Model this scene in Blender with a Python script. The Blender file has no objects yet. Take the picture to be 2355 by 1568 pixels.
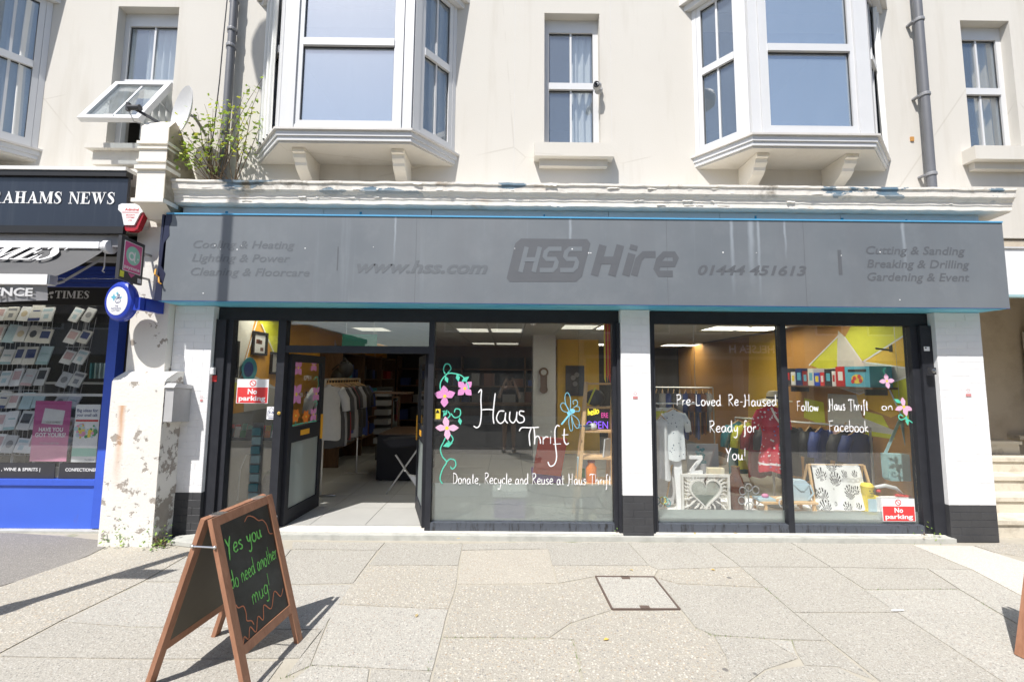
import bpy, bmesh, math, random
from mathutils import Vector, Matrix
random.seed(7)
SC = bpy.context.scene
COL = SC.collection
R = math.radians

# ------------------------------------------------------------------ camera
LENS_PX, IMG_W, IMG_H = 954.4, 2355.0, 1568.0
CAM_D, CAM_H = 4.58, 1.68
PITCH, YAW, ROLL = R(4.9), R(0.3), R(0.48)
FW = Vector((math.sin(YAW)*math.cos(PITCH), math.cos(YAW)*math.cos(PITCH), math.sin(PITCH)))
RT0 = Vector((math.cos(YAW), -math.sin(YAW), 0)); UP0 = RT0.cross(FW)
RT = RT0*math.cos(ROLL) + UP0*math.sin(ROLL); UP = -RT0*math.sin(ROLL) + UP0*math.cos(ROLL)
CAMPOS = Vector((0, -CAM_D, CAM_H))
cam_data = bpy.data.cameras.new('camera'); cam = bpy.data.objects.new('camera', cam_data); COL.objects.link(cam)
cam_data.sensor_width = 36; cam_data.lens = 36*LENS_PX/IMG_W; cam_data.clip_end = 500; cam_data.clip_start = 0.02
cam.matrix_world = Matrix(((RT.x, UP.x, -FW.x, 0), (RT.y, UP.y, -FW.y, -CAM_D), (RT.z, UP.z, -FW.z, CAM_H), (0, 0, 0, 1)))
SC.camera = cam

# ------------------------------------------------------------------ light
SUN_AZ, SUN_EL = R(31), R(57.5)
w = bpy.data.worlds.new('World'); SC.world = w; w.use_nodes = True
nt = w.node_tree; bg = nt.nodes['Background']; sk = nt.nodes.new('ShaderNodeTexSky')
sk.sky_type = 'NISHITA'; sk.sun_disc = False; sk.sun_elevation = SUN_EL; sk.sun_rotation = math.pi + SUN_AZ
sk.air_density = 1.0; sk.dust_density = 1.3; sk.ozone_density = 1.0
nt.links.new(sk.outputs[0], bg.inputs[0]); bg.inputs[1].default_value = 0.115
sl = bpy.data.lights.new('sun', 'SUN'); sl.energy = 4.9; sl.angle = R(0.53); sl.color = (1.0, .965, .92)
sun = bpy.data.objects.new('sun', sl); COL.objects.link(sun)
sdir = Vector((math.sin(SUN_AZ)*math.cos(SUN_EL), math.cos(SUN_AZ)*math.cos(SUN_EL), -math.sin(SUN_EL)))
sun.rotation_euler = sdir.to_track_quat('-Z', 'Y').to_euler(); sun.location = (-5, -9, 14)
SC.view_settings.view_transform = 'Standard'; SC.view_settings.look = 'None'
SC.view_settings.exposure = 0.4; SC.view_settings.gamma = 1; SC.view_settings.use_curve_mapping = False
cy = SC.cycles
cy.use_denoising = True; cy.max_bounces = 9; cy.diffuse_bounces = 5; cy.glossy_bounces = 4; cy.transmission_bounces = 6
cy.transparent_max_bounces = 24; cy.caustics_reflective = False; cy.caustics_refractive = False; cy.sample_clamp_indirect = 6

# ------------------------------------------------------------------ picture-to-place helpers (2355 px wide view of the photo)
def ray(x, y): return FW + RT*((x-IMG_W/2)/LENS_PX) - UP*((y-IMG_H/2)/LENS_PX)
def U(x, y, Y=0.):
    d = ray(x, y); t = (Y+CAM_D)/d.y; return CAMPOS + d*t
def G(x, y, z=0.):
    d = ray(x, y); t = (z-CAM_H)/d.z; return CAMPOS + d*t
def W(x, y, X):
    d = ray(x, y); t = X/d.x; return CAMPOS + d*t

# ------------------------------------------------------------------ objects
def tag(o, label=None, cat=None, group=None, kind=None):
    if label: o['label'] = label
    if cat: o['category'] = cat
    if group: o['group'] = group
    if kind: o['kind'] = kind
    return o
WLOC = {}
def wloc(o): return WLOC.get(o, Vector((0, 0, 0)))
def thing(name, loc, label, cat, group=None):
    o = bpy.data.objects.new(name, None); COL.objects.link(o); o.empty_display_size = .1
    o.location = loc; WLOC[o] = Vector(loc); return tag(o, label, cat, group)
def link(name, me, parent=None, at=(0, 0, 0)):
    o = bpy.data.objects.new(name, me); COL.objects.link(o); at = Vector(at)
    WLOC[o] = at
    if parent is not None:
        o.parent = parent; o.location = at - wloc(parent)
    else: o.location = at
    return o
MATS = {}
class MB:
    def __init__(s): s.v = []; s.f = []; s.m = []; s.mi = 0
    def add(s, vs, fs):
        n = len(s.v); s.v += [tuple(v) for v in vs]
        for f in fs: s.f.append([i+n for i in f]); s.m.append(s.mi)
        return s
    def box(s, x0, x1, y0, y1, z0, z1):
        vs = [(x0,y0,z0),(x1,y0,z0),(x1,y1,z0),(x0,y1,z0),(x0,y0,z1),(x1,y0,z1),(x1,y1,z1),(x0,y1,z1)]
        return s.add(vs, [(3,2,1,0),(4,5,6,7),(0,1,5,4),(1,2,6,5),(2,3,7,6),(3,0,4,7)])
    def chbox(s, x0, x1, y0, y1, z0, z1, c=.004):   # box with chamfered edges on the -Y face
        vs = [(x0,y1,z0),(x1,y1,z0),(x1,y1,z1),(x0,y1,z1),(x0,y0+c,z0),(x1,y0+c,z0),(x1,y0+c,z1),(x0,y0+c,z1),
              (x0+c,y0,z0+c),(x1-c,y0,z0+c),(x1-c,y0,z1-c),(x0+c,y0,z1-c)]
        return s.add(vs, [(0,4,5,1),(1,5,6,2),(2,6,7,3),(3,7,4,0),(4,8,9,5),(5,9,10,6),(6,10,11,7),(7,11,8,4),(8,11,10,9),(0,1,2,3)])
    def obox(s, c, a, b, d):   # centre and three half-axis vectors
        c, a, b, d = map(Vector, (c, a, b, d)); vs = []
        for k in (-1, 1):
            for i, j in ((-1,-1),(1,-1),(1,1),(-1,1)): vs.append(c + a*i + b*j + d*k)
        fl = a.cross(b).dot(d) < 0
        fs = [(3,2,1,0),(4,5,6,7),(0,1,5,4),(1,2,6,5),(2,3,7,6),(3,0,4,7)]
        return s.add(vs, [tuple(reversed(f)) for f in fs] if fl else fs)
    def bar(s, p, q, wd, dp, up=(0, 0, 1)):   # bar p to q; wd across, dp along 'up'-ish
        p, q = Vector(p), Vector(q); d = q-p; n = d.normalized(); u = Vector(up)
        if abs(n.dot(u.normalized())) > .97: u = Vector((0, 1, 0))
        sdv = n.cross(u).normalized(); u2 = sdv.cross(n)
        return s.obox((p+q)/2, d/2, sdv*wd/2, u2*dp/2)
    def prism(s, pts, vec):
        pts = [Vector(p) for p in pts]; vec = Vector(vec); n = len(pts)
        nrm = Vector((0, 0, 0))
        for i in range(n): nrm += pts[i].cross(pts[(i+1) % n])
        vs = pts + [p+vec for p in pts]
        if nrm.dot(vec) > 0: f0, f1 = list(range(n-1, -1, -1)), list(range(n, 2*n))
        else: f0, f1 = list(range(n)), list(range(2*n-1, n-1, -1))
        fs = [f0, f1]
        for i in range(n):
            j = (i+1) % n
            fs.append((i, j, n+j, n+i) if nrm.dot(vec) > 0 else (j, i, n+i, n+j))
        return s.add(vs, fs)
    def poly(s, pts): return s.add(pts, [list(range(len(pts)))])
    def tube(s, pts, r, n=8, caps=True, closed=False):
        pts = [Vector(p) for p in pts]; m = len(pts); rs = r if isinstance(r, (list, tuple)) else [r]*m
        rings = []; up = None
        for i in range(m):
            a = pts[i-1] if (i > 0 or closed) else pts[i]; b = pts[(i+1) % m] if (i < m-1 or closed) else pts[i]
            t = (b-a); t = t.normalized() if t.length > 1e-9 else Vector((0, 0, 1))
            if up is None: up = Vector((0, 0, 1)) if abs(t.z) < .9 else Vector((1, 0, 0))
            sd = t.cross(up)
            if sd.length < 1e-6: sd = t.cross(Vector((0, 1, 0)))
            sd.normalize(); up = sd.cross(t).normalized()
            rings.append([pts[i] + (sd*math.cos(2*math.pi*k/n) + up*math.sin(2*math.pi*k/n))*rs[i] for k in range(n)])
        base = [v for g in rings for v in g]; fs = []
        for i in range(m if closed else m-1):
            a, b = i*n, ((i+1) % m)*n
            for k in range(n): fs.append((a+k, a+(k+1) % n, b+(k+1) % n, b+k))
        if caps and not closed: fs.append(list(range(n-1, -1, -1))); fs.append(list(range((m-1)*n, m*n)))
        return s.add(base, fs)
    def lathe(s, prof, c, n=20, axis='Z', sc=(1, 1)):
        vs = []; fs = []; m = len(prof); c = Vector(c)
        for (r, h) in prof:
            for k in range(n):
                a = 2*math.pi*k/n; x, y = r*math.cos(a)*sc[0], r*math.sin(a)*sc[1]
                vs.append(c + (Vector((x, y, h)) if axis == 'Z' else Vector((x, -h, y)) if axis == 'Y' else Vector((h, x, y))))
        for i in range(m-1):
            for k in range(n): fs.append((i*n+k, i*n+(k+1) % n, (i+1)*n+(k+1) % n, (i+1)*n+k))
        fs.append(list(range(n-1, -1, -1))); fs.append(list(range((m-1)*n, m*n)))
        return s.add(vs, fs)
    def ell(s, c, rx, ry, rz, n=14, m=9, jit=0, rnd=random):
        vs = []; fs = []; c = Vector(c)
        for i in range(m+1):
            t = math.pi*i/m
            for k in range(n):
                a = 2*math.pi*k/n; q = 1 + rnd.uniform(-jit, jit)
                vs.append(c + Vector((rx*math.sin(t)*math.cos(a), ry*math.sin(t)*math.sin(a), rz*math.cos(t)))*q)
        for i in range(m):
            for k in range(n): fs.append((i*n+k, (i+1)*n+k, (i+1)*n+(k+1) % n, i*n+(k+1) % n))
        return s.add(vs, fs)
    def mesh(s, name, mats, smooth=False):
        me = bpy.data.meshes.new(name); me.from_pydata(s.v, [], s.f)
        if not isinstance(mats, (list, tuple)): mats = [mats]
        for m in mats: me.materials.append(MATS[m] if isinstance(m, str) else m)
        if len(mats) > 1: me.polygons.foreach_set('material_index', s.m)
        if smooth:
            me.polygons.foreach_set('use_smooth', [True]*len(me.polygons))
            if smooth is not True: me.set_sharp_from_angle(angle=R(smooth))
        me.update(); return me
    def build(s, name, mats, parent=None, smooth=False): return link(name, s.mesh(name, mats, smooth), parent)
def box(name, mat, parent, *a): return MB().box(*a).build(name, mat, parent)

# ------------------------------------------------------------------ materials
class NT:
    def __init__(s, name):
        s.m = bpy.data.materials.new(name); s.m.use_nodes = True; s.t = s.m.node_tree; s.b = s.t.nodes['Principled BSDF']
        s.out = s.t.nodes['Material Output']; s.geo = s.t.nodes.new('ShaderNodeNewGeometry'); s.pos = s.geo.outputs['Position']
        MATS[name] = s.m
    def n(s, typ, **kw):
        nd = s.t.nodes.new('ShaderNode'+typ)
        for k, v in kw.items():
            if k in nd.inputs: s.set(nd.inputs[k], v)
            else: setattr(nd, k, v)
        return nd
    def set(s, sock, v):
        if isinstance(v, bpy.types.NodeSocket): s.t.links.new(v, sock)
        elif isinstance(v, (tuple, list)) and len(v) == 3 and sock.type == 'RGBA': sock.default_value = (*v, 1)
        else: sock.default_value = v
    def scaled(s, v): 
        nd = s.n('VectorMath', operation='MULTIPLY'); s.set(nd.inputs[0], s.pos); nd.inputs[1].default_value = v; return nd.outputs[0]
    def noise(s, scale, detail=3, rough=.55, vec=None, dist=0):
        nd = s.n('TexNoise', Scale=scale, Detail=detail, Roughness=rough, Distortion=dist); s.set(nd.inputs['Vector'], vec or s.pos); return nd.outputs['Fac']
    def vor(s, scale, out='Color', vec=None, feature='F1'):
        nd = s.n('TexVoronoi', Scale=scale, feature=feature); s.set(nd.inputs['Vector'], vec or s.pos); return nd.outputs[out]
    def ramp(s, fac, stops, interp='LINEAR'):
        nd = s.n('ValToRGB'); s.set(nd.inputs[0], fac); cr = nd.color_ramp; cr.interpolation = interp
        while len(cr.elements) < len(stops): cr.elements.new(.5)
        for e, (p, c) in zip(cr.elements, stops): e.position = p; e.color = (*c, 1) if isinstance(c, (tuple, list)) else (c, c, c, 1)
        return nd.outputs[0]
    def mix(s, fac, a, b, bt='MIX'):
        nd = s.n('Mix', data_type='RGBA', blend_type=bt); s.set(nd.inputs[0], fac); s.set(nd.inputs[6], a); s.set(nd.inputs[7], b); return nd.outputs[2]
    def math(s, op, a, b=0.):
        nd = s.n('Math', operation=op); s.set(nd.inputs[0], a); s.set(nd.inputs[1], b); return nd.outputs[0]
    def bump(s, h, strength=.3, dist=.01):
        nd = s.n('Bump', Strength=strength, Distance=dist); s.set(nd.inputs['Height'], h); s.t.links.new(nd.outputs[0], s.b.inputs['Normal'])
    def xyz(s):
        nd = s.n('SeparateXYZ'); s.set(nd.inputs[0], s.pos); return nd.outputs
    def fin(s, col=None, rough=.6, metal=0, spec=.5):
        if col is not None: s.set(s.b.inputs['Base Color'], col)
        s.set(s.b.inputs['Roughness'], rough); s.b.inputs['Metallic'].default_value = metal
        s.b.inputs['Specular IOR Level'].default_value = spec; return s.m
def pl(name, col, rough=.55, var=.12, scale=14, metal=0, spec=.45, bump=0, bscale=120):   # plain surface with slight variation
    t = NT(name); n = t.noise(scale, 4, .6)
    c = t.mix(n, tuple(v*(1-var) for v in col), tuple(min(1, v*(1+var)) for v in col))
    if bump: t.bump(t.noise(bscale, 3), bump, .004)
    return t.fin(c, t.math('MULTIPLY_ADD', n, .15) if False else rough, metal, spec)
def emis(name, col, st):
    t = NT(name); t.set(t.b.inputs['Base Color'], col); t.set(t.b.inputs['Emission Color'], col); t.b.inputs['Emission Strength'].default_value = st; return t.m
def glass(name, f0=.06, tint=(.93, .96, .95), rough=0.0, dirt_or_haze=.0, dirt_haze_col=(.6, .62, .62), wave=0.0, even=.25):
    t = NT(name); tr = t.n('BsdfTransparent', Color=tint); gl = t.n('BsdfGlossy', Color=(1, 1, 1), Roughness=rough)
    if wave:
        bp = t.n('Bump', Strength=wave, Distance=.02); t.set(bp.inputs['Height'], t.noise(1.3, 1)); t.t.links.new(bp.outputs[0], gl.inputs['Normal'])
    lw = t.n('LayerWeight', Blend=.5); p5 = t.math('POWER', lw.outputs['Facing'], 5.0)
    fac = t.math('ADD', t.math('MULTIPLY', p5, 1-f0), f0)
    mx = t.n('MixShader'); t.set(mx.inputs[0], fac); t.t.links.new(tr.outputs[0], mx.inputs[1]); t.t.links.new(gl.outputs[0], mx.inputs[2]); last = mx
    if dirt_or_haze:
        df = t.n('BsdfDiffuse', Color=dirt_haze_col); m2 = t.n('MixShader'); v = t.scaled((9, 9, 1.2))
        t.set(m2.inputs[0], t.math('MULTIPLY', t.ramp(t.noise(1, 5, .7, v), [(.35, even), (.8, 1.)]), dirt_or_haze))
        t.t.links.new(mx.outputs[0], m2.inputs[1]); t.t.links.new(df.outputs[0], m2.inputs[2]); last = m2
    t.t.links.new(last.outputs[0], t.out.inputs['Surface']); return t.m

# walls
def _cream():
    t = NT('render_cream'); n = t.noise(.9, 5, .6); n2 = t.noise(1, 4, .65, t.scaled((3.2, 3.2, .35)))
    c = t.mix(n, (.605, .575, .518), (.66, .635, .585)); c = t.mix(t.ramp(n2, [(.54, 0.), (.76, .5)]), c, (.49, .45, .38))
    c = t.mix(t.ramp(t.vor(.9, 'Distance'), [(0, .35), (.012, 0.)]), c, (.4, .35, .28))
    ck = t.math('MULTIPLY', t.ramp(t.vor(.42, 'Distance', t.n('VectorMath', operation='ADD').outputs[0] if False else None, 'DISTANCE_TO_EDGE'), [(0, .3), (.003, 0.)]), t.ramp(t.noise(.8, 3), [(.5, 0.), (.56, 1.)])); c = t.mix(ck, c, (.33, .29, .23))
    t.bump(t.noise(60, 4, .7), .25, .006); t.fin(c, .85, spec=.2)
_cream()
def _pilaster():
    t = NT('worn_pilaster'); x, y, z = t.xyz(); n = t.noise(6, 7, .68); nx = t.n('SeparateXYZ'); t.set(nx.inputs[0], t.geo.outputs['Normal'])
    side = t.math('MULTIPLY', t.math('GREATER_THAN', nx.outputs[0], .5), .07); low = t.n('MapRange'); t.set(low.inputs[0], z); low.inputs[1].default_value = 1.2; low.inputs[2].default_value = 0.; low.inputs[3].default_value = 0.; low.inputs[4].default_value = .035
    v = t.math('ADD', t.math('ADD', n, side), low.outputs[0])
    c = t.mix(t.noise(2.5, 4), (.74, .715, .66), (.80, .775, .72)); c = t.mix(t.ramp(v, [(.606, 0.), (.618, 1.)]), c, t.mix(t.noise(14, 4), (.30, .27, .235), (.46, .41, .36)))
    dx = t.math('ABSOLUTE', t.math('ADD', t.math('SUBTRACT', x, -3.875), t.math('MULTIPLY', t.math('SUBTRACT', t.noise(5, 4), .5), .06))); st = t.ramp(t.math('DIVIDE', dx, .05), [(.1, 1.), (1., 0.)]); zz = t.n('MapRange'); t.set(zz.inputs[0], z); zz.inputs[1].default_value = .45; zz.inputs[2].default_value = 1.3
    zc = t.math('MULTIPLY', zz.outputs[0], t.math('LESS_THAN', z, 1.36)); c = t.mix(t.math('MULTIPLY', t.math('MULTIPLY', st, zc), .75), c, (.55, .25, .08))
    t.bump(t.math('ADD', t.noise(45, 5, .7), t.math('MULTIPLY', t.ramp(v, [(.60, 1.), (.62, 0.)]), 1.5)), .5, .01); t.fin(c, .85, spec=.2)
_pilaster()
def _stain(name, base, dirt_or_haze, lo, hi, scale=2.2, bump=.35):
    t = NT(name); n = t.noise(scale, 7, .68); c = t.mix(t.ramp(n, [(lo, 0.), (hi, 1.)]), base, dirt_or_haze)
    t.bump(t.noise(45, 5, .7), bump, .008); t.fin(c, .85, spec=.2)
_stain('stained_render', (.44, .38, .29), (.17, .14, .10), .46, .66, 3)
_stain('old_white_render', (.76, .735, .68), (.33, .29, .25), .60, .625, 7)
_stain('console_paint', (.82, .78, .70), (.5, .44, .35), .62, .8, 4)
_stain('beige_wall', (.56, .49, .39), (.43, .36, .27), .45, .75, 2.5)
_stain('step_stone', (.62, .57, .47), (.38, .33, .26), .5, .75, 6)
def _cornice():
    t = NT('cornice_paint'); v = t.scaled((1, 1, 2.2)); n = t.noise(2.1, 8, .62, v, .3); z = t.xyz()[2]
    c = t.mix(t.noise(3), (.76, .72, .65), (.82, .79, .73))
    up = t.ramp(z, [(0, 0.), (1, 1.)])
    hz = t.n('MapRange'); t.set(hz.inputs[0], z); hz.inputs[1].default_value = 3.54; hz.inputs[2].default_value = 3.62; top = hz.outputs[0]
    pk = t.math('MULTIPLY', t.ramp(t.noise(1.1, 8, .6, t.scaled((1, 1, 3))), [(.60, 0.), (.608, 1.)]), top)
    c = t.mix(pk, c, t.mix(t.noise(11), (.10, .20, .30), (.24, .30, .34)))
    mould = t.math('MULTIPLY', t.ramp(t.noise(1.7, 7, .7, t.scaled((1.2, 1.2, 1.5))), [(.55, 0.), (.68, .85)]), top)
    c = t.mix(mould, c, (.13, .10, .055)); c = t.mix(t.ramp(n, [(.63, 0.), (.72, .55)]), c, (.42, .27, .14))
    t.bump(t.noise(26, 6, .7), .5, .012); t.fin(c, .75, spec=.25)
_cornice()
def _brickpaint(name, c0, c1, rough):
    t = NT(name); n = t.noise(7, 5, .6); c = t.mix(n, c0, c1)
    lo_ = t.n('MapRange'); t.set(lo_.inputs[0], t.xyz()[2]); lo_.inputs[1].default_value = .95; lo_.inputs[2].default_value = .0; c = t.mix(t.math('MULTIPLY', t.math('MULTIPLY', lo_.outputs[0], t.ramp(t.noise(4, 6, .7), [(.4, 0.), (.7, 1.)])), .5 if c0[0] > .2 else .06), c, (.26, .24, .21)); c = t.mix(t.ramp(t.noise(16, 6, .7), [(.66, 0.), (.72, .6)]), c, (.35, .33, .31)); t.bump(t.noise(70, 4), .25, .004); t.fin(c, rough, spec=.4)
_brickpaint('white_brick', (.76, .76, .76), (.84, .84, .84), .55)
_brickpaint('dark_brick', (.035, .036, .04), (.06, .061, .065), .5)
pl('black_mortar', (.02, .02, .022), .7); pl('white_mortar', (.66, .66, .66), .7)
def _fascia():
    t = NT('fascia_grey'); st = t.noise(1, 5, .7, t.scaled((5, 5, .25))); n = t.noise(.7, 4)
    c = t.mix(t.ramp(n, [(.3, 0.), (.7, 1.)]), (.138, .156, .174), (.185, .203, .219)); c = t.mix(t.ramp(t.noise(3.2, 6, .7), [(.5, 0.), (.72, .35)]), c, (.22, .236, .252)); c = t.mix(t.ramp(t.noise(1, 6, .75, t.scaled((30, 30, 1.6))), [(.58, 0.), (.8, .25)]), c, (.12, .125, .135)); c = t.mix(t.ramp(st, [(.6, 0.), (.8, .45)]), c, (.26, .29, .32))
    c = t.mix(t.ramp(t.noise(1, 3, .6, t.scaled((2.6, 2.6, .08))), [(.35, .35), (.5, 0.)]), c, (.155, .165, .18))
    x_ = t.xyz()[0]; z_ = t.xyz()[2]
    for x0, wd_, zl in ((2.30, .012, 2.5), (2.50, .02, 2.6), (2.58, .010, 2.45), (2.86, .008, 2.9), (.62, .010, 2.7), (-1.2, .007, 2.8), (4.1, .012, 2.75)):
        dx = t.math('ABSOLUTE', t.math('SUBTRACT', t.math('ADD', x_, t.math('MULTIPLY', t.noise(6, 3), .03)), x0+.015)); near = t.ramp(t.math('DIVIDE', dx, wd_*2), [(.2, 1.), (1., 0.)]); zz = t.n('MapRange'); t.set(zz.inputs[0], z_); zz.inputs[1].default_value = zl; zz.inputs[2].default_value = 3.2
        c = t.mix(t.math('MULTIPLY', t.math('MULTIPLY', near, zz.outputs[0]), .6), c, (.36, .40, .44))
    t.bump(t.noise(2.5, 3), .08, .02); t.fin(c, .5, spec=.4)
_fascia()
pl('ghost_letter', (.112, .119, .13), .5, .10, 6); pl('fascia_letter_light', (.162, .18, .197), .5, .05)
pl('blue_trim', (.10, .36, .60), .4, .1); pl('navy_peel', (.018, .022, .055), .5)
def _soffit():
    t = NT('soffit_blue'); n = t.noise(1, 3, .5, t.scaled((.9, 3, 1))); t.fin(t.mix(t.ramp(n, [(.35, 0.), (.7, 1.)]), (.09, .45, .74), (.24, .64, .74)), .4)
_soffit()
pl('board_white', (.70, .70, .68), .7, .08, 5); pl('cyan_paint', (.05, .3, .45), .5)
pl('upvc', (.66, .665, .67), .35, .05, 4); pl('upvc_dirty', (.62, .60, .57), .5, .2, 6); pl('seal_dark', (.06, .06, .06), .6)
pl('pipe_grey', (.15, .155, .17), .45, .15, 5); pl('pipe_clip', (.26, .265, .28), .5)
def _frame():
    t = NT('frame_black'); n = t.noise(9, 5, .7); c = t.mix(n, (.016, .017, .021), (.036, .038, .046))
    c = t.mix(t.ramp(t.noise(38, 4, .75), [(.71, 0.), (.75, .6)]), c, (.35, .32, .26)); t.fin(c, t.math('ADD', t.math('MULTIPLY', n, .3), .4), spec=.25)
_frame()
def _sillm():
    t = NT('frame_sill'); n = t.noise(1, 5, .75, t.scaled((26, 26, 5))); c = t.mix(t.ramp(n, [(.52, 0.), (.66, 1.)]), (.075, .085, .105), (.02, .02, .022)); t.fin(c, .45)
_sillm()
glass('news_glass', .07, (.97, .98, .98), dirt_or_haze=.02); glass('shop_glass', .075, (.97, .98, .975), dirt_or_haze=.026); glass('flat_glass', .16, (.93, .95, .96), dirt_or_haze=.10, dirt_haze_col=(.56, .70, .86), wave=.02, even=.7); glass('upper_glass', .48, (.88, .92, .95), dirt_or_haze=.24, dirt_haze_col=(.56, .70, .86), wave=.02, even=.8)  # pale blue diffuse layer paints sky reflection into the upper and flat panes
glass('dusty_glass', .16, (.85, .9, .93), dirt_or_haze=.22, dirt_haze_col=(.62, .66, .68))
def _frost():
    t = NT('frosted_film'); rf = t.n('BsdfRefraction', Color=(.85, .9, .88), Roughness=.42, IOR=1.06); df = t.n('BsdfDiffuse', Color=(.52, .58, .57)); tl = t.n('BsdfTranslucent', Color=(.8, .85, .84))
    m1 = t.n('MixShader'); m1.inputs[0].default_value = .42; t.t.links.new(rf.outputs[0], m1.inputs[1]); t.t.links.new(df.outputs[0], m1.inputs[2])
    m2 = t.n('MixShader'); m2.inputs[0].default_value = .15; t.t.links.new(m1.outputs[0], m2.inputs[1]); t.t.links.new(tl.outputs[0], m2.inputs[2]); t.t.links.new(m2.outputs[0], t.out.inputs['Surface'])
_frost()
# ground
def _slab(name, base, chips, scale, amt, bumps=.5):
    t = NT(name); v = t.vor(scale, 'Color'); d = t.vor(scale, 'Distance'); hs = t.n('SeparateColor'); t.set(hs.inputs[0], v)
    chipc = t.ramp(hs.outputs[0], [(i/(len(chips)-1), c) for i, c in enumerate(chips)], 'CONSTANT')
    show = t.math('MULTIPLY', t.ramp(hs.outputs[1], [(1-amt, 0.), (1-amt+.02, 1.)]), t.ramp(d, [(.30, 1.), (.42, 0.)]))
    rnd = t.n('ObjectInfo').outputs['Random']
    b = t.mix(t.noise(2.2, 5, .65), tuple(x*.86 for x in base), tuple(x*1.08 for x in base))
    b = t.mix(t.math('MULTIPLY', rnd, .28), b, tuple(x*.72 for x in base))
    b = t.mix(t.ramp(t.noise(160, 2), [(.38, .55), (.58, 0.)]), b, tuple(x*.5 for x in base)); b = t.mix(t.ramp(t.noise(120, 2, .5, t.scaled((1.1, 1.07, 1))), [(.56, 0.), (.68, .4)]), b, tuple(min(1, x*1.5) for x in base))
    b = t.mix(show, b, chipc)
    b = t.mix(t.ramp(t.noise(.8, 6, .7), [(.55, 0.), (.75, .28)]), b, tuple(x*.6 for x in base))
    b = t.mix(t.ramp(t.noise(26, 4, .75), [(.32, .42), (.55, 0.)]), b, tuple(x*.62 for x in base)); b = t.mix(t.ramp(t.noise(70, 3, .7), [(.50, 0.), (.72, .5)]), b, tuple(min(1, x*1.35) for x in base))
    gum = t.ramp(t.vor(2.3, 'Distance'), [(.035, .8), (.05, 0.)]); b = t.mix(gum, b, (.13, .125, .12))
    t.bump(t.math('ADD', t.noise(150, 3, .7), t.math('MULTIPLY', d, -.8)), bumps, .006); t.fin(b, .9, spec=.15)
_slab('slab_grey', (.435, .413, .366), [(.22, .215, .2), (.5, .485, .45), (.32, .29, .25), (.55, .54, .52)], 75, .6)
_slab('slab_grey_light', (.455, .436, .392), [(.24, .23, .22), (.55, .53, .48), (.36, .3, .25), (.58, .57, .55)], 72, .55)
_slab('slab_warm', (.455, .425, .367), [(.34, .27, .20), (.60, .56, .48), (.25, .245, .24), (.48, .40, .30), (.62, .59, .53), (.37, .29, .21)], 62, .62, .7)
_slab('slab_sand', (.475, .44, .378), [(.4, .3, .2), (.6, .54, .44), (.38, .33, .28)], 75, .22)
_slab('concrete_pale', (.60, .57, .515), [(.5, .47, .42), (.65, .62, .57)], 120, .3, .25)
_slab('asphalt', (.27, .255, .235), [(.2, .19, .18), (.38, .36, .33), (.3, .26, .22)], 90, .5)
_slab('road_asphalt', (.075, .074, .072), [(.05, .05, .05), (.13, .125, .12)], 90, .4)
def _joint():
    t = NT('joint_dirt'); n = t.noise(3.5, 6, .7); c = t.mix(n, (.33, .30, .245), (.47, .44, .375)); c = t.mix(t.ramp(t.noise(2.1, 4), [(.62, 0.), (.72, .7)]), c, (.13, .17, .06)); t.bump(t.noise(90, 4), .6, .008); t.fin(c, .95, spec=.1)
_joint()
_stain('threshold_stone', (.66, .64, .58), (.46, .45, .41), .5, .75, 5, .2); _stain('threshold_front', (.48, .48, .44), (.36, .36, .33), .45, .7, 6, .2)
pl('shop_floor', (.44, .435, .41), .35, .12, 3); pl('joint_dark', (.16, .15, .14), .8); pl('kerb', (.4, .38, .35), .85, .15, 9)
# small stuff
def _wood(name, c0, c1, sc=(3, 3, 30), rough=.5):
    t = NT(name); n = t.noise(1, 6, .65, t.scaled(sc), 1.2); t.bump(n, .12, .004); w_ = t.noise(9, 6, .75); t.fin(t.mix(t.ramp(w_, [(.6, 0.), (.74, .45)]), t.mix(t.ramp(n, [(.3, 0.), (.7, 1.)]), c0, c1), tuple(x*.5 for x in c0)), rough)
_wood('aboard_wood', (.27, .125, .07), (.40, .20, .12), (22, 22, 5)); _wood('pale_wood', (.62, .38, .18), (.75, .51, .27), (18, 18, 3)); _wood('dark_wood', (.08, .045, .025), (.16, .09, .05), (18, 18, 3))
def _chalk():
    t = NT('chalkboard'); n = t.noise(3, 6, .7); t.fin(t.mix(t.ramp(n, [(.4, 0.), (.8, 1.)]), (.012, .014, .014), (.06, .066, .066)), .38)
_chalk()
def _dust(name, c):
    t = NT(name); n = t.noise(130, 4, .7); t.fin(t.mix(t.ramp(n, [(.3, .0), (.6, 1.)]), tuple(x*.7 for x in c), c), .9, spec=.1)
_dust('chalk_green', (.25, .72, .18)); _dust('chalk_orange', (.62, .25, .14)); _dust('paint_white', (.9, .9, .9)); _dust('paint_pink', (.75, .32, .62)); _dust('paint_pale_pink', (.85, .5, .68)); _dust('paint_mint', (.12, .62, .45)); _dust('paint_orange', (.85, .25, .05)); _dust('paint_sky', (.25, .68, .85))
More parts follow.
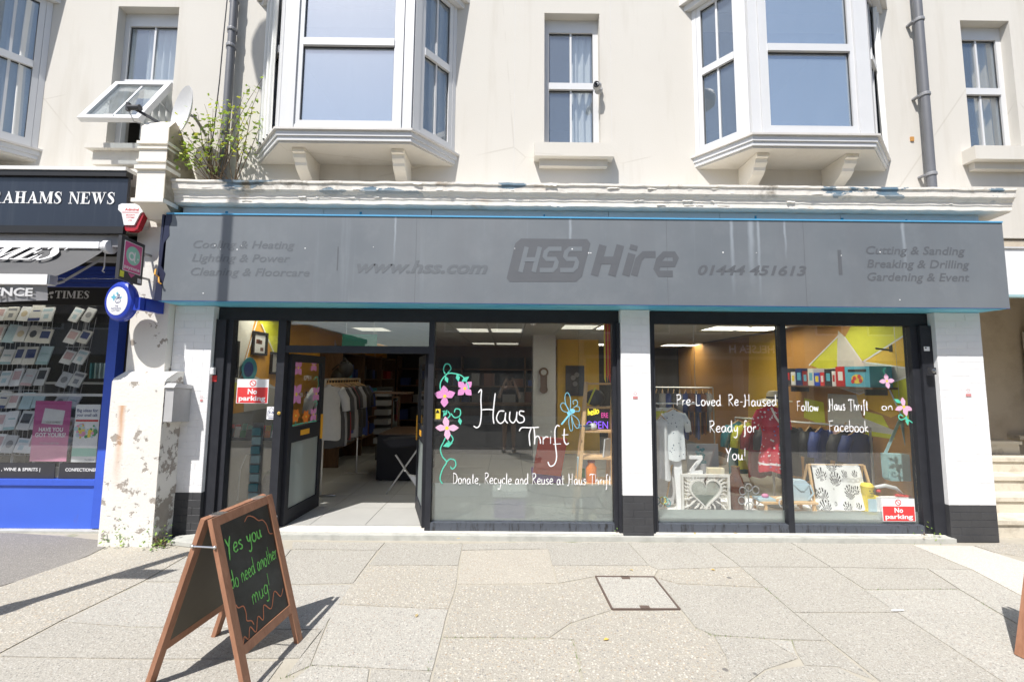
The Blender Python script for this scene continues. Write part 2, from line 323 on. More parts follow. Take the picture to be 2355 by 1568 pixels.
# ------------------------------------------------------------------ more colours
PLAIN = dict(white=(.8,.8,.8), offwhite=(.72,.70,.65), black=(.015,.015,.016), charcoal=(.04,.04,.045), grey=(.25,.25,.26), midgrey=(.45,.45,.45), palegrey=(.6,.6,.6),
  red=(.55,.03,.03), sign_red=(.68,.05,.05), dark_red=(.28,.02,.025), blue=(.03,.09,.55), shop_blue=(.045,.11,.58), shop_blue_dark=(.02,.05,.30), navy=(.025,.045,.17), jumper_navy=(.045,.075,.27), chair_red=(.72,.10,.05), teal=(.04,.22,.26), pale_teal=(.34,.50,.52),
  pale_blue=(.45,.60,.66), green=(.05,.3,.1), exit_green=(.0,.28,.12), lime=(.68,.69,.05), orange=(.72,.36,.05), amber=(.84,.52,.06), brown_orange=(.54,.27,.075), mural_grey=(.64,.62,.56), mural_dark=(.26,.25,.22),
  yellow=(.8,.62,.06), pink=(.75,.30,.45), dusty_pink=(.62,.42,.42), dusty_red=(.6,.25,.25), hot_pink=(.62,.10,.28), magenta=(.40,.06,.22), purple=(.2,.08,.4), brown=(.13,.055,.035), cream=(.75,.68,.5), sand=(.6,.5,.33), green_text=(.0,.55,.3),
  leaf=(.28,.40,.08), leaf_yellow=(.50,.55,.13), weed=(.12,.22,.05), dry=(.45,.36,.18), stem=(.16,.11,.065), rim_rust=(.12,.085,.07), ghost_faint=(.126,.139,.153), hardboard=(.11,.10,.078), gold=(.6,.4,.08), skin=(.5,.34,.25), sky_paint=(.12,.45,.6), mint=(.3,.62,.5), door_handle_amber=(.72,.36,.03))
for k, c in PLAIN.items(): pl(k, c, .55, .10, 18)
pl('steel', (.6,.6,.6), .3, .05, 9, metal=1); pl('dull_steel', (.35,.35,.35), .45, .1, 9, metal=1); pl('gloss_red', (.42,.02,.03), .2, .05); pl('gloss_blue', (.03,.06,.42), .25, .05); pl('gloss_black', (.015,.015,.017), .15, .05)
pl('ceramic_brown', (.10,.035,.02), .18, .2, 8); pl('ceramic_white', (.7,.7,.68), .25); pl('leather_teal', (.27,.46,.47), .45, .12, 25, bump=.2); pl('leather_blue', (.45,.58,.65), .45, .1, 20)
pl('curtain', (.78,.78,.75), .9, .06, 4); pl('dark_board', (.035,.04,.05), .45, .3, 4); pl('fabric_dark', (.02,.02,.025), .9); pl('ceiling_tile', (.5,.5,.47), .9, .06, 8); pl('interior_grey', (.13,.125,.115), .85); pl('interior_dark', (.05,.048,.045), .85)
emis('light_panel', (1, .96, .80), 7.0); emis('light_panel_dim', (1, .96, .80), 1.3); emis('neon_yellow', (1, .85, .05), 1.2); emis('neon_violet', (.25, .1, 1), 1.6); emis('neon_pink', (1, .1, .5), .8)
def _bb():
    t = NT('awning_canvas'); n = t.noise(2.5, 6, .7); c = t.mix(n, (.05,.05,.055), (.10,.10,.098)); t.fin(c, .8)
_bb()
def _navyfas():
    t = NT('news_fascia'); st = t.noise(1, 5, .7, t.scaled((14, 14, .7))); z = t.xyz()[2]
    c = t.mix(t.ramp(st, [(.5, 0.), (.8, .6)]), (.02, .025, .038), (.055, .062, .072)); t.fin(c, .28, spec=.6)
_navyfas()
def _rust():
    t = NT('blue_riser'); n = t.noise(2.2, 7, .72, t.scaled((2.2, 2.2, .5))); c = t.mix(t.noise(2, 3), (.05, .12, .60), (.06, .15, .68)); c = t.mix(t.ramp(n, [(.62, 0.), (.72, .45)]), c, (.16, .09, .22)); t.fin(c, .42)
_rust()
def _fl():
    t = NT('red_floral'); v = t.vor(26, 'Color'); d = t.vor(26, 'Distance'); h = t.n('SeparateColor'); t.set(h.inputs[0], v)
    spot = t.math('MULTIPLY', t.ramp(d, [(.28, 1.), (.36, 0.)]), t.ramp(h.outputs[0], [(.45, 0.), (.47, 1.)])); cc = t.ramp(h.outputs[1], [(0, (.75, .7, .7)), (.6, (.15, .2, .5)), (.8, (.7, .3, .4))], 'CONSTANT')
    z = t.xyz()[2]; band = t.math('LESS_THAN', t.math('ABSOLUTE', t.math('SUBTRACT', z, .66)), .012)
    t.fin(t.mix(band, t.mix(spot, (.50, .015, .04), cc), (.75, .7, .7)), .85)
_fl()
def _fl2():
    t = NT('white_floral'); d = t.vor(34, 'Distance'); h = t.n('SeparateColor'); t.set(h.inputs[0], t.vor(34, 'Color'))
    t.fin(t.mix(t.math('MULTIPLY', t.ramp(d, [(.22, 1.), (.3, 0.)]), t.ramp(h.outputs[0], [(.5, 0.), (.52, 1.)])), (.74, .77, .78), (.1, .14, .2)), .85)
_fl2()
def _leafprint():
    t = NT('leaf_print'); m = t.n('VectorMath', operation='MULTIPLY'); t.set(m.inputs[0], t.pos); m.inputs[1].default_value = (1, 0, .8)
    v = t.n('TexVoronoi', Scale=7.5); t.set(v.inputs['Vector'], m.outputs[0]); v.inputs['Randomness'].default_value = .55
    d = t.n('VectorMath', operation='SUBTRACT'); t.set(d.inputs[0], m.outputs[0]); t.set(d.inputs[1], v.outputs['Position']); sx = t.n('SeparateXYZ'); t.set(sx.inputs[0], d.outputs[0])
    ang = t.math('ARCTAN2', sx.outputs[0], t.math('ADD', sx.outputs[2], .055)); ln = t.math('GREATER_THAN', t.math('SINE', t.math('MULTIPLY', ang, 21.)), -.25)
    far = t.math('MULTIPLY', t.math('LESS_THAN', v.outputs['Distance'], .50), t.math('GREATER_THAN', t.noise(40, 3), .42))
    t.fin(t.mix(t.math('MULTIPLY', ln, far), (.78, .78, .76), (.03, .03, .035)), .85)
_leafprint()

# ------------------------------------------------------------------ lettering
def _smooth(pts, k=5):
    if len(pts) < 3: return pts
    out = []
    for i in range(len(pts)-1):
        p0 = pts[max(i-1, 0)]; p1 = pts[i]; p2 = pts[i+1]; p3 = pts[min(i+2, len(pts)-1)]
        for j in range(k):
            t = j/k; a = []
            for c in (0, 1):
                a.append(.5*((2*p1[c]) + (-p0[c]+p2[c])*t + (2*p0[c]-5*p1[c]+4*p2[c]-p3[c])*t*t + (-p0[c]+3*p1[c]-3*p2[c]+p3[c])*t**3))
            out.append(tuple(a))
    return out + [pts[-1]]
_o = [(.28,.5),(.08,.42),(.0,.22),(.1,.02),(.3,0),(.44,.14),(.44,.36),(.28,.5)]
HAND = {   # hand lettering: (advance, strokes); a stroke starting with 's' is left straight
 'a':(.56,[[(.42,.42),(.24,.5),(.04,.36),(.02,.12),(.16,0),(.34,.12),(.43,.45)],[(.43,.45),(.43,.12),(.54,.0)]]), 'b':(.52,[[(.04,1.),(.03,.0)],[(.03,.3),(.2,.5),(.42,.38),(.4,.1),(.2,0),(.03,.12)]]),
 'c':(.46,[[(.4,.42),(.24,.5),(.05,.36),(.03,.14),(.18,0),(.42,.08)]]), 'd':(.56,[[(.42,.4),(.24,.5),(.04,.34),(.03,.12),(.18,0),(.36,.1),(.44,.3)],[(.45,1.),(.45,.2),(.53,0)]]),
 'e':(.5,[[(.04,.25),(.4,.3),(.38,.46),(.2,.5),(.04,.34),(.04,.12),(.2,0),(.44,.08)]]), 'f':(.38,[[(.42,.92),(.3,1.0),(.2,.85),(.2,.2),(.16,-.3),(.02,-.36)],[(.04,.48),(.36,.5)]]),
 'g':(.52,[[(.42,.42),(.22,.5),(.03,.34),(.05,.1),(.24,.04),(.4,.2),(.43,.46)],[(.43,.46),(.42,-.2),(.28,-.42),(.06,-.34)]]), 'h':(.52,[[(.05,1.),(.04,0)],[(.04,.26),(.2,.5),(.38,.42),(.42,.0)]]),
 'i':(.2,[[(.08,.48),(.08,.05),(.14,0)],[(.09,.68),(.1,.71)]]), 'k':(.46,[[(.05,1.),(.04,0)],[(.36,.48),(.06,.24),(.4,0)]]), 'l':(.2,[[(.09,1.),(.07,.1),(.14,0)]]),
 'm':(.76,[[(.04,.48),(.04,0)],[(.04,.28),(.18,.5),(.32,.38),(.34,0)],[(.34,.28),(.48,.5),(.62,.4),(.66,.0)]]), 'n':(.52,[[(.04,.48),(.04,0)],[(.04,.28),(.2,.5),(.38,.4),(.42,0)]]), 'o':(.52,[_o]),
 'r':(.38,[[(.04,.48),(.04,0)],[(.04,.26),(.16,.46),(.34,.46)]]), 's':(.42,[[(.36,.44),(.18,.5),(.05,.38),(.2,.26),(.34,.14),(.22,.0),(.02,.06)]]), 't':(.36,[[(.18,.85),(.16,.1),(.3,.02)],[(.0,.52),(.34,.55)]]),
 'u':(.54,[[(.04,.48),(.05,.1),(.2,0),(.36,.12),(.42,.46)],[(.42,.46),(.42,.1),(.52,0)]]), 'v':(.46,[[(.02,.48),(.2,0),(.4,.48)]]), 'w':(.68,[[(.02,.48),(.14,.02),(.3,.4),(.46,.02),(.62,.48)]]),
 'y':(.5,[[(.04,.48),(.08,.2),(.22,.12),(.38,.3),(.42,.48)],[(.42,.48),(.38,-.2),(.2,-.45),(-.02,-.36)]]), 'H':(.78,[[(.12,1.06),(.16,.6),(.12,.06),(.0,-.06),(-.1,.0)],[(.6,1.06),(.58,.0)],[(.14,.52),(.58,.52)]]),
 'T':(.66,[[(-.04,.86),(.1,1.0),(.66,.98)],[(.34,1.),(.31,-.05)]]), 'D':(.64,[[(.06,.0),(.05,.96)],[(.0,.96),(.4,.86),(.56,.5),(.4,.1),(.02,.0)]]), 'R':(.62,[[(.08,1.),(.05,0)],[(.0,.98),(.4,1.),(.46,.7),(.08,.5)],[(.12,.5),(.54,0)]]),
 'P':(.58,[[(.08,1.),(.06,0)],[(.0,.96),(.42,.98),(.46,.66),(.08,.5)]]), 'L':(.54,[[(.08,1.),(.04,.06)],[(.04,.06),(.25,.02),(.5,.08)]]), 'Y':(.58,[[(.0,1.),(.2,.6),(.28,.52)],[(.54,1.02),(.28,.5),(.12,-.2)]]),
 'F':(.56,[[(.08,1.),(.06,0)],[(.0,.97),(.52,1.)],[(.07,.52),(.4,.54)]]), 'O':(.7,[[(.34,1.),(.06,.8),(.04,.25),(.3,0),(.58,.2),(.6,.75),(.34,1.)]]), 'E':(.5,[[(.06,1.),(.05,0)],[(.04,1.),(.44,1.)],[(.05,.52),(.36,.52)],[(.04,0),(.44,0)]]),
 'N':(.62,[[(.05,0),(.06,1.)],[(.06,1.),(.5,0)],[(.5,0),(.52,1.)]]), 'M':(.8,[[(.02,0),(.1,1.)],[(.1,1.),(.36,.3)],[(.36,.3),(.64,1.)],[(.64,1.),(.72,0)]]), 'S':(.56,[[(.46,.86),(.24,1.),(.04,.8),(.24,.52),(.46,.28),(.26,0),(.0,.14)]]),
 'W':(.9,[[(.0,1.),(.2,0)],[(.2,0),(.42,.8)],[(.42,.8),(.62,0)],[(.62,0),(.82,1.)]]), "'":(.2,[[(.08,1.),(.06,.8)]]), ',':(.24,[[(.1,.05),(.06,-.14)]]), '.':(.24,[[(.08,.02),(.12,.05)]]), '-':(.42,[[(.06,.32),(.34,.32)]]), '!':(.22,[[(.12,1.),(.08,.3)],[(.07,.03),(.08,.06)]]), ' ':(.34,[]),
 '1':(.3,[[(.05,.8),(.16,1.),(.15,0)]]), '5':(.5,[[(.42,1.),(.1,.98),(.07,.6),(.32,.6),(.42,.3),(.26,0),(.02,.08)]])}
class Frame:   # flat lettering surface: origin, right and up vectors, outward normal
    def __init__(s, o, u, v): s.o = Vector(o); s.u = Vector(u).normalized(); s.v = Vector(v).normalized(); s.n = s.u.cross(s.v)
    def __call__(s, x, y, d=0.): return s.o + s.u*x + s.v*y + s.n*d
    def loc(s, P): q = Vector(P)-s.o; return q.dot(s.u), q.dot(s.v)
def ribbon(mb, fr, pts, wd, d=.0, th=.0012, taper=False):
    n = len(pts); L = []; Rr = []
    for i, (x, y) in enumerate(pts):
        a = pts[max(i-1, 0)]; b = pts[min(i+1, n-1)]; tx, ty = b[0]-a[0], b[1]-a[1]; l = math.hypot(tx, ty) or 1; nx, ny = -ty/l, tx/l
        w_ = (wd[i] if isinstance(wd, (list, tuple)) else wd)/2
        if i in (0, n-1) and taper: w_ *= .6
        L.append((x+nx*w_, y+ny*w_)); Rr.append((x-nx*w_, y-ny*w_))
    for i in range(n-1): e = d+.00002*i; mb.add([fr(*L[i], e), fr(*Rr[i], e), fr(*Rr[i+1], e), fr(*L[i+1], e)], [(0, 1, 2, 3)])
def hand_text(mb, fr, text, x, y, h, width=None, wd=.012, slope=0., d=.002, rnd=random.Random(3)):
    adv = sum(HAND[c][0]+.10 for c in text); sx = h if width is None else width/adv; cx = x
    for c in text:
        a, st = HAND[c]; jy = rnd.uniform(-.03, .03)*h
        for s_ in st:
            pts = [(cx+px*sx, y+jy+py*h+slope*(cx+px*sx-x)) for px, py in s_]; sp_ = _smooth(pts); ph = rnd.uniform(0, 6); ribbon(mb, fr, sp_, [wd*(.95+.22*math.sin(ph+i*.55)+.1*math.sin(2*ph+i*1.3)) for i in range(len(sp_))], d+rnd.uniform(0, .0006), taper=True)
        cx += (a+.10)*sx
def font_text(mb, fr, text, x, y, h, width=None, d=.002, shear=0., align='LEFT', bold=0.):
    cu = bpy.data.curves.new('t', 'FONT'); cu.body = text; cu.size = 1; cu.shear = shear; cu.resolution_u = 3; cu.offset = bold; cu.fill_mode = 'FRONT'
    ob = bpy.data.objects.new('t', cu); COL.objects.link(ob); dg = bpy.context.evaluated_depsgraph_get(); dg.update()
    me = bpy.data.meshes.new_from_object(ob.evaluated_get(dg)); bpy.data.objects.remove(ob); bpy.data.curves.remove(cu)
    xs = [v.co.x for v in me.vertices]; x0, x1 = min(xs), max(xs); caph = .729; k = h/caph; kx = k if width is None else width/(x1-x0)
    wdt = (x1-x0)*kx; ox = x - (wdt/2 if align == 'CENTER' else wdt if align == 'RIGHT' else 0)
    mb.add([fr(ox+(v.co.x-x0)*kx, y+v.co.y*k, d) for v in me.vertices], [tuple(reversed(p.vertices)) if p.normal.z < 0 else tuple(p.vertices) for p in me.polygons]); bpy.data.meshes.remove(me)
    return wdt
def _serif(c):   # bold roman capitals as polygons in a 1-high box: (width, polygons, ribbons)
    T, t, sh = .20, .075, .055
    def bar(x0, x1, y0=0, y1=1): return [(x0, y0), (x1, y0), (x1, y1), (x0, y1)]
    def ser(xc, y, wd): return bar(xc-wd/2, xc+wd/2, y, y+sh)
    if c == 'I': return .36, [bar(.08, .28), ser(.18, 0, .36), ser(.18, 1-sh, .36)], []
    if c == 'H': return .86, [bar(.1, .3), bar(.56, .76), bar(.3, .56, .46, .54), ser(.2, 0, .38), ser(.2, 1-sh, .38), ser(.66, 0, .38), ser(.66, 1-sh, .38)], []
    if c == 'A': return .86, [[(.10, 0), (.17, 0), (.45, .78), (.42, 1)], [(.36, 1), (.46, 1), (.80, 0), (.56, 0)], bar(.22, .62, .27, .34), ser(.13, 0, .26), ser(.68, 0, .36)], []
    if c == 'M': return 1.06, [bar(.10, .17), [(.06, 1), (.28, 1), (.56, .25), (.50, .02)], [(.50, .02), (.57, .12), (.82, 1), (.76, 1)], bar(.76, .97), ser(.14, 0, .28), ser(.13, 1-sh, .22), ser(.86, 0, .38), ser(.9, 1-sh, .28)], []
    if c == 'N': return .84, [bar(.10, .17), [(.04, 1), (.26, 1), (.74, .0), (.66, -.02)], bar(.66, .74), ser(.14, 0, .28), ser(.12, 1-sh, .2), ser(.70, 1-sh, .28)], []
    if c == 'E': return .72, [bar(.1, .3), bar(.3, .62, 1-.075, 1), bar(.3, .64, 0, .075), bar(.3, .5, .48, .55), [(.58, .925), (.64, .70), (.67, .70), (.66, 1), (.60, 1)], [(.58, .075), (.66, .32), (.70, .32), (.68, 0), (.60, 0)], bar(.47, .51, .38, .66), ser(.2, 0, .38), ser(.2, 1-sh, .38)], []
    if c == 'W': return 1.14, [[(.06, 1), (.28, 1), (.46, .22), (.38, -.02)], [(.38, -.02), (.44, .06), (.60, .80), (.55, .88)], [(.44, 1), (.64, 1), (.82, .22), (.74, -.02)], [(.74, -.02), (.80, .1), (1.04, 1), (.97, 1)], ser(.18, 1-sh, .36), ser(.55, 1-sh, .34), ser(1.0, 1-sh, .24)], []
    if c == 'T': return .78, [bar(.29, .49), bar(.06, .72, .925, 1), [(.03, .70), (.06, .70), (.14, .925), (.05, 1), (.02, 1)], [(.75, .70), (.72, .70), (.64, .925), (.73, 1), (.76, 1)], ser(.39, 0, .38)], []
    if c == 'R': return .86, [bar(.1, .3), [(.36, .48), (.54, .48), (.78, 0), (.56, 0)], ser(.2, 0, .38), ser(.18, 1-sh, .32), ser(.72, 0, .28)], [([(.25, .96), (.46, .965), (.62, .88), (.62, .62), (.46, .50), (.28, .50)], [.07, .08, .19, .19, .08, .07])]
    if c == 'S': return .62, [[(.50, .68), (.54, .68), (.54, 1), (.51, 1)], [(.04, .32), (.08, .32), (.08, 0), (.05, 0)]], [([(.51, .80), (.42, .95), (.25, .96), (.13, .80), (.24, .62), (.40, .45), (.49, .24), (.38, .05), (.2, .03), (.07, .22)], [.04, .06, .09, .15, .21, .22, .17, .09, .06, .04])]
    return .4, [], []
def serif_text(mb, fr, text, x, y, h, width, d=.002, shear=0.):
    adv = sum(_serif(c)[0]+.04 for c in text); sx = width/adv; cx = x
    q = lambda px, py: (cx+(px+shear*py)*sx, y+py*h)
    for c in text:
        a, ps, rb = _serif(c)
        for i, p in enumerate(ps): mb.poly([fr(*q(px, py), d+.0003*i) for px, py in p])
        for pts, ws in rb:
            sp = _smooth([q(px, py) for px, py in pts], 5); n = len(sp)-1; sw = []
            for i in range(n+1):
                f = i/n*(len(ws)-1); k = min(int(f), len(ws)-2); sw.append((ws[k]+(ws[k+1]-ws[k])*(f-k))*(sx+h)/2)
            ribbon(mb, fr, sp, sw, d+.002)
        cx += (a+.04)*sx
def disc(mb, fr, x, y, r, d=0., n=20, ry=None, sq=1.):
    mb.poly([fr(x+r*math.cos(2*math.pi*k/n), y+(ry or r)*math.sin(2*math.pi*k/n), d) for k in range(n)])
def ring(mb, fr, x, y, r, wd, d=0., n=24):
    pts = [(x+r*math.cos(2*math.pi*k/n), y+r*math.sin(2*math.pi*k/n)) for k in range(n+1)]; ribbon(mb, fr, pts, wd, d)
def rect(mb, fr, x0, x1, y0, y1, d=0.): mb.poly([fr(x0, y0, d), fr(x1, y0, d), fr(x1, y1, d), fr(x0, y1, d)])
def card(mb, fr, x0, x1, y0, y1, th=.003, d=0.): mb.prism([fr(x0, y0, d), fr(x1, y0, d), fr(x1, y1, d), fr(x0, y1, d)], fr.n*th)
def facade(x0, y0, x1, y1, Y):   # frame on a plane facing the street, spanning two picture points (lower left, upper right)
    a = U(x0, y1, Y); b = U(x1, y0, Y); return Frame(a, (1, 0, 0), (0, 0, 1)), b.x-a.x, b.z-a.z
# ------------------------------------------------------------------ ground
g = MB(); g.box(-40, 40, -5.0, .35, -.3, -.0055); tag(g.build('pavement', 'joint_dirt'), kind='structure'); PAV = bpy.data.objects['pavement']
rd = MB(); rd.box(-60, 60, -11.2, -5.14, -.5, -.11); tag(rd.build('road', 'road_asphalt'), kind='structure')
kb = MB(); kb.box(-40, 40, -5.138, -5.002, -.4, .0); kb.box(-40, 40, -11.34, -11.202, -.4, .0); tag(kb.build('kerb', 'kerb'), kind='structure')
op = MB(); op.box(-60, 60, -60, -11.342, -.5, -.01); tag(op.build('far_ground', 'slab_grey'), kind='structure')
yl = MB()
for yy in (-5.42, -5.62): yl.box(-40, 40, yy-.04, yy+.04, -.112, -.106)
tag(yl.build('road_marking', 'yellow'), kind='structure')

SLABS = [('slab_grey', [(886,1247),(1064,1250),(1054,1299),(848,1298)]), ('slab_grey', [(1064,1250),(1256,1246),(1261,1261),(1062,1264)]), ('slab_sand', [(1062,1265),(1261,1262),(1280,1340),(1053,1343)]),
 ('slab_grey', [(1256,1246),(1444,1247),(1492,1299),(1270,1299)]), ('slab_grey', [(1444,1247),(1629,1247),(1702,1302),(1514,1308),(1492,1299)]), ('slab_warm', [(845,1299),(1054,1300),(1050,1346),(1032,1399),(772,1388)]),
 ('slab_grey_light', [(770,1390),(1031,1400),(995,1541),(715,1528)]), ('slab_warm', [(1052,1346),(1280,1343),(1370,1328),(1405,1402),(1312,1432),(1263,1466),(1018,1464),(1034,1399)]),
 ('slab_warm', [(1016,1467),(1316,1469),(1345,1600),(985,1600)]), ('slab_warm', [(1272,1300),(1492,1300),(1514,1309),(1505,1325),(1370,1324),(1282,1340)]),
 ('slab_warm', [(1316,1434),(1408,1403),(1562,1402),(1598,1444),(1640,1462),(1668,1506),(1700,1600),(1350,1600),(1320,1469),(1265,1466)]),
 ('slab_warm', [(1516,1310),(1702,1304),(1757,1349),(1560,1341),(1508,1327)]), ('slab_grey', [(1506,1328),(1560,1343),(1757,1351),(1904,1472),(1764,1467),(1640,1459),(1600,1442),(1566,1400)]),
 ('slab_grey', [(1703,1303),(1910,1304),(2064,1407),(1825,1407),(1757,1349)]), ('slab_grey', [(1630,1247),(1818,1247),(1910,1303),(1703,1302)]), ('slab_grey', [(1819,1247),(2096,1252),(2232,1309),(2132,1307),(1911,1303)]),
 ('slab_grey', [(1911,1304),(2132,1308),(2204,1353),(1988,1354)]), ('slab_grey_light', [(1988,1356),(2204,1354),(2480,1520),(2480,1680),(2360,1600),(2064,1407)]), ('slab_grey', [(1826,1408),(2064,1408),(2356,1600),(2068,1600)]),
 ('slab_grey', [(1642,1461),(1764,1469),(1836,1512),(1760,1538),(1690,1590),(1668,1506)]), ('slab_grey_light', [(1766,1469),(1820,1471),(1830,1503),(1836,1510)]), ('slab_grey', [(1822,1471),(1904,1474),(2012,1562),(1930,1532),(1850,1528),(1834,1503)]),
 ('slab_grey', [(1692,1592),(1762,1540),(1850,1530),(1930,1534),(2062,1600),(1690,1640)]), ('slab_grey_light', [(2134,1307),(2234,1310),(2480,1440),(2480,1516),(2206,1354)]),
 ('concrete_pale', [(2098,1252),(2236,1254),(2300,1274),(2480,1330),(2480,1438),(2236,1309)]), ('slab_warm', [(2240,1254),(2300,1247),(2480,1262),(2480,1300),(2330,1276),(2290,1270)]),
 ('asphalt', [(-260,1206),(150,1232),(240,1242),(252,1252),(205,1276),(100,1318),(0,1347),(-260,1430)]), ('slab_warm', [(254,1253),(360,1258),(446,1268),(330,1335),(140,1426),(0,1500),(-260,1640),(-260,1432),(0,1349),(206,1277)]),
 ('slab_grey', [(448,1268),(520,1262),(670,1262),(640,1300),(600,1340),(334,1336)]), ('slab_grey', [(672,1246),(885,1247),(870,1264),(670,1262)]), ('slab_grey', [(670,1264),(868,1265),(812,1340),(690,1343),(604,1340)]),
 ('slab_grey_light', [(332,1338),(690,1345),(810,1344),(742,1446),(300,1440),(142,1428)]), ('slab_grey', [(140,1430),(300,1442),(740,1448),(690,1512),(320,1514),(0,1508),(0,1503)]), ('slab_grey', [(-260,1642),(0,1510),(320,1516),(652,1519),(560,1640),(-260,1760)]),
 ('slab_grey', [(768,1391),(713,1529),(655,1556),(690,1512),(742,1447)]), ('slab_grey_light', [(714,1530),(850,1536),(840,1610),(610,1610)]), ('slab_grey', [(852,1537),(993,1543),(978,1610),(843,1610)])]
rs = random.Random(11)
for i, (m, pts) in enumerate(SLABS):
    P = [G(*p) for p in pts]; c = sum(P, Vector())/len(P); gap = .0015
    Q = []
    for k, p in enumerate(P):   # densify and roughen the edge a little
        q = P[(k+1) % len(P)]; n = max(1, min(8, int((q-p).length/.12)))
        for j in range(n):
            r_ = p.lerp(q, j/n); d = (c-r_); d.z = 0; r_ = r_ + d.normalized()*(gap + rs.uniform(0, .004)); Q.append(r_)
    dz = rs.uniform(-.0012, .0012); mb = MB(); mb.prism([(q.x, q.y, -.03) for q in Q], (0, 0, .03+dz)); mb.build('paving_slab', m, PAV)
# wider pavement beyond the frame
for a in ((-14, -5.6, -5.0, -.05), (6.5, 16, -5.0, -.05)):
    n = 0; x = a[0]
    while x < a[1]-.1:
        y = a[2]
        while y < a[3]-.1:
            box('paving_slab', rs.choice(['slab_grey', 'slab_warm', 'slab_grey_light']), PAV, x+.006, min(x+.9, a[1])-.006, y+.006, min(y+.9, a[3])-.006, -.03, rs.uniform(-.003, .003)); y += .9
        x += .9
for k in range(9):
    x = -4+k*.9; box('paving_slab', rs.choice(['slab_grey', 'slab_warm', 'slab_grey_light']), PAV, x+.006, x+.894, -5.0, -4.1, -.03, rs.uniform(-.003, .003))
    box('paving_slab', rs.choice(['slab_grey', 'slab_warm', 'slab_grey_light']), PAV, x+.006, x+.894, -4.088, -3.2, -.03, rs.uniform(-.003, .003))
    box('paving_slab', rs.choice(['slab_grey', 'slab_warm', 'slab_grey_light']), PAV, x+.006, x+.894, -3.188, -2.3, -.03, -.0028)

# inspection cover
mh = thing('inspection_cover', G(1465, 1362), 'square recessed inspection cover with steel rim set in the paving', 'manhole cover')
P = [G(*p) for p in ((1370,1325),(1504,1326),(1563,1400),(1408,1400))]; c = sum(P, Vector())/4
mb = MB()
for k in range(4): mb.bar(P[k]+Vector((0, 0, -.006)), P[(k+1) % 4]+Vector((0, 0, -.006)), .014, .022)
mb.build('rim', 'rim_rust', mh)
mb = MB(); mb.prism([(c+(p-c)*.965)+Vector((0, 0, -.02)) for p in P], (0, 0, .021)); mb.build('lid', 'slab_grey_light', mh)
for a, b in ((0, 1), (2, 3)):
    m_ = (P[a]+P[b])/2; m_ = m_.lerp(c, .07); mb = MB(); mb.box(m_.x-.035, m_.x+.035, m_.y-.025, m_.y+.025, -.004, .005); k_ = mb.build('lifting_key', 'rim_rust', mh)

# ------------------------------------------------------------------ terrace building
B = thing('terrace_building', (0.8, 0.2, 0), 'cream rendered terrace with white bay windows above the shops', 'building')
def wall_cut(mb, x0, x1, z0, z1, y0, y1, ops):
    xs = sorted({x0, x1, *[v for o in ops for v in o[:2]]})
    for a, b in zip(xs, xs[1:]):
        zs = [z0]
        for o in sorted([o for o in ops if o[0] <= a and o[1] >= b], key=lambda o: o[2]): zs += [o[2], o[3]]
        zs.append(z1)
        for k in range(0, len(zs), 2):
            if zs[k+1]-zs[k] > 1e-4: mb.box(a, b, y0, y1, zs[k], zs[k+1])
BAYS = [(-7.66, -5.43), (-2.89, -.66), (2.13, 4.33)]
WIN = [(-4.66, -3.945, 4.24, 6.0), (.377, 1.03, 4.30, 5.985), (5.34, 5.93, 4.32, 5.96)]
ops = list(WIN) + [(a+.05, b-.05, 4.3, 6.0) for a, b in BAYS]
mb = MB(); wall_cut(mb, -12, 16, 3.30, 7.6, 0, .26, ops); mb.build('upper_wall', 'render_cream', B)
mb = MB(); mb.box(-12, 16, .0, .26, 7.602, 8.4); mb.build('parapet', 'render_cream', B)
mb = MB(); mb.box(-12, 16, .262, 9, 7.62, 7.75); mb.build('roof', 'grey', B)
mb = MB(); mb.box(-12, 16, 4.0, 4.1, 3.0, 7.6); mb.box(-12, 16, .262, 4.0, 3.30, 3.36); mb.box(-12, 16, .262, 4.0, 7.0, 7.05); mb.build('upper_room', 'interior_grey', B)
for x in (-3.6, 1.6, 5.0): box('partition', 'interior_grey', B, x-.05, x+.05, .262, 3.99, 3.361, 6.99)
# render joints either side of the middle window
for x in ((.03), (1.16)): box('render_joint', 'upvc_dirty', B, x-.003, x+.003, -.0015, .01, 3.75, 7.5)

def basis(p, q):
    u = Vector((q[0]-p[0], q[1]-p[1], 0)); L = u.length; u.normalize(); n = Vector((u.y, -u.x, 0)); return u, n, L
def ob(mb, o, u, n, a, b, d0, d1, z0, z1):   # box in a vertical plane: a..b along u, d0..d1 along n
    o = Vector((o[0], o[1], 0)); mb.obox(o+u*(a+b)/2+n*(d0+d1)/2+Vector((0, 0, (z0+z1)/2)), u*(b-a)/2, Vector((0, 0, (z1-z0)/2)), n*(d1-d0)/2)
def sash(parent_frame_mb, panes, o, u, n, a, b, z0, z1, zt, fw=.055, dep=.06, bar=False, open_bottom=False, lip=.012):
    m = parent_frame_mb
    ob(m, o, u, n, a, a+fw, -dep, 0, z0, z1); ob(m, o, u, n, b-fw, b, -dep, 0, z0, z1); ob(m, o, u, n, a+fw, b-fw, -dep, 0, z1-fw, z1); ob(m, o, u, n, a+fw, b-fw, -dep, 0, z0, z0+fw)
    ob(m, o, u, n, a+fw, b-fw, -dep, lip, zt-.04, zt+.04)
    for lo, hi in ((z0+fw, zt-.04), (zt+.04, z1-fw)):
        if open_bottom and lo < zt-.05: continue
        # thin inner bead
        panes.append((o, u, n, a+fw, b-fw, lo, hi))
        if bar: ob(m, o, u, n, (a+b)/2-.011, (a+b)/2+.011, -.035, -.012, lo, hi)
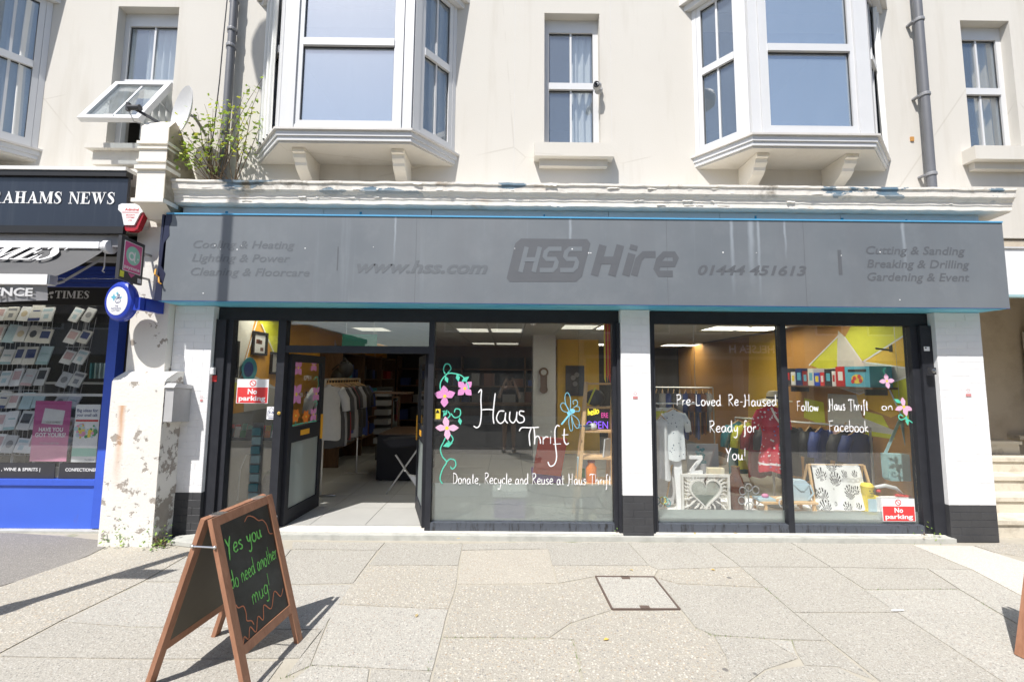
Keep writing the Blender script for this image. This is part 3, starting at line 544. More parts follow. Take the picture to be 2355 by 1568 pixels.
def put_panes(panes, mat, parent):
    for (o, u, n, a, b, z0, z1) in panes:
        mb = MB(); ob(mb, o, u, n, a+.001, b-.001, -.034 if True else 0, -.026, z0+.001, z1-.001); mb.build('pane', mat, parent)
        mb = MB()
        for q in ((a, a+.007, z0, z1), (b-.007, b, z0, z1), (a+.007, b-.007, z1-.012, z1), (a+.007, b-.007, z0, z0+.006)): ob(mb, o, u, n, q[0], q[1], -.025, -.018, q[2], q[3])
        mb.build('gasket', 'seal_dark', parent)

def bay(x0, x1, worn=False, mats='upper_glass'):
    fx0, fx1, D, z0, z1 = x0+.47, x1-.39 if x0 < 0 else x1-.53, -.45, 4.222, 6.02
    if x0 > 0: fx0 = x0+.39
    pts = [(x0, 0), (fx0, D), (fx1, D), (x1, 0)]; zt = 5.20
    mb = MB(); panes = []
    for k, (p, q) in enumerate(zip(pts, pts[1:])):
        u, n, L = basis(p, q)
        if k == 1:
            ob(mb, p, u, n, .0, .10, -.06, .006, z0, z1); ob(mb, p, u, n, L-.10, L, -.06, .006, z0, z1)
            ob(mb, p, u, n, .102, .15, -.06, .02, z0, z1); ob(mb, p, u, n, L-.15, L-.102, -.06, .02, z0, z1)
            sash(mb, panes, p, u, n, .152, L-.152, z0+.055, z1, zt, .05)
            ob(mb, p, u, n, .152, L-.152, -.06, .012, z0, z0+.053)
        else:
            a, b = (.05, L-.10) if k == 0 else (.10, L-.05)
            ob(mb, p, u, n, 0 if k == 0 else .02, a-.002, -.06, .004, z0, z1); ob(mb, p, u, n, b+.002, L-.02 if k == 0 else L, -.06, .004, z0, z1)
            sash(mb, panes, p, u, n, a, b, z0+.05, z1, zt, .05, bar=True); ob(mb, p, u, n, a, b, -.06, .01, z0, z0+.048)
    bw = mb.build('bay_window', 'upvc', B)
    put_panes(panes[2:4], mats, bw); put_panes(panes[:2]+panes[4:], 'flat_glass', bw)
    def off(d): return [(x0-d*1.25, 0), (fx0-d*.5, D-d), (fx1+d*.5, D-d), (x1+d*1.25, 0)]
    for nm, d, za, zb, m in (('sill', .05, 4.20, 4.221, 'upvc_dirty'), ('sill_moulding', .026, 4.145, 4.198, 'upvc'), ('sill_moulding', .012, 4.10, 4.143, 'upvc'), ('soffit', -.005, 4.078, 4.098, 'render_cream'), ('cap', .07, 6.025, 6.09, 'upvc'), ('cap', .12, 6.092, 6.20, 'upvc_dirty')):
        m_ = MB(); m_.prism([(a, b, za) for a, b in off(d)], (0, 0, zb-za)); m_.build(nm, m, bw)
    for bx in (fx0+.16, fx1-.16):
        m_ = MB(); prof = [(0, 4.076), (-.36, 4.076), (-.36, 4.035), (-.33, 4.03), (-.325, 3.985), (-.29, 3.95), (-.285, 3.92), (-.25, 3.885), (-.12, 3.80), (0, 3.79)]
        m_.prism([(bx-.065, y, z) for y, z in prof], (.13, 0, 0)); m_.build('bracket', 'console_paint', bw)
    return bw
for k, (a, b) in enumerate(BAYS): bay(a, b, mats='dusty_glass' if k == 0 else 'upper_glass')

def flat_window(x0, x1, z0, z1, hung=False):
    Yw = .10; p = (x0, Yw); u, n = Vector((1, 0, 0)), Vector((0, -1, 0)); L = x1-x0; zt = z0+(z1-z0)*.495
    mb = MB(); panes = []; sash(mb, panes, p, u, n, .0, L, z0+.0, z1-.10, zt, .062, bar=True, open_bottom=hung)
    mb.box(x0, x1, Yw, Yw+.04, z1-.10, z1)
    wn = mb.build('window', 'upvc', B); put_panes(panes, 'flat_glass', wn)
    sl_ = MB()
    if not hung: sl_.box(x0-.12, x1+.12, -.14, .098, z0-.16, z0-.002); sl_.box(x0-.06, x1+.06, -.07, -.002, z0-.24, z0-.162)
    else: sl_.box(x0-.10, x1+.12, -.13, .098, z0-.06, z0-.002); sl_.box(x0-.06, x1+.12, -.07, -.002, z0-.22, z0-.062)
    sl_.build('sill', 'render_cream', wn); return wn, zt
WN = []
for k, q in enumerate(WIN): WN.append(flat_window(*q, hung=(k == 0)))
# the top-hung lower sash of the left window, pushed open
wn, zt = WN[0]; x0, x1 = WIN[0][:2]; h0 = Vector((x0+.03, .04, zt-.05)); out = Vector((0, -.36, -.66)).normalized(); wv = Vector((1, 0, 0)); Ls = .78; Wd = x1-x0-.06; nn = wv.cross(out)
mb = MB()
for (a, b, c, d) in ((0, .06, 0, Ls), (Wd-.06, Wd, 0, Ls), (.06, Wd-.06, 0, .06), (.06, Wd-.06, Ls-.06, Ls)): mb.obox(h0+wv*(a+b)/2+out*(c+d)/2, wv*(b-a)/2, out*(d-c)/2, nn*.026)
mb.obox(h0+wv*Wd/2+out*Ls/2, wv*.011, out*(Ls/2-.06), nn*.008); opn = mb.build('open_sash', 'upvc', wn)
mb = MB(); mb.obox(h0+wv*Wd/2+out*Ls/2, wv*(Wd/2-.061), out*(Ls/2-.061), nn*.003); mb.build('open_sash_pane', 'dusty_glass', wn)
for e_ in (.02, Wd-.02): mb = MB(); mb.tube([h0+wv*e_+out*.35, h0+wv*e_+Vector((0, .03, -.35))], .007, 6); mb.build('stay', 'steel', wn)
mb = MB(); q = h0+wv*Wd/2+out*(Ls-.03)-nn*.03; mb.bar(q-wv*.05, q+wv*.05, .012, .03); mb.build('handle', 'white', wn)

# cornice over the shop sign
CX0, CX1 = -3.60, 5.32
prof = [(0, 3.725), (-.385, 3.70), (-.405, 3.694), (-.405, 3.672), (-.392, 3.664), (-.388, 3.60), (-.372, 3.588), (-.362, 3.565), (-.352, 3.558), (-.352, 3.525), (-.345, 3.518), (-.345, 3.472), (-.31, 3.458), (-.10, 3.45), (-.10, 3.32), (0, 3.32)]
mb = MB(); N = 120; rr = random.Random(5); ring_ = []
for i in range(N+1):
    x = CX0+(CX1-CX0)*i/N; dy = rr.uniform(-.004, .004); dz = rr.uniform(-.004, .004)
    inset = .0
    ring_.append([(x, (y+dy*(1 if y < -.2 else 0)), z+dz*(1 if y < -.2 else 0)) for y, z in prof])
vs = [v for r_ in ring_ for v in r_]; m = len(prof); fs = []
for i in range(N):
    for k in range(m): a, b = i*m+k, i*m+(k+1) % m; fs.append((b, a, a+m, b+m))
fs.append(list(range(m))); fs.append(list(range(N*m+m-1, N*m-1, -1)))
mb.add(vs, fs); corn = mb.build('cornice', 'cornice_paint', B)
flk = MB()
for i in range(40):   # curling flakes of paint along the mouldings
    x = rr.uniform(CX0+.1, CX1-.1); y, z = rr.choice([(-.391, 3.655), (-.390, 3.62), (-.354, 3.545), (-.347, 3.50), (-.347, 3.48), (-.407, 3.675)]); wd = rr.uniform(.02, .13); h = rr.uniform(.006, .025); c = rr.uniform(.003, .014)
    n_ = 5; top = [(x+wd*k/n_, y-.002, z+rr.uniform(0, .008)) for k in range(n_+1)]; bot = [(x+wd*k/n_+rr.uniform(-.005, .005), y-c*rr.uniform(.3, 1.), z-h*rr.uniform(.4, 1.)) for k in range(n_+1)]
    flk.add(top+bot, [(k, k+n_+1, k+n_+2, k+1) for k in range(n_)])
tag(flk.build('peeling_paint', 'offwhite', corn), kind='stuff')
mb = MB(); mb.prism([(CX0-.02, -.02, 3.70), (CX0-.02, -.33, 3.69), (CX0-.02, -.31, 3.60), (CX0-.02, -.25, 3.48), (CX0-.02, -.21, 3.36), (CX0-.02, -.02, 3.34)], (-.13, 0, 0)); mb.build('cornice_end_scroll', 'console_paint', B)

# downpipes
def pipe(x, z0, z1, r, clips, mat='pipe_grey'):
    mb = MB(); mb.tube([(x, -.085, z0), (x, -.085, z1)], r, 16); p = mb.build('downpipe', mat, B, smooth=60)
    for z in clips:
        m_ = MB(); m_.lathe([(r+.008, 0), (r+.010, .006), (r+.010, .03), (r+.008, .036)], (x, -.085, z), 16); m_.box(x-r-.03, x-r+.01, -.075, -.002, z+.008, z+.026); m_.build('clip', 'pipe_clip', p)
    return p
pipe(4.755, 3.70, 8.0, .043, (3.98, 4.93, 5.85)); pl_ = pipe(-3.24, 3.70, 8.0, .042, (5.42, 5.62, 6.0))
mb = MB(); mb.tube([(-3.30, -.10, 6.6), (-3.31, -.12, 5.6), (-3.32, -.12, 5.0), (-3.36, -.10, 4.4), (-3.45, -.04, 3.95)], .006, 6); mb.build('cable', 'charcoal', B)
box('wall_bracket', 'rust' if 'rust' in MATS else 'brown_orange', B, 4.63, 4.67, -.012, -.001, 4.44, 4.49)

# brick piers
def pier(x0, x1, zdark, name='pier', Y0=-.12):
    z_top = 2.415
    core = MB(); core.box(x0+.004, x1-.004, Y0+.006, .02, -.02, z_top); p = core.build('pier', 'white_mortar', B)
    dk = MB(); dk.box(x0+.003, x1-.003, Y0+.0055, .019, -.02, math.ceil(zdark/.075)*.075); dk.build('dark_core', 'dark_brick', p)
    c = 0; z = .0; ms = {}
    while z < z_top-.01:
        h = min(.075, z_top-z); xs = [x0]; first = .1075 if c % 2 else .225
        x = x0+first
        while x < x1-.06: xs.append(x); x += .225
        xs.append(x1)
        for a, b in zip(xs, xs[1:]):
            key = (round(b-a, 3), round(h, 3), z < zdark)
            if key not in ms:
                m_ = MB(); m_.chbox(.0, b-a, 0, .1, .0, h, .0035); ms[key] = m_.mesh('brick', 'dark_brick' if z < zdark else 'white_brick')
            link('brick', ms[key], p, (a, Y0+random.uniform(-.0008, .0008), z))
        z += .075; c += 1
    return p
pier(-3.616, -3.20, .44); pier(1.20, 1.515, .40); pier(4.63, 5.128, .34)
# lintel behind the sign
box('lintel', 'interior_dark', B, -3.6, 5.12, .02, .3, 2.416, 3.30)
# step in front
st = thing('shop_step', (.8, 0, 0), 'long pale stone step along the foot of the grey fronted shop', 'step')
mb = MB(); mb.box(-2.9, 4.64, -.155, .06, -.02, .045); mb.build('riser', 'threshold_front', st)
mb = MB(); mb.box(-2.9, 4.60, -.10, .09, .046, .056); mb.build('tread', 'threshold_stone', st)
mb = MB(); mb.prism([G(392, 1252), G(440, 1258), G(560, 1258), G(640, 1240), G(480, 1232), G(405, 1240)], (0, 0, .035)); mb.build('kerb_patch', 'threshold_front', st)
# ------------------------------------------------------------------ grey shop sign
FY = -.38
S = thing('shop_sign', (.8, FY, 2.42), 'long faded grey fascia sign with ghost lettering of the hire shop', 'sign')
sx0, sx1, sz0, sz1 = -3.555, 5.15, 2.422, 3.325
mb = MB(); mb.box(sx0, sx1, FY, FY+.02, sz0, sz1); mb.build('panel', 'fascia_grey', S)
mb = MB(); mb.box(sx1-.012, sx1+.003, FY+.021, -.002, sz0, sz1); mb.build('end_panel', 'fascia_grey', S)
mb = MB(); mb.prism([(-3.63, FY-.003, sz0), (sx0-.001, FY-.003, sz0), (sx0-.001, FY-.003, 2.60), (sx0+.02, FY-.003, 2.7), (sx0-.03, FY-.003, 2.78), (sx0-.02, FY-.003, 3.02), (sx0+.03, FY-.003, 3.1), (sx0+.02, FY-.003, 3.2), (sx0+.04, FY-.003, 3.25), (sx0+.04, FY-.003, sz1), (-3.575, FY-.003, sz1)], (0, .006, 0)); mb.box(-3.622, -3.60, FY+.004, -.12, sz0, sz1); mb.build('peeled_end_strip', 'navy_peel', S)
mb = MB(); mb.box(-3.57, sx1, FY-.008, FY+.05, sz1+.001, sz1+.016); mb.build('top_trim', 'blue_trim', S)
for a, b in ((-3.6, -.93), (-.925, 2.2), (2.205, 5.14)):
    mb = MB(); mb.box(a, b, FY+.022, -.002, sz0-.004, sz0+.006); mb.build('soffit_board', 'soffit_blue', S)
for x_ in (-.98, 1.62, 3.05): box('panel_joint', 'ghost_letter', S, x_, x_+.003, FY-.001, FY+.001, sz0, sz1)
box('bottom_trim', 'shop_blue_dark', S, -3.6, sx1, FY-.003, FY+.006, sz0-.003, sz0-.0005)
x = -3.5
for k, wd in enumerate((1.5, 1.15, 1.9, 1.2, 1.3, 1.5)):
    box('backing_board', 'board_white', S, x, min(x+wd-.006, 5.06), -.262, -.245, 3.343, 3.452); x += wd
for x in (-3.05, -1.62, -1.1, .35, 1.9, 2.62, 3.55, 4.25): zz_ = random.uniform(3.355, 3.40); box('paint_mark', 'cyan_paint', S, x, x+random.uniform(.008, .03), -.265, -.2625, zz_, zz_+random.uniform(.02, .05))
fr = Frame((0, FY-.0015, 0), (1, 0, 0), (0, 0, 1))
def sign_text(t, x0, yb, x1, hpx, shear=.22, bold=.012, name='lettering', mat='ghost_letter'):
    a = U(x0, yb, FY); b = U(x1, yb, FY); h = hpx*(CAM_D+FY)/LENS_PX; m_ = MB(); font_text(m_, fr, t, a.x, a.z, h, b.x-a.x, .0, shear, bold=bold); m_.build(name, mat, S)
for t, x0, yb, x1 in (('Cooling & Heating', 444, 570, 678), ('Lighting & Power', 441, 601, 667), ('Cleaning & Floorcare', 438, 633, 712)): sign_text(t, x0, yb, x1, 19, mat='ghost_faint')
for t, x0, yb, x1 in (('Cutting & Sanding', 1992, 584, 2220), ('Breaking & Drilling', 1994, 615, 2230), ('Gardening & Event', 1995, 645, 2230)): sign_text(t, x0, yb, x1, 20)
sign_text('www.hss.com', 820, 626, 1122, 30, .3, .032, mat='ghost_faint'); sign_text('01444 451613', 1605, 631, 1855, 23, .25, .028, mat='ghost_letter')
for x in (776, 1931):
    a = U(x-2, 622 if x < 1000 else 632, FY); b = U(x+3, 567 if x < 1000 else 575, FY); m_ = MB(); rect(m_, fr, a.x, b.x, a.z, b.z); m_.build('divider', 'ghost_letter', S)
def sp(x, y): q = U(x, y, FY); return q.x, q.z
lg = [(1165,640),(1185,560),(1198,549),(1350,550),(1358,560),(1338,636),(1325,648),(1172,648)]
m_ = MB(); m_.poly([fr(*sp(*p)) for p in reversed(lg)]); m_.build('logo_block', 'ghost_letter', S)
def tech(mb, strokes, x0, yb, wpx, hpx, wd, mat_d=.0, sh=.28):
    for i_, s_ in enumerate(strokes):
        pts = [sp(x0+(px+sh*py*hpx/wpx)*wpx, yb-py*hpx) for px, py in s_]; ribbon(mb, fr, pts, wd*(CAM_D+FY)/LENS_PX, mat_d+.0004*i_)
TE = {'H': [[(.1, 0), (.1, 1)], [(.9, 0), (.9, 1)], [(.1, .5), (.9, .5)]], 'S': [[(1, .92), (.25, .92), (.1, .8), (.1, .62), (.25, .52), (.78, .52), (.9, .4), (.9, .2), (.78, .08), (0, .08)]],
      'i': [[(.5, 0), (.5, .72)], [(.5, .84), (.5, 1.0)]], 'r': [[(.15, 0), (.15, .5), (.35, .66), (1, .66)]], 'e': [[(1, .06), (.3, .06), (.12, .2), (.12, .5), (.3, .66), (.8, .66), (.92, .56), (.92, .36), (.12, .36)]]}
m_ = MB()
for k, c in enumerate('HSS'): tech(m_, TE[c], 1193+k*47, 626, 38, 58, 11, .0015, .25)
m_.build('logo_lettering', 'fascia_letter_light', S)
m_ = MB(); tech(m_, TE['H'], 1362, 634, 50, 70, 18, .0); tech(m_, TE['i'], 1428, 634, 22, 70, 18, .0); tech(m_, TE['r'], 1452, 634, 42, 74, 16, .0); tech(m_, TE['e'], 1500, 634, 46, 74, 15, .0)
m_.build('logo_lettering', 'ghost_letter', S)
m_ = MB(); rr = random.Random(8)
for k in range(16): x, z = rr.uniform(-3.3, 5), rr.choice([2.98, 2.96, 2.5, 3.0]); disc(m_, fr, x, z, rr.uniform(.004, .009), .002, 6)
m_.build('screw_hole', 'white', S)
m_ = MB(); m_.tube([(-3.62, FY-.02, 2.74), (-3.60, FY-.05, 2.68), (-3.585, FY-.02, 2.66), (-3.56, FY-.04, 2.60), (-3.545, FY-.03, 2.585)], .008, 6); m_.build('torn_cable', 'orange', S)

# ------------------------------------------------------------------ shopfront
SF = thing('thrift_shopfront', (.8, 0, .05), 'black framed shopfront of the thrift shop with painted window lettering', 'shopfront')
zb, zt, ZD = .14, 2.275, U(820, 812).z
def fbox(nm, x0, x1, z0, z1, y0=-.045, y1=.04, m='frame_black'): return box(nm, m, SF, x0, x1, y0, y1, z0, z1)
fbox('head', -3.2, 1.198, zt, 2.41, -.04); fbox('head', 1.517, 4.628, zt, 2.41, -.04)
fbox('jamb_board', -3.198, -3.09, .0, zt-.001, -.075, .03); fbox('jamb', -3.088, -3.03, .056, zt-.001); fbox('mullion', -2.535, -2.45, .056, zt-.001, -.05); fbox('mullion', -.885, -.825, .056, zt-.001, -.05)
fbox('jamb', 1.125, 1.165, .056, zt-.001); fbox('jamb_board', 1.166, 1.198, .0, zt-.001, -.085, .03); fbox('jamb_board', 1.517, 1.548, .0, zt-.001, -.085, .03); fbox('jamb', 1.549, 1.59, .056, zt-.001)
fbox('mullion', 2.975, 3.04, .056, zt-.001, -.05); fbox('jamb', 4.42, 4.50, .056, zt-.001); fbox('jamb_board', 4.502, 4.628, .0, zt-.001, -.075, .03)
ZT = U(820, 796).z; fbox('transom', -2.449, -.886, ZD, ZT)
for a, b in ((-3.029, -2.536), (-.824, 1.124), (1.591, 2.974), (3.041, 4.419)): fbox('bottom_rail', a, b, .057, zb, -.05, .04, 'frame_sill')
def pane(x0, x1, z0, z1, mat='shop_glass'): return box('pane', mat, SF, x0+.001, x1-.001, .0, .008, z0+.001, z1-.001)
P1 = pane(-3.029, -2.536, zb, zt); PT = pane(-2.449, -.886, ZT+.001, zt); P2 = pane(-.824, 1.124, zb, zt); P3 = pane(1.591, 2.974, zb, zt); P4 = pane(3.041, 4.419, zb, zt)
def film(p, x0, x1, z1): box('frosted_film', 'frosted_film', p, x0+.004, x1-.004, .010, .0115, zb+.003, z1)
film(P2, -.824, 1.124, U(1200, 1112).z); film(P3, 1.591, 2.974, U(1600, 1172).z); film(P4, 3.041, 4.419, U(1950, 1176).z)
# doors: two leaves standing open into the shop
def leaf(hx, sgn, ang, Lw):
    o = Vector((hx, .03, 0)); u = Vector((math.cos(R(ang))*sgn, math.sin(R(ang)), 0)); n = Vector((u.y, -u.x, 0))*1
    if sgn < 0: n = -n
    def lb(mb, a, b, z0, z1, t=.022): mb.obox(o+u*(a+b)/2+Vector((0, 0, (z0+z1)/2)), u*(b-a)/2, Vector((0, 0, (z1-z0)/2)), n*t)
    mb = MB(); lb(mb, 0, .07, .065, ZD-.01); lb(mb, Lw-.07, Lw, .065, ZD-.01); lb(mb, .07, Lw-.07, ZD-.10, ZD-.01); lb(mb, .07, Lw-.07, .065, .22); lb(mb, .07, Lw-.07, .93, 1.10)
    d = mb.build('door', 'frame_black', SF)
    mb = MB(); lb(mb, .071, Lw-.071, 1.101, ZD-.101, .004); mb.build('door_pane', 'shop_glass', d)
    mb = MB(); lb(mb, .071, Lw-.071, .221, .929, .004); mb.build('frosted_door_pane', 'frosted_film', d)
    mb = MB(); mb.obox(o+u*(Lw-.035)+Vector((0, 0, 1.04))+n*.03, u*.02, Vector((0, 0, .15)), n*.006); mb.obox(o+u*(Lw-.035)+Vector((0, 0, 1.04))-n*.03, u*.02, Vector((0, 0, .15)), n*.006); mb.build('handle', 'door_handle_amber', d)
    mb = MB(); mb.obox(o+u*(Lw*.45)+Vector((0, 0, 1.02))+n*.026, u*.09, Vector((0, 0, .03)), n*.003); mb.build('push_plate', 'door_handle_amber', d)
    return d, Frame(o+n*.006, u, (0, 0, 1)), n
DL, FDL, nDL = leaf(-2.43, 1, 86, .72); DR, FDR, nDR = leaf(-.91, -1, 72, .72)

GF = Frame((0, -.0012, 0), (1, 0, 0), (0, 0, 1))   # outer face of the shop glass
def gp(x, y): q = U(x, y, 0); return q.x, q.z
def glass_text(text, x0, y0, x1, hpx, parent, wpx=2.3, slope=0., mat='paint_white', nm='painted_lettering', seed=1):
    a = gp(x0, y0); b = gp(x1, y0); k = CAM_D/LENS_PX; adv = sum(HAND[c][0]+.10 for c in text); sx = (b[0]-a[0])/adv; x = a[0]
    for w_ in text.split(' '):
        n_ = sum(HAND[c][0]+.10 for c in w_)*sx; m_ = MB(); hand_text(m_, GF, w_, x, a[1]+slope*(x-a[0]), hpx*k, n_, wpx*k, slope, .0012, random.Random(seed)); m_.build(nm, mat, parent); x += n_+(HAND[' '][0]+.10)*sx
def stroke(m_, pts, wpx, d=.0012): ribbon(m_, GF, _smooth([gp(*p) for p in pts]), wpx*CAM_D/LENS_PX, d, taper=True)
# Haus Thrift
HT = []
for s_ in ([(1100,903),(1107,896),(1106,920),(1107,950),(1104,975),(1097,983),(1089,979)], [(1139,904),(1136,930),(1134,958),(1136,974)], [(1108,942),(1122,941),(1136,942)],
    [(1160,945),(1148,946),(1142,962),(1150,973),(1160,966),(1163,948)], [(1163,948),(1162,965),(1168,973)], [(1173,946),(1172,964),(1180,972),(1187,962),(1189,946)], [(1189,946),(1188,964),(1193,971)], [(1206,946),(1196,945),(1195,953),(1204,958),(1205,968),(1196,972),(1190,969)],
    [(1194,991),(1200,983),(1218,983),(1240,982)], [(1222,983),(1217,1000),(1219,1025)], [(1228,984),(1230,1005),(1229,1022)], [(1229,1008),(1237,1002),(1242,1010),(1243,1020)], [(1249,1003),(1249,1021)], [(1249,1010),(1255,1004),(1261,1005)], [(1266,1003),(1266,1020)], [(1267,991),(1268,993)],
    [(1287,980),(1281,978),(1276,990),(1277,1020),(1280,1050),(1275,1067),(1265,1071),(1260,1061)], [(1272,1021),(1290,1020)], [(1298,985),(1297,1010),(1302,1021),(1308,1018)], [(1292,1000),(1307,999)]): HT.append(s_)
for part_ in (HT[:8], HT[8:]):
    m_ = MB(); [stroke(m_, s_, 2.7, .0012+.0002*i_) for i_, s_ in enumerate(part_)]; m_.build('painted_lettering', 'paint_white', P2)
glass_text('Donate, Recycle and Reuse at Haus Thrift', 1042, 1111, 1407, 24, P2, 2.0, slope=-.004)
# vine and flowers
m_ = MB()
for s_ in ([(1024,860),(1020,850),(1024,838),(1033,838),(1037,848),(1030,858),(1040,858),(1062,864),(1075,882),(1078,895)], [(1030,858),(1015,875),(1013,895),(1022,915)], [(1030,945),(1035,955),(1024,968),(1024,982)], [(1037,950),(1046,960),(1058,955),(1058,942),(1048,940),(1045,948)],
    [(1020,1016),(1026,1004),(1036,1000),(1042,1010),(1036,1018),(1030,1012)], [(1020,1016),(1013,1032),(1018,1050),(1027,1062),(1018,1078),(1012,1100),(1018,1112)], [(1027,1062),(1035,1055),(1046,1058),(1048,1070),(1040,1078),(1036,1072)]): stroke(m_, s_, 2.6)
m_.build('painted_vine', 'paint_mint', P2)
def petals(cx, cy, L, parent, mat, angs, wd=.36, d=.0014, scale=(1, 1), fr_=None, loc=None):
    m_ = MB(); k = CAM_D/LENS_PX; c = gp(cx, cy) if loc is None else loc; f_ = fr_ or GF
    for j, a in enumerate(angs):
        ca, sa = math.cos(R(a)), math.sin(R(a)); pts = []
        for t, w_ in ((0, .06), (.25, wd*.7), (.55, wd), (.8, wd*.55), (1, 0)): pts.append((t, w_))
        out = [(t, w_) for t, w_ in pts] + [(t, -w_) for t, w_ in reversed(pts[:-1])]
        m_.poly([f_(c[0]+L*k*(t*ca-w_*sa)*scale[0], c[1]+L*k*(t*sa+w_*ca)*scale[1], d+.0002*j) for t, w_ in reversed(out)])
    o_ = m_.build('painted_flower', mat, parent); m2 = MB(); disc(m2, f_, c[0], c[1], L*k*.16, d+.0016, 8); m2.build('flower_centre', 'yellow', o_ if False else parent); return o_
petals(1069, 893, 22, P2, 'paint_pink', (45, 135, 225, 315)); petals(1023, 911, 25, P2, 'paint_pink', (20, 97, 165, 268)); petals(1028, 984, 27, P2, 'paint_pale_pink', (2, 100, 178, 275), .28)
m_ = MB()
for x, y, a, L in ((1027,872,110,18),(1053,868,100,20),(1070,872,35,22),(1058,968,100,18),(1024,950,60,18),(1030,1022,200,24),(1022,946,170,10)):
    c = gp(x, y); k = L*CAM_D/LENS_PX; ca, sa = math.cos(R(a)), math.sin(R(a)); m_.poly([GF(c[0]+k*(t*ca-w_*sa), c[1]+k*(t*sa+w_*ca), .0016) for t, w_ in ((-.5, 0), (0, -.25), (.5, 0), (0, .25))])
m_.build('painted_leaf', 'paint_mint', P2)
# dragonfly
m_ = MB(); stroke(m_, [(1291,976),(1302,962),(1312,950)], 3.5); c = gp(1316, 945); disc(m_, GF, c[0], c[1], .032, .0013, 12, .026); stroke(m_, [(1306,953),(1312,948),(1318,944)], 9)
for s_ in ([(1308,945),(1300,925),(1300,908),(1306,903),(1312,918),(1311,945)], [(1306,948),(1294,944),(1289,932),(1296,926),(1306,938),(1308,948)], [(1310,955),(1308,972),(1312,990),(1317,985),(1314,960)], [(1315,952),(1330,965),(1332,980),(1326,984),(1318,970),(1314,954)], [(1318,938),(1328,930),(1326,920),(1318,922),(1319,930)], [(1322,945),(1332,945),(1332,936),(1325,934)]): stroke(m_, s_, 1.2)
m_.build('painted_dragonfly', 'paint_sky', P2)
# right-hand panes
glass_text('Pre-Loved. Re-Haused', 1556, 932, 1788, 25, P3, 2.4, slope=.004); glass_text('Ready for', 1632, 994, 1742, 26, P3, 2.4, slope=.02); glass_text("You!", 1670, 1056, 1718, 26, P3, 2.4)
glass_text('Follow', 1833, 944, 1884, 22, P4, 2.3); glass_text('Haus Thrift', 1906, 943, 1998, 25, P4, 2.3); glass_text('on', 2028, 942, 2056, 18, P4, 2.3); glass_text('Facebook.', 1907, 992, 2006, 25, P4, 2.3)
petals(2078, 935, 22, P4, 'paint_pale_pink', (-20, 95, 200, 285), .26); petals(2039, 876, 18, P4, 'paint_pale_pink', (5, 95, 185, 280), .3)
m_ = MB()
for s_ in ([(2080,948),(2084,958),(2072,965),(2066,958),(2070,953),(2076,957)], [(2080,962),(2090,966),(2098,972)], [(2036,862),(2031,852),(2037,846)]): stroke(m_, s_, 2.6)
for x, y, a in ((2086,968,95),(2064,922,150)):
    c = gp(x, y); k = 20*CAM_D/LENS_PX; ca, sa = math.cos(R(a)), math.sin(R(a)); m_.poly([GF(c[0]+k*(t*ca-w_*sa), c[1]+k*(t*sa+w_*ca), .0016) for t, w_ in ((-.5, 0), (0, -.22), (.5, 0), (0, .22))])
m_.build('painted_vine', 'paint_mint', P4)
# flowers and opening hours on the open door
def dtext(t, x, z, h, wd): m_ = MB(); hand_text(m_, FDL, t, x, z, h, wd, .008, 0, .002); m_.build('painted_lettering', 'paint_white', DL)
dtext('OPEN', .28, 1.62, .05, .16); dtext('11 - 5', .22, 1.42, .05, .17); dtext('Tue - Su', .22, 1.34, .05, .22) if False else None
for x, z, L, m in ((.15, 1.76, 22, 'paint_pink'), (.48, 1.80, 20, 'paint_pink'), (.14, 1.46, 30, 'paint_pink'), (.56, 1.45, 22, 'paint_pink'), (.52, 1.2, 20, 'paint_pink'), (.15, 1.22, 18, 'paint_orange'), (.36, 1.19, 18, 'paint_orange')):
    petals(0, 0, L, DL, m, (50, 130, 230, 310) if m == 'paint_pink' else range(0, 360, 60), .34, .002, fr_=FDL, loc=(x, z))
m_ = MB(); ribbon(m_, FDL, [(.08, 1.115), (.3, 1.12), (.6, 1.118)], .014, .002); ribbon(m_, FDL, [(.16, 1.12), (.15, 1.2)], .01, .002); ribbon(m_, FDL, _smooth([(.5, 1.62), (.56, 1.66), (.6, 1.58), (.58, 1.5)]), .01, .002); ribbon(m_, FDL, _smooth([(.52, 1.34), (.56, 1.36), (.6, 1.33), (.56, 1.3)]), .01, .002); m_.build('painted_vine', 'paint_mint', DL)

# ------------------------------------------------------------------ signs and fittings on the shopfront
def plate(name, x0, y0, x1, y1, Y, mat, label, cat, th=.003):
    f_, wd, h = facade(x0, y0, x1, y1, Y); t = thing(name, f_(wd/2, 0), label, cat); m_ = MB(); card(m_, f_, 0, wd, 0, h, th); m_.build('plate', mat, t); f_.o = f_.o + f_.n*th; return t, f_, wd, h
def no_parking(x0, y0, x1, y1, Y, label):
    t, f_, wd, h = plate('no_parking_sign', x0, y0, x1, y1, Y, 'white', label, 'sign')
    m_ = MB(); rect(m_, f_, wd*.02, wd*.98, h*.02, h*.66, .0008); m_.build('red_field', 'sign_red', t)
    m_ = MB(); ring(m_, f_, wd/2, h*.83, h*.12, h*.035, .0008); ribbon(m_, f_, [(wd/2-h*.085, h*.83+h*.085), (wd/2+h*.085, h*.83-h*.085)], h*.03, .001); m_.build('prohibition_symbol', 'sign_red', t)
    m_ = MB(); font_text(m_, f_, 'No', wd/2, h*.39, h*.22, None, .0016, 0, 'CENTER', .03); m_.build('lettering', 'paint_white', t); m_ = MB(); font_text(m_, f_, 'parking', wd/2, h*.12, h*.20, wd*.84, .0016, 0, 'CENTER', .03); m_.build('lettering', 'paint_white', t)
no_parking(543, 872, 619, 927, -.001, 'red and white No parking sign stuck on the narrow left window')
no_parking(2030, 1146, 2102, 1198, -.001, 'red and white No parking sign low in the rightmost window')
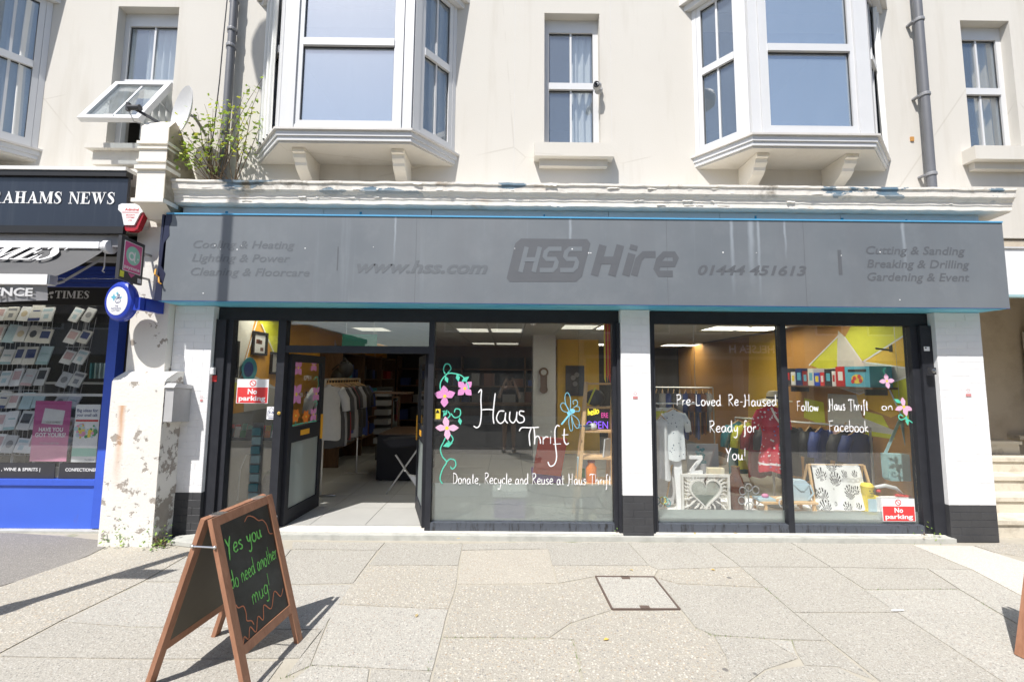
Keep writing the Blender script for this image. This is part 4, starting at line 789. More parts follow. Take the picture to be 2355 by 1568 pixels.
t, f_, wd, h = plate('number_sign', 613, 935, 635, 964, -.001, 'white', 'small white 7-9 house number sticker beside the open door', 'sign')
m_ = MB(); font_text(m_, f_, '7-9', wd/2, h*.42, h*.22, wd*.62, .001, 0, 'CENTER', .02); ribbon(m_, f_, [(wd*.12, h*.28), (wd*.12, h*.62), (wd*.5, h*.95), (wd*.88, h*.62), (wd*.88, h*.28), (wd*.12, h*.28)], .004, .001); ribbon(m_, f_, [(wd*.2, h*.12), (wd*.8, h*.12)], .008, .001); m_.build('lettering', 'navy', t)
t, f_, wd, h = plate('camera_warning_sticker', 1000, 940, 1013, 963, -.001, 'yellow', 'small yellow and white camera warning sticker on the large window', 'sticker')
m_ = MB(); m_.poly([f_(wd*.1, h*.58, .001), f_(wd*.9, h*.58, .001), f_(wd*.5, h*.97, .001)]); m_.build('symbol', 'black', t)
for k, (x0, y0, x1, y1, Y, lb) in enumerate(((459, 907, 468, 924, -.121, 'tiny red prohibition sticker on the left white pier'), (1454, 898, 1468, 918, -.121, 'tiny red prohibition sticker on the middle white pier'), (2220, 890, 2234, 913, -.121, 'tiny red prohibition sticker on the right white pier'))):
    f_, wd, h = facade(x0, y0, x1, y1, Y-.003); t = thing('prohibition_sticker', f_(0, 0), lb, 'sticker'); m_ = MB(); card(m_, f_, wd*.12, wd*.88, h*.06, h*.34, .001); m_.build('text_panel', 'dusty_red', t); m_ = MB(); ring(m_, f_, wd/2, h*.68, h*.16, h*.03, .001); m_.build('symbol', 'dusty_red', t)
def smallbox(name, x0, y0, x1, y1, Y, dep, mat, label, cat, extra=None):
    f_, wd, h = facade(x0, y0, x1, y1, Y-dep); t = thing(name, f_(0, 0, -dep), label, cat); m_ = MB(); a = f_(0, 0); b = f_(wd, h); m_.box(a.x, b.x, Y-dep+.006, Y-.001, a.z, b.z); m_.box(a.x+.006, b.x-.006, Y-dep, Y-dep+.006, a.z+.006, b.z-.006); m_.build('housing', mat, t)
    return t, f_, wd, h
t, f_, wd, h = smallbox('door_sensor', 472, 845, 491, 861, -.075, .04, 'white', 'small white sensor box on the black jamb left of the shop', 'sensor')
m_ = MB(); disc(m_, f_, wd*.4, h*.5, .012, .001, 10); m_.build('button', 'palegrey', t)
box('warning_label', 'red', t, f_(0, 0).x+.03, f_(0, 0).x+.10, -.078, -.076, f_(0, 0).z-.075, f_(0, 0).z-.01)
t, f_, wd, h = smallbox('shutter_key_switch', 2140, 845, 2154, 861, -.122, .03, 'charcoal', 'small black key switch on the edge of the right pier', 'switch')
m_ = MB(); m_.lathe([(.02, 0), (.02, .006), (.012, .008)], f_(wd/2, h/2), 14, 'Y'); m_.build('key_barrel', 'steel', t)
t, f_, wd, h = plate('white_notice', 2125, 797, 2137, 807, -.078, 'white', 'tiny white notice on the black jamb beside the right pier', 'sticker')
m_ = MB(); disc(m_, f_, wd*.3, h*.7, h*.2, .001, 8); m_.build('symbol', 'charcoal', t)
lk = thing('door_lock', U(642, 950, -.05), 'small brass lock on the black mullion left of the doorway', 'lock'); q = U(642, 950, -.05)
m_ = MB(); m_.lathe([(.018, 0), (.018, .008), (.012, .016)], q, 14, 'Y'); m_.build('escutcheon', 'gold', lk); m_ = MB(); m_.box(q.x-.002, q.x+.002, q.y-.018, q.y-.015, q.z-.006, q.z+.006); m_.build('keyhole', 'black', lk)
# camera on the middle upper window
q = U(1374, 210, 0); cc = thing('security_camera', q, 'small grey dome camera beside the middle upstairs window', 'camera')
m_ = MB(); m_.lathe([(.045, 0), (.045, .03), (.03, .045)], (q.x+.01, -.002, q.z), 16, 'Y'); m_.build('base', 'midgrey', cc, smooth=40)
c = Vector((q.x-.02, -.085, q.z)); m_ = MB(); m_.ell(c, .05, .05, .046); m_.build('dome', 'midgrey', cc, smooth=True)
m_ = MB(); m_.lathe([(.034, .0), (.034, .02), (.028, .022), (.026, .012)], c+Vector((-.018, -.03, -.008)), 16, 'Y'); l_ = m_.build('lens_ring', 'charcoal', cc); m_ = MB(); m_.lathe([(.014, 0), (.01, .008)], c+Vector((-.018, -.043, -.008)), 12, 'Y'); m_.build('lens', 'gloss_black', l_)
# ------------------------------------------------------------------ pilaster between the two shops
PI_ = thing('party_pilaster', (-3.74, -.2, 0), 'flaking white pilaster with moulded console between the two shops', 'pilaster')
mb = MB(); rr = random.Random(21)
def rough_block(mb, x0, x1, y0, y1, z0, z1, n=9, j=.010):
    # side and front skins with an uneven surface
    for (p, q, nrm) in (((x0, y0), (x1, y0), (0, -1)), ((x1, y0), (x1, y1), (1, 0))):
        nu = 5; vs = []
        for iz in range(n+1):
            for iu in range(nu+1):
                t = iu/nu; s_ = rr.uniform(-j, j) if 0 < iz < n else 0
                if iu in (0, nu): s_ = rr.uniform(-j, 0)*.4
                vs.append((p[0]+(q[0]-p[0])*t+nrm[0]*s_, p[1]+(q[1]-p[1])*t+nrm[1]*s_, z0+(z1-z0)*iz/n))
        mb.add(vs, [(iz*(nu+1)+iu, iz*(nu+1)+iu+1, (iz+1)*(nu+1)+iu+1, (iz+1)*(nu+1)+iu) for iz in range(n) for iu in range(nu)])
    mb.box(x0, x1-.012, y0+.012, y1, z0, z1)
rough_block(mb, -4.0, -3.47, -.36, .05, -.02, 1.60, 12, .008); mb.build('plinth', 'worn_pilaster', PI_, smooth=35)
mb = MB(); mb.prism([(-4.0, -.36, 1.60), (-4.0, .05, 1.60), (-4.0, .05, 1.72), (-4.0, -.22, 1.70), (-4.0, -.34, 1.63)], (.53, 0, 0)); mb.build('plinth_cap', 'old_white_render', PI_)
mb = MB(); mb.box(-4.02, -3.62, -.20, .05, 1.66, 3.32); mb.build('shaft', 'old_white_render', PI_)
k0, k1 = -3.83, -3.545
def con(z0, z1, y, nm='console', d=0., m='console_paint'): return box(nm, m, PI_, k0-d, k1+d-.004, y, -.001, z0, z1)
KT = U(322, 292, -.47).z; prof = [(.0, 3.30), (-.30, 3.30), (-.44, 3.42), (-.47, 3.44), (-.47, KT), (-.40, KT+.10), (-.32, KT+.04), (0, KT-.50)]
mb = MB(); mb.prism([(k0, y, z) for y, z in prof], (k1-k0, 0, 0)); mb.build('console', 'console_paint', PI_)
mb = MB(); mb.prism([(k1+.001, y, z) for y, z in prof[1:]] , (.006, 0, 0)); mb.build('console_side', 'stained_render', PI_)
for z0, z1, d in ((3.41, 3.45, .02), (3.76, 3.80, .018), (3.84, 3.865, .01), (3.98, 4.0, .010), (4.03, 4.06, .016)): box('band', 'console_paint', PI_, k0-d, k1+d, -.475-d, -.3, z0, z1)
mb = MB(); q = U(338, 1160, -.36); mb.lathe([(.0001, 0), (.045, .001), (.045, .004), (.0001, .005)], (-3.478, -.22, .40), 12, 'X'); mb.build('vent_hole', 'black', PI_)

# things fixed to the pilaster
def place(px, py, Y): return U(px, py, Y)
# alarm box
c = U(319, 512, -.27); al = thing('alarm_box', c, 'red and white hexagonal burglar alarm box on the pilaster', 'alarm')
f_ = Frame((c.x, -.30, c.z), (1, 0, 0), (0, 0, 1)); k = .0045
out = [(-30, 32), (-24, 36), (24, 36), (31, 28), (30, 20), (16, -22), (8, -27), (-10, -27), (-16, -22), (-31, 22)]
mb = MB(); mb.prism([f_(x*k, y*k, .0) for x, y in out], (0, -.055, 0)); mb.build('red_body', 'gloss_red', al)
mb = MB(); mb.prism([f_(x*k*.97, y*k, .056) for x, y in ((-31, 33), (-24, 37), (24, 37), (32, 29), (31, 20), (22, 14), (10, -14), (-14, -14), (-22, 14), (-31, 22))], (0, -.012, 0)); mb.build('white_cover', 'white', al)
fa = Frame(f_(0, 0, .0695), (1, 0, 0), (0, 0, 1)); mb = MB(); font_text(mb, fa, 'Admiral', -14*k, 20*k, 6*k, 32*k, 0, bold=.02); ribbon(mb, fa, [(-20*k, 16*k), (18*k, 16*k)], 1.3*k)
for t_, z in (('SECURITY', 8), ('SYSTEMS', 2), ('LTD', -5)): font_text(mb, fa, t_, 0, z*k, 3.6*k, None, 0, 0, 'CENTER', .01)
mb.build('lettering', 'sign_red', al); mb = MB(); mb.box(c.x-.05, c.x+.05, -.298, -.19, c.z-.05, c.z+.05); mb.build('wall_mount', 'midgrey', al)
# projecting sign panel: plane facing along the pavement, seen at a slant
def slant(p_near_bottom, p_far_bottom, h):
    a, b = Vector(p_near_bottom), Vector(p_far_bottom); return Frame(a, (b-a), (0, 0, 1)), (b-a).length, h
a = U(268, 640, -.62); b = U(322, 658, -.30); b.z = a.z; hh = U(268, 540, -.62).z-a.z
ps = thing('payment_sign', (b.x, b.y, b.z), 'projecting black and pink payment sign on the pilaster', 'sign'); f_, wd, h = slant(a, b, hh)
mb = MB(); card(mb, f_, 0, wd, 0, h, .03, -.015); mb.build('panel', 'charcoal', ps)
f_.o = f_.o+f_.n*.0155
mb = MB(); mb.prism([f_(wd*.12, h*.22), f_(wd*.9, h*.22), f_(wd*.9, h*.92), f_(wd*.12, h*.92)], f_.n*.001); mb.build('white_border', 'paint_white', ps)
mb = MB(); mb.prism([f_(wd*.15, h*.235, .0012), f_(wd*.87, h*.235, .0012), f_(wd*.87, h*.905, .0012), f_(wd*.15, h*.905, .0012)], f_.n*.001); mb.build('pink_field', 'hot_pink', ps)
mb = MB(); mb.poly([f_(wd*.35, h*.2, .001), f_(wd*.5, h*.10, .001), f_(wd*.68, h*.2, .001)]); mb.build('pink_arrow', 'hot_pink', ps)
mb = MB(); disc(mb, f_, wd*.51, h*.62, wd*.30, .0026, 24, h*.22); mb.build('teal_disc', 'mint', ps)
mb = MB(); ring(mb, f_, wd*.45, h*.60, wd*.11, wd*.06, .003, 14); ribbon(mb, f_, [(wd*.58, h*.72), (wd*.57, h*.5), (wd*.63, h*.48)], wd*.05, .003); disc(mb, f_, wd*.72, h*.58, wd*.03, .003, 8); font_text(mb, f_, 'payzone', wd*.5, h*.29, h*.085, wd*.66, .003, 0, 'CENTER', .02); mb.build('lettering', 'paint_white', ps)
for x0, x1, z0, z1, m in ((.03, .2, .06, .2, 'lime'), (.78, .96, .03, .14, 'white')):
    mb = MB(); rect(mb, f_, wd*x0, wd*x1, h*z0, h*z1, .001); mb.build('corner_label', m, ps)
mb = MB(); mb.tube([b+Vector((-.01, 0, h*.8)), (b.x, -.19, b.z+h*.8)], .012, 6); mb.tube([b+Vector((-.01, 0, h*.2)), (b.x, -.19, b.z+h*.2)], .012, 6); mb.build('bracket', 'dull_steel', ps)
# round lottery sign
c = U(281, 694, -.42); ls = thing('lottery_sign', (c.x+.1, -.2, c.z), 'round blue and white lottery sign projecting beside the newsagent', 'sign')
nrm = Vector((-.15, -1, 0)).normalized(); uu = Vector((1, -.15, 0)).normalized(); vv = Vector((0, 0, 1)); f_ = Frame(c, uu, vv); k = .0043
mb = MB(); n_ = 32
prof_ = [(.0, -.04), (42, -.04), (46, -.025), (47, 0), (46, .025), (42, .04), (37, .046), (32, .046)]
for i, (r_, dd) in enumerate(prof_[:-1]):
    r2, d2 = prof_[i+1]
    for q in range(n_):
        a0, a1 = 2*math.pi*q/n_, 2*math.pi*(q+1)/n_; P = lambda r__, a_, d_: f_(r__*k*.86*math.cos(a_), r__*k*math.sin(a_), d_); mb.add([P(r_, a0, dd), P(r2, a0, d2), P(r2, a1, d2), P(r_, a1, dd)], [(0, 1, 2, 3)])
mb.build('blue_rim', 'gloss_blue', ls, smooth=True)
mb = MB(); mb.prism([f_(33*k*.86*math.cos(2*math.pi*q/32), 33*k*math.sin(2*math.pi*q/32), .04) for q in range(32)], f_.n*.009); mb.build('white_face', 'white', ls)
F2 = Frame(f_(0, 0, .0495), uu, vv); mb = MB()
S_ = lambda pts, w_=1.3, d=0.: ribbon(mb, F2, _smooth([(x*k*.86, y*k) for x, y in pts]), w_*k, d)
S_([(-6, 2), (-9, 6), (-6, 7), (-1, 3), (0, 14), (3, 16), (4, 12), (4, 5), (7, 8), (10, 7), (9, 3), (12, 0), (9, -3), (4, -5), (-2, -4), (-6, 2)]); S_([(1, 4), (5, 14), (7, 14), (6, 7)]); S_([(-1, -1), (3, -2), (6, 0)], 1)
for t_, z in (('THE', -14), ('NATIONAL', -19.5), ('LOTTERY', -25)): font_text(mb, F2, t_, 0, z*k, 4.2*k, None, 0, .1, 'CENTER', .02)
mb.build('lettering', 'navy', ls); mb = MB()
for x, y, s_ in ((-11, 9, 10), (-1, 18, 5), (12, 8, 4)): mb.poly([F2((x+dx*s_)*k*.86, (y+dy*s_)*k, .0005) for dx, dy in ((0, -1), (.3, -.3), (1, 0), (.3, .3), (0, 1), (-.3, .3), (-1, 0), (-.3, -.3))])
mb.build('stars', 'sky_paint', ls)
mb = MB(); mb.obox(f_(48*k*.86, -6*k, 0), uu*.06, vv*.065, f_.n*.022); mb.box(f_(52*k*.86, 0).x, f_(52*k*.86, 0).x+.05, c.y, -.19, c.z-.09, c.z+.04); mb.build('bracket', 'gloss_blue', ls)
# post box on the pilaster's side
pb = thing('post_box', (-3.44, -.2, 1.25), 'grey wall letter box on the side of the pilaster', 'letter box')
mb = MB(); mb.prism([(-3.466, -.35, 1.20), (-3.466, -.12, 1.18), (-3.466, -.12, 1.52), (-3.466, -.35, 1.54)], (.085, 0, 0)); mb.build('body', 'midgrey', pb); mb = MB(); mb.prism([(-3.467, -.37, 1.542), (-3.467, -.10, 1.522), (-3.467, -.10, 1.56), (-3.467, -.34, 1.585)], (.10, 0, 0)); mb.build('lid', 'palegrey', pb)

# satellite dish on the console
c = U(424, 258, -.30); sd = thing('satellite_dish', (-3.5, -.1, c.z-.1), 'grey satellite dish on the pilaster top beside the sapling', 'satellite dish')
axis = Vector((-.50, -.84, .06)).normalized(); e1 = axis.cross(Vector((0, 0, 1))).normalized(); e2 = e1.cross(axis).normalized()
mb = MB(); nr, na = 6, 28; vs = []
for th in (0, -.006):
    for i in range(nr+1):
        r_ = i/nr
        for q in range(na): a = 2*math.pi*q/na; vs.append(c + e1*(.24*r_*math.cos(a)) + e2*(.28*r_*math.sin(a)) + axis*(.06*r_*r_-.03+th))
off = (nr+1)*na; fs = []
for i in range(nr):
    for q in range(na): a, b_ = i*na+q, i*na+(q+1) % na; fs.append((a, b_, b_+na, a+na)); fs.append((off+a, off+a+na, off+b_+na, off+b_))
for q in range(na): a, b_ = nr*na+q, nr*na+(q+1) % na; fs.append((a, b_, off+b_, off+a))
mb.add(vs, fs); mb.build('reflector', 'palegrey', sd, smooth=40)
l0 = c-e2*.27; l1 = c+axis*.22-e2*.10+Vector((-.26, 0, 0))
mb = MB(); mb.bar(l0, l1, .02, .025); mb.build('feed_arm', 'charcoal', sd); mb = MB(); mb.lathe([(.024, -.04), (.026, 0), (.026, .06), (.03, .065), (.03, .08)], l1+Vector((0, 0, -.0)), 12, 'X'); mb.bar(l1+Vector((-.045, 0, -.035)), l1+Vector((-.045, 0, .05)), .03, .03); mb.build('receiver', 'charcoal', sd)
mb = MB(); mb.tube([l1+Vector((-.04, 0, -.03)), l1+Vector((.0, .03, -.13)), (l0+l1)/2-Vector((0, 0, .08)), l0], .005, 5); mb.tube([c-axis*.03, c-axis*.1, Vector((-3.5, -.02, c.z-.1))], .016, 8); mb.build('mount', 'dull_steel', sd)

# ------------------------------------------------------------------ newsagent
NS = thing('newsagent_shopfront', (-5.4, .1, 0), 'blue newsagent shopfront with black fascia reading RAHAMS NEWS', 'shopfront')
xr = -4.32; NX0 = -8.6; NY = .08
def nb(nm, m, x0, x1, y0, y1, z0, z1): return box(nm, m, NS, x0, x1, y0, y1, z0, z1)
ztop = U(150, 395, -.36).z; zf1 = U(150, 520, -.36).z; FX1 = U(292, 450, -.36).x
nb('fascia_panel', 'news_fascia', NX0, FX1, -.36, -.33, zf1, ztop-.06); nb('fascia_top', 'black', NX0, FX1, -.39, -.31, ztop-.058, ztop); nb('fascia_flashing', 'board_white', NX0, FX1, -.40, -.0, ztop+.002, ztop+.04)
nb('ledge', 'render_cream', NX0, -3.86, -.18, -.001, ztop+.05, ztop+.13)
nb('lower_rail', 'black', NX0, FX1, -.37, -.33, zf1-.075, zf1-.002); nb('lower_board', 'grey', NX0, FX1-.02, -.31, -.28, zf1-.20, zf1-.077)
fr2 = Frame((0, -.3615, 0), (1, 0, 0), (0, 0, 1)); a = U(-118, 466, -.3615); b = U(266, 466, -.3615); h = U(200, 437, -.3615).z-U(200, 464, -.3615).z
m_ = MB(); serif_text(m_, fr2, 'RAHAMS NEWS'.replace(' ', '_'), U(-23, 466, -.36).x, a.z, h, b.x-U(-23, 466, -.36).x); m_.build('lettering', 'paint_white', NS)
# awning
AW = thing('shop_awning', (-5.6, -.25, zf1-.3), 'half closed grey canvas awning with white bars over the newsagent', 'awning')
za = U(120, 563, -.30).z; ax1 = U(245, 570, -.28).x; yf = -.80; zb_ = U(60, 632, yf).z; zc = U(60, 655, yf).z; axf = U(113, 640, yf).x
m_ = MB(); m_.box(NX0, U(240, 565, -.3).x, -.36, -.24, za-.05, za+.02); m_.build('roller_cover', 'white', AW)
m_ = MB(); q = U(254, 572, -.30); m_.lathe([(.001, -.02), (.06, -.018), (.07, .0), (.07, .05), (.001, .06)], (q.x-.04, -.30, za-.02), 14, 'X'); m_.build('end_cap', 'white', AW, smooth=40)
m_ = MB(); nseg = 14; pts_ = []
for i in range(nseg+1):
    t_ = i/nseg; sag = -.02*math.sin(math.pi*t_); pts_.append((-.33+(yf+.04+.33)*t_, za-.055+(zb_+.0-za+.055)*t_+sag))
vs = []
for y, z in pts_: vs += [(NX0, y, z), (axf+.02, y, z), (NX0, y, z-.004), (axf+.02, y, z-.004)]
fs = []
for i in range(nseg): a_ = 4*i; fs += [(a_, a_+1, a_+5, a_+4), (a_+3, a_+2, a_+6, a_+7), (a_+1, a_+3, a_+7, a_+5)]
m_.add(vs, fs); m_.build('canvas', 'awning_canvas', AW)
frc = Frame((0, -.345, za-.06), (1, 0, 0), Vector((0, .33+yf+.0, zb_-za)).normalized()*-1)
frc = Frame((0, yf+.05, zb_+.005), (1, 0, 0), Vector((0, -.33-yf, za-zb_)).normalized()); m_ = MB(); cl = math.hypot(-.33-yf, za-zb_)
serif_text(m_, frc, 'TIMES', axf-1.35, cl*.45, cl*.5, 1.05, .012); m_.build('canvas_lettering', 'paint_white', AW)
m_ = MB(); m_.box(NX0, axf+.015, yf-.03, yf+.045, zc, zb_); m_.build('front_bar', 'white', AW); m_ = MB(); m_.box(axf+.016, axf+.035, yf-.025, yf+.04, zc+.005, zb_-.004); m_.build('bar_end', 'dull_steel', AW)
m_ = MB(); n_ = 12; zv = U(50, 692, yf).z; vs = []
for i in range(n_+1): x = -7+(axf-.01+7)*i/n_; dy = .012*math.sin(i*2.1); vs += [(x, yf+dy, zc-.002), (x, yf+.015+dy*1.6, zv+.01*math.sin(i*1.7))]
m_.add(vs, [(2*i, 2*i+1, 2*i+3, 2*i+2) for i in range(n_)]); m_.build('valance', 'grey', AW)
fv = Frame((0, yf-.006, 0), (1, 0, 0), (0, 0, 1)); m_ = MB(); font_text(m_, fv, 'ICENCE', axf-.12, zv+.045, .075, .50, .008, 0, 'RIGHT', .03); m_.build('valance_lettering', 'palegrey', AW)
m_ = MB(); m_.bar((ax1-.05, -.25, za-.12), (axf-.2, -.5, zc+.1), .03, .02); m_.bar((axf-.2, -.5, zc+.1), (axf-.02, yf+.05, zc+.02), .03, .02); m_.build('folding_arm', 'midgrey', AW)
m_ = MB(); m_.tube([(ax1-.02, -.27, za-.05), (ax1-.015, -.27, za-.22), (ax1-.03, -.27, za-.27), (ax1-.01, -.27, za-.28)], .006, 6); m_.build('crank_hook', 'white', AW)
# recess above the window, blue slatted head, TIMES board
z_t0 = U(180, 702, NY-.02).z; z_t1 = U(180, 662, NY-.02).z
nb('header', 'interior_dark', NX0, xr, NY-.05, NY+.1, z_t1+.24, zf1-.1)
for i in range(5): nb('shutter_slat', 'shop_blue_dark', NX0, xr, NY-.07+.004*(i % 2), NY-.03, z_t1+.005+i*.047, z_t1+.047+i*.047)
nb('header_bar', 'midgrey', NX0, xr-.02, -.05, -.02, z_t1+.27, z_t1+.33)
nb('name_board', 'black', NX0, xr-.02, NY-.03, NY-.002, z_t0, z_t1)
frt = Frame((0, NY-.031, 0), (1, 0, 0), (0, 0, 1)); a = U(126, 686, NY-.03); b = U(207, 686, NY-.03); m_ = MB(); serif_text(m_, frt, 'TIMES', a.x, a.z, .085, b.x-a.x)
rr = random.Random(4)
for i in range(9): disc(m_, frt, a.x-.06+rr.uniform(-.035, .035), a.z+.035+rr.uniform(-.03, .04), rr.uniform(.008, .018), .001+i*.0002, 7)
m_.build('lettering', 'palegrey', NS)
wz0 = U(100, 1090, NY).z; wz1 = z_t0-.002; bz = U(100, 1100, NY).z
nb('frame_post', 'shop_blue', xr-.14, xr-.03, NY-.05, NY+.05, .03, wz1+.02); nb('bottom_rail', 'shop_blue', NX0, xr-.141, NY-.05, NY+.05, bz-.06, bz)
nb('riser_panel', 'blue_riser', NX0, xr-.141, NY-.03, NY+.04, .02, bz-.061); nb('base_kerb', 'threshold_front', NX0, xr, NY-.10, NY+.04, -.02, .018)
nb('window_glass', 'news_glass', NX0, xr-.141, NY-.004, NY+.004, bz+.001, wz1); nb('glazing_bar', 'palegrey', NX0, xr-.141, NY+.006, NY+.02, U(100, 908, NY).z-.012, U(100, 908, NY).z+.018)
sz_ = U(100, 1064, NY).z; x_ = xr-.145
f3 = Frame((0, NY-.0085, 0), (1, 0, 0), (0, 0, 1))
for t_, x0, x1, tx0, tx1 in ((', WINE & SPIRITS |', -120, 128, 5, 94), ('CONFECTIONERY', 138, 232, 152, 231)):
    nb('lettering_strip', 'charcoal', U(x0, 1080, NY).x, U(x1, 1080, NY).x, NY-.008, NY-.005, bz+.002, sz_)
    m_ = MB(); font_text(m_, f3, t_, U(tx0, 1082, NY).x, U(60, 1082, NY).z, .035, U(tx1, 1082, NY).x-U(tx0, 1082, NY).x, .0005, bold=.015); m_.build('lettering', 'paint_white', NS)
nb('back_wall', 'interior_dark', NX0, xr-.05, 3.0, 3.05, .03, 3.2); nb('side_wall', 'interior_dark', xr-.05, xr-.0, NY+.06, 3.05, .03, 3.2); nb('floor', 'interior_grey', NX0, xr-.15, NY+.06, 3.0, .0, .03); nb('ceiling', 'interior_grey', NX0, xr-.15, NY+.06, 3.0, 2.75, 2.8); nb('window_board', 'palegrey', NX0, xr-.15, NY+.05, .75, bz-.06, bz-.02)
nb('light_strip', 'light_panel', NX0, xr-.2, .16, .24, 2.70, 2.74)
nb('end_wall', 'interior_dark', NX0-.05, NX0, -.3, 3.05, .0, 3.3)
# posters in the newsagent window
def poster(x0, y0, x1, y1, mat, label): return plate('window_poster', x0, y0, x1, y1, NY+.012, mat, label, 'poster', .001)
t, f_, wd, h = poster(68, 922, 166, 1060, 'magenta', 'pink lottery poster in the newsagent window')
m_ = MB(); rect(m_, f_, 0, wd, 0, h*.42, .0006); m_.build('pale_half', 'pink', t)
m_ = MB(); font_text(m_, f_, 'HAVE YOU', wd*.5, h*.49, h*.07, wd*.66, .0015, 0, 'CENTER', .03); font_text(m_, f_, 'GOT YOURS?', wd*.5, h*.40, h*.07, wd*.84, .0015, 0, 'CENTER', .03); font_text(m_, f_, 'IT COULD BE YOU', wd*.5, h*.28, h*.035, wd*.52, .0015, 0, 'CENTER'); m_.build('lettering', 'paint_white', t)
m_ = MB(); m_.poly([f_(wd*x, h*y, .001) for x, y in ((.22, .62), (.80, .60), (.84, .84), (.28, .88))]); m_.build('ticket', 'palegrey', t); m_ = MB(); font_text(m_, f_, 'YOUR NUMBERS', wd*.54, h*.63, h*.03, wd*.4, .002, 0, 'CENTER'); m_.build('ticket_lettering', 'charcoal', t)
t, f_, wd, h = poster(163, 930, 232, 1062, 'white', 'white poster with blue heading and coloured flowers in the newsagent window')
m_ = MB()
for s_, z in (('Big ideas for', .87), ('your small talk', .79)): font_text(m_, f_, s_, wd*.06, h*z, h*.055, wd*.86, .001, bold=.015)
font_text(m_, f_, 'The Observer', wd*.55, h*.03, h*.03, wd*.4, .001); m_.build('heading', 'navy', t)
m_ = MB(); rect(m_, f_, wd*.04, wd*.96, h*.70, h*.735, .001); m_.build('red_band', 'red', t)
rr = random.Random(14); pc = [MB() for _ in range(4)]
for i in range(46): disc(pc[i % 4], f_, wd*rr.uniform(.08, .92), h*rr.uniform(.42, .64), wd*rr.uniform(.04, .10), .001+i*.0001, 9)
for m_, c_ in zip(pc, ('pale_blue', 'pink', 'green', 'yellow')): m_.build('printed_flowers', c_, t)
m_ = MB(); rect(m_, f_, 0, wd, h*.10, h*.24, .0006); m_.build('printed_ground', 'mint', t)
# card racks
rr = random.Random(33); CARDC = ['white', 'offwhite', 'white', 'palegrey', 'white', 'offwhite', 'pale_blue']
def rack(x0, x1, Yr, tilt, z0, z1, label):
    t = thing('card_rack', ((x0+x1)/2, Yr, bz), label, 'card rack'); m_ = MB(); lean = tilt
    nx = max(3, int((x1-x0)/.055))
    for i in range(nx+1): x = x0+(x1-x0)*i/nx; m_.tube([(x, Yr, z0), (x+lean, Yr+.02, z1)], .0028, 4)
    for i in range(10): z = z0+(z1-z0)*i/9; dx = lean*i/9; m_.tube([(x0+dx, Yr-.006, z), (x1+dx, Yr-.006, z)], .0026, 4)
    m_.build('wire_grid', 'palegrey', t)
    m_ = MB(); m_.tube([((x0+x1)/2, Yr+.05, bz-.02), ((x0+x1)/2+lean, Yr+.05, z1+.05)], .012, 6); m_.build('post', 'palegrey', t)
    return t
cards = {}; RW = ['top', 'second', 'third', 'fourth', 'fifth', 'sixth', 'bottom']; CW = ['leftmost', 'second', 'middle', 'fourth', 'rightmost']
def gcard(x, Yc, z, wd, h, roll, mat, lab):
    key = (mat, rr.randrange(4))
    if key not in cards:
        m_ = MB(); m_.box(-.5, .5, 0, .014, 0, 1); m_.mi = 1
        if key[1] == 0: m_.box(-.36, .36, -.002, -.0005, .35, .85)
        elif key[1] == 1: m_.box(-.40, .40, -.002, -.0005, .70, .88); m_.box(-.2, .2, -.002, -.0005, .2, .5)
        elif key[1] == 2: m_.prism([(.3*math.cos(2*math.pi*q/9), -.0005, .5+.22*math.sin(2*math.pi*q/9)) for q in range(9)], (0, -.0015, 0))
        else: m_.box(-.5, .5, -.002, -.0005, .0, .16); m_.box(-.3, .3, -.002, -.0005, .55, .62)
        cards[key] = m_.mesh('greeting_card', [mat, ['pale_blue', 'dusty_pink', 'grey', 'navy', 'pale_teal', 'charcoal', 'sand'][len(cards) % 7]])
    o_ = link('greeting_card', cards[key], None, (x, Yc, z)); o_.scale = (wd, 1, h); o_.rotation_euler = (R(-14), R(roll), R(rr.uniform(-6, 6)))
    tag(o_, lab, 'card', 'cards in the newsagent racks')
zc0, zc1 = U(50, 1050, .2).z, U(50, 715, .3).z
rack(U(-30, 900, .3).x, U(95, 900, .3).x, .30, .03, zc0, zc1, 'tall wire card rack at the left of the newsagent window'); rack(U(118, 900, .34).x, U(170, 900, .34).x, .34, .16, zc0, zc1-.06, 'leaning wire card rack near the newsagent window frame')
for row, z in enumerate([zc0+.02+i*(zc1-zc0-.15)/6 for i in range(7)]):
    for i in range(5):
        x = U(-22+i*28, 900, .27).x + rr.uniform(-.01, .01); gcard(x, .25, z+rr.uniform(0, .02), rr.uniform(.118, .138), rr.uniform(.16, .225), rr.uniform(-4, 6), rr.choice(CARDC), f'greeting card, {RW[6-row]} row, {CW[i]} column of the tall wire rack')
    for i in range(2):
        x = U(128+i*30, 900, .31).x+.16*row/7*.9; gcard(x, .29, z+rr.uniform(0, .02), rr.uniform(.11, .13), rr.uniform(.15, .19), 14, rr.choice(CARDC[:5]), f'greeting card, {RW[6-row]} row, {["left", "right"][i]} column of the leaning wire rack')
for i in range(6):
    q = U(215+i*5, 870, .9); o_ = MB().box(-.01, .01, -.05, .05, 0, .2).build('shelf_book', rr.choice(['pale_teal', 'teal', 'pale_blue']), None); o_.location = (q.x+i*.012, .9+.02*i, q.z); tag(o_, f'pale blue upright magazine, {["first", "second", "third", "fourth", "fifth", "last"][i]} from the left on the newsagent back shelf', 'magazine', 'magazines on the newsagent shelf')
sh_ = thing('newsagent_shelf', (-4.6, .9, bz), 'dark shelf behind the newsagent window', 'shelf'); q = U(215, 878, .9)
box('board', 'midgrey', sh_, q.x-.6, xr-.16, .8, 1.05, q.z-.03, q.z-.004); box('support', 'midgrey', sh_, q.x-.6, q.x-.57, .82, 1.04, bz-.02, q.z-.031)

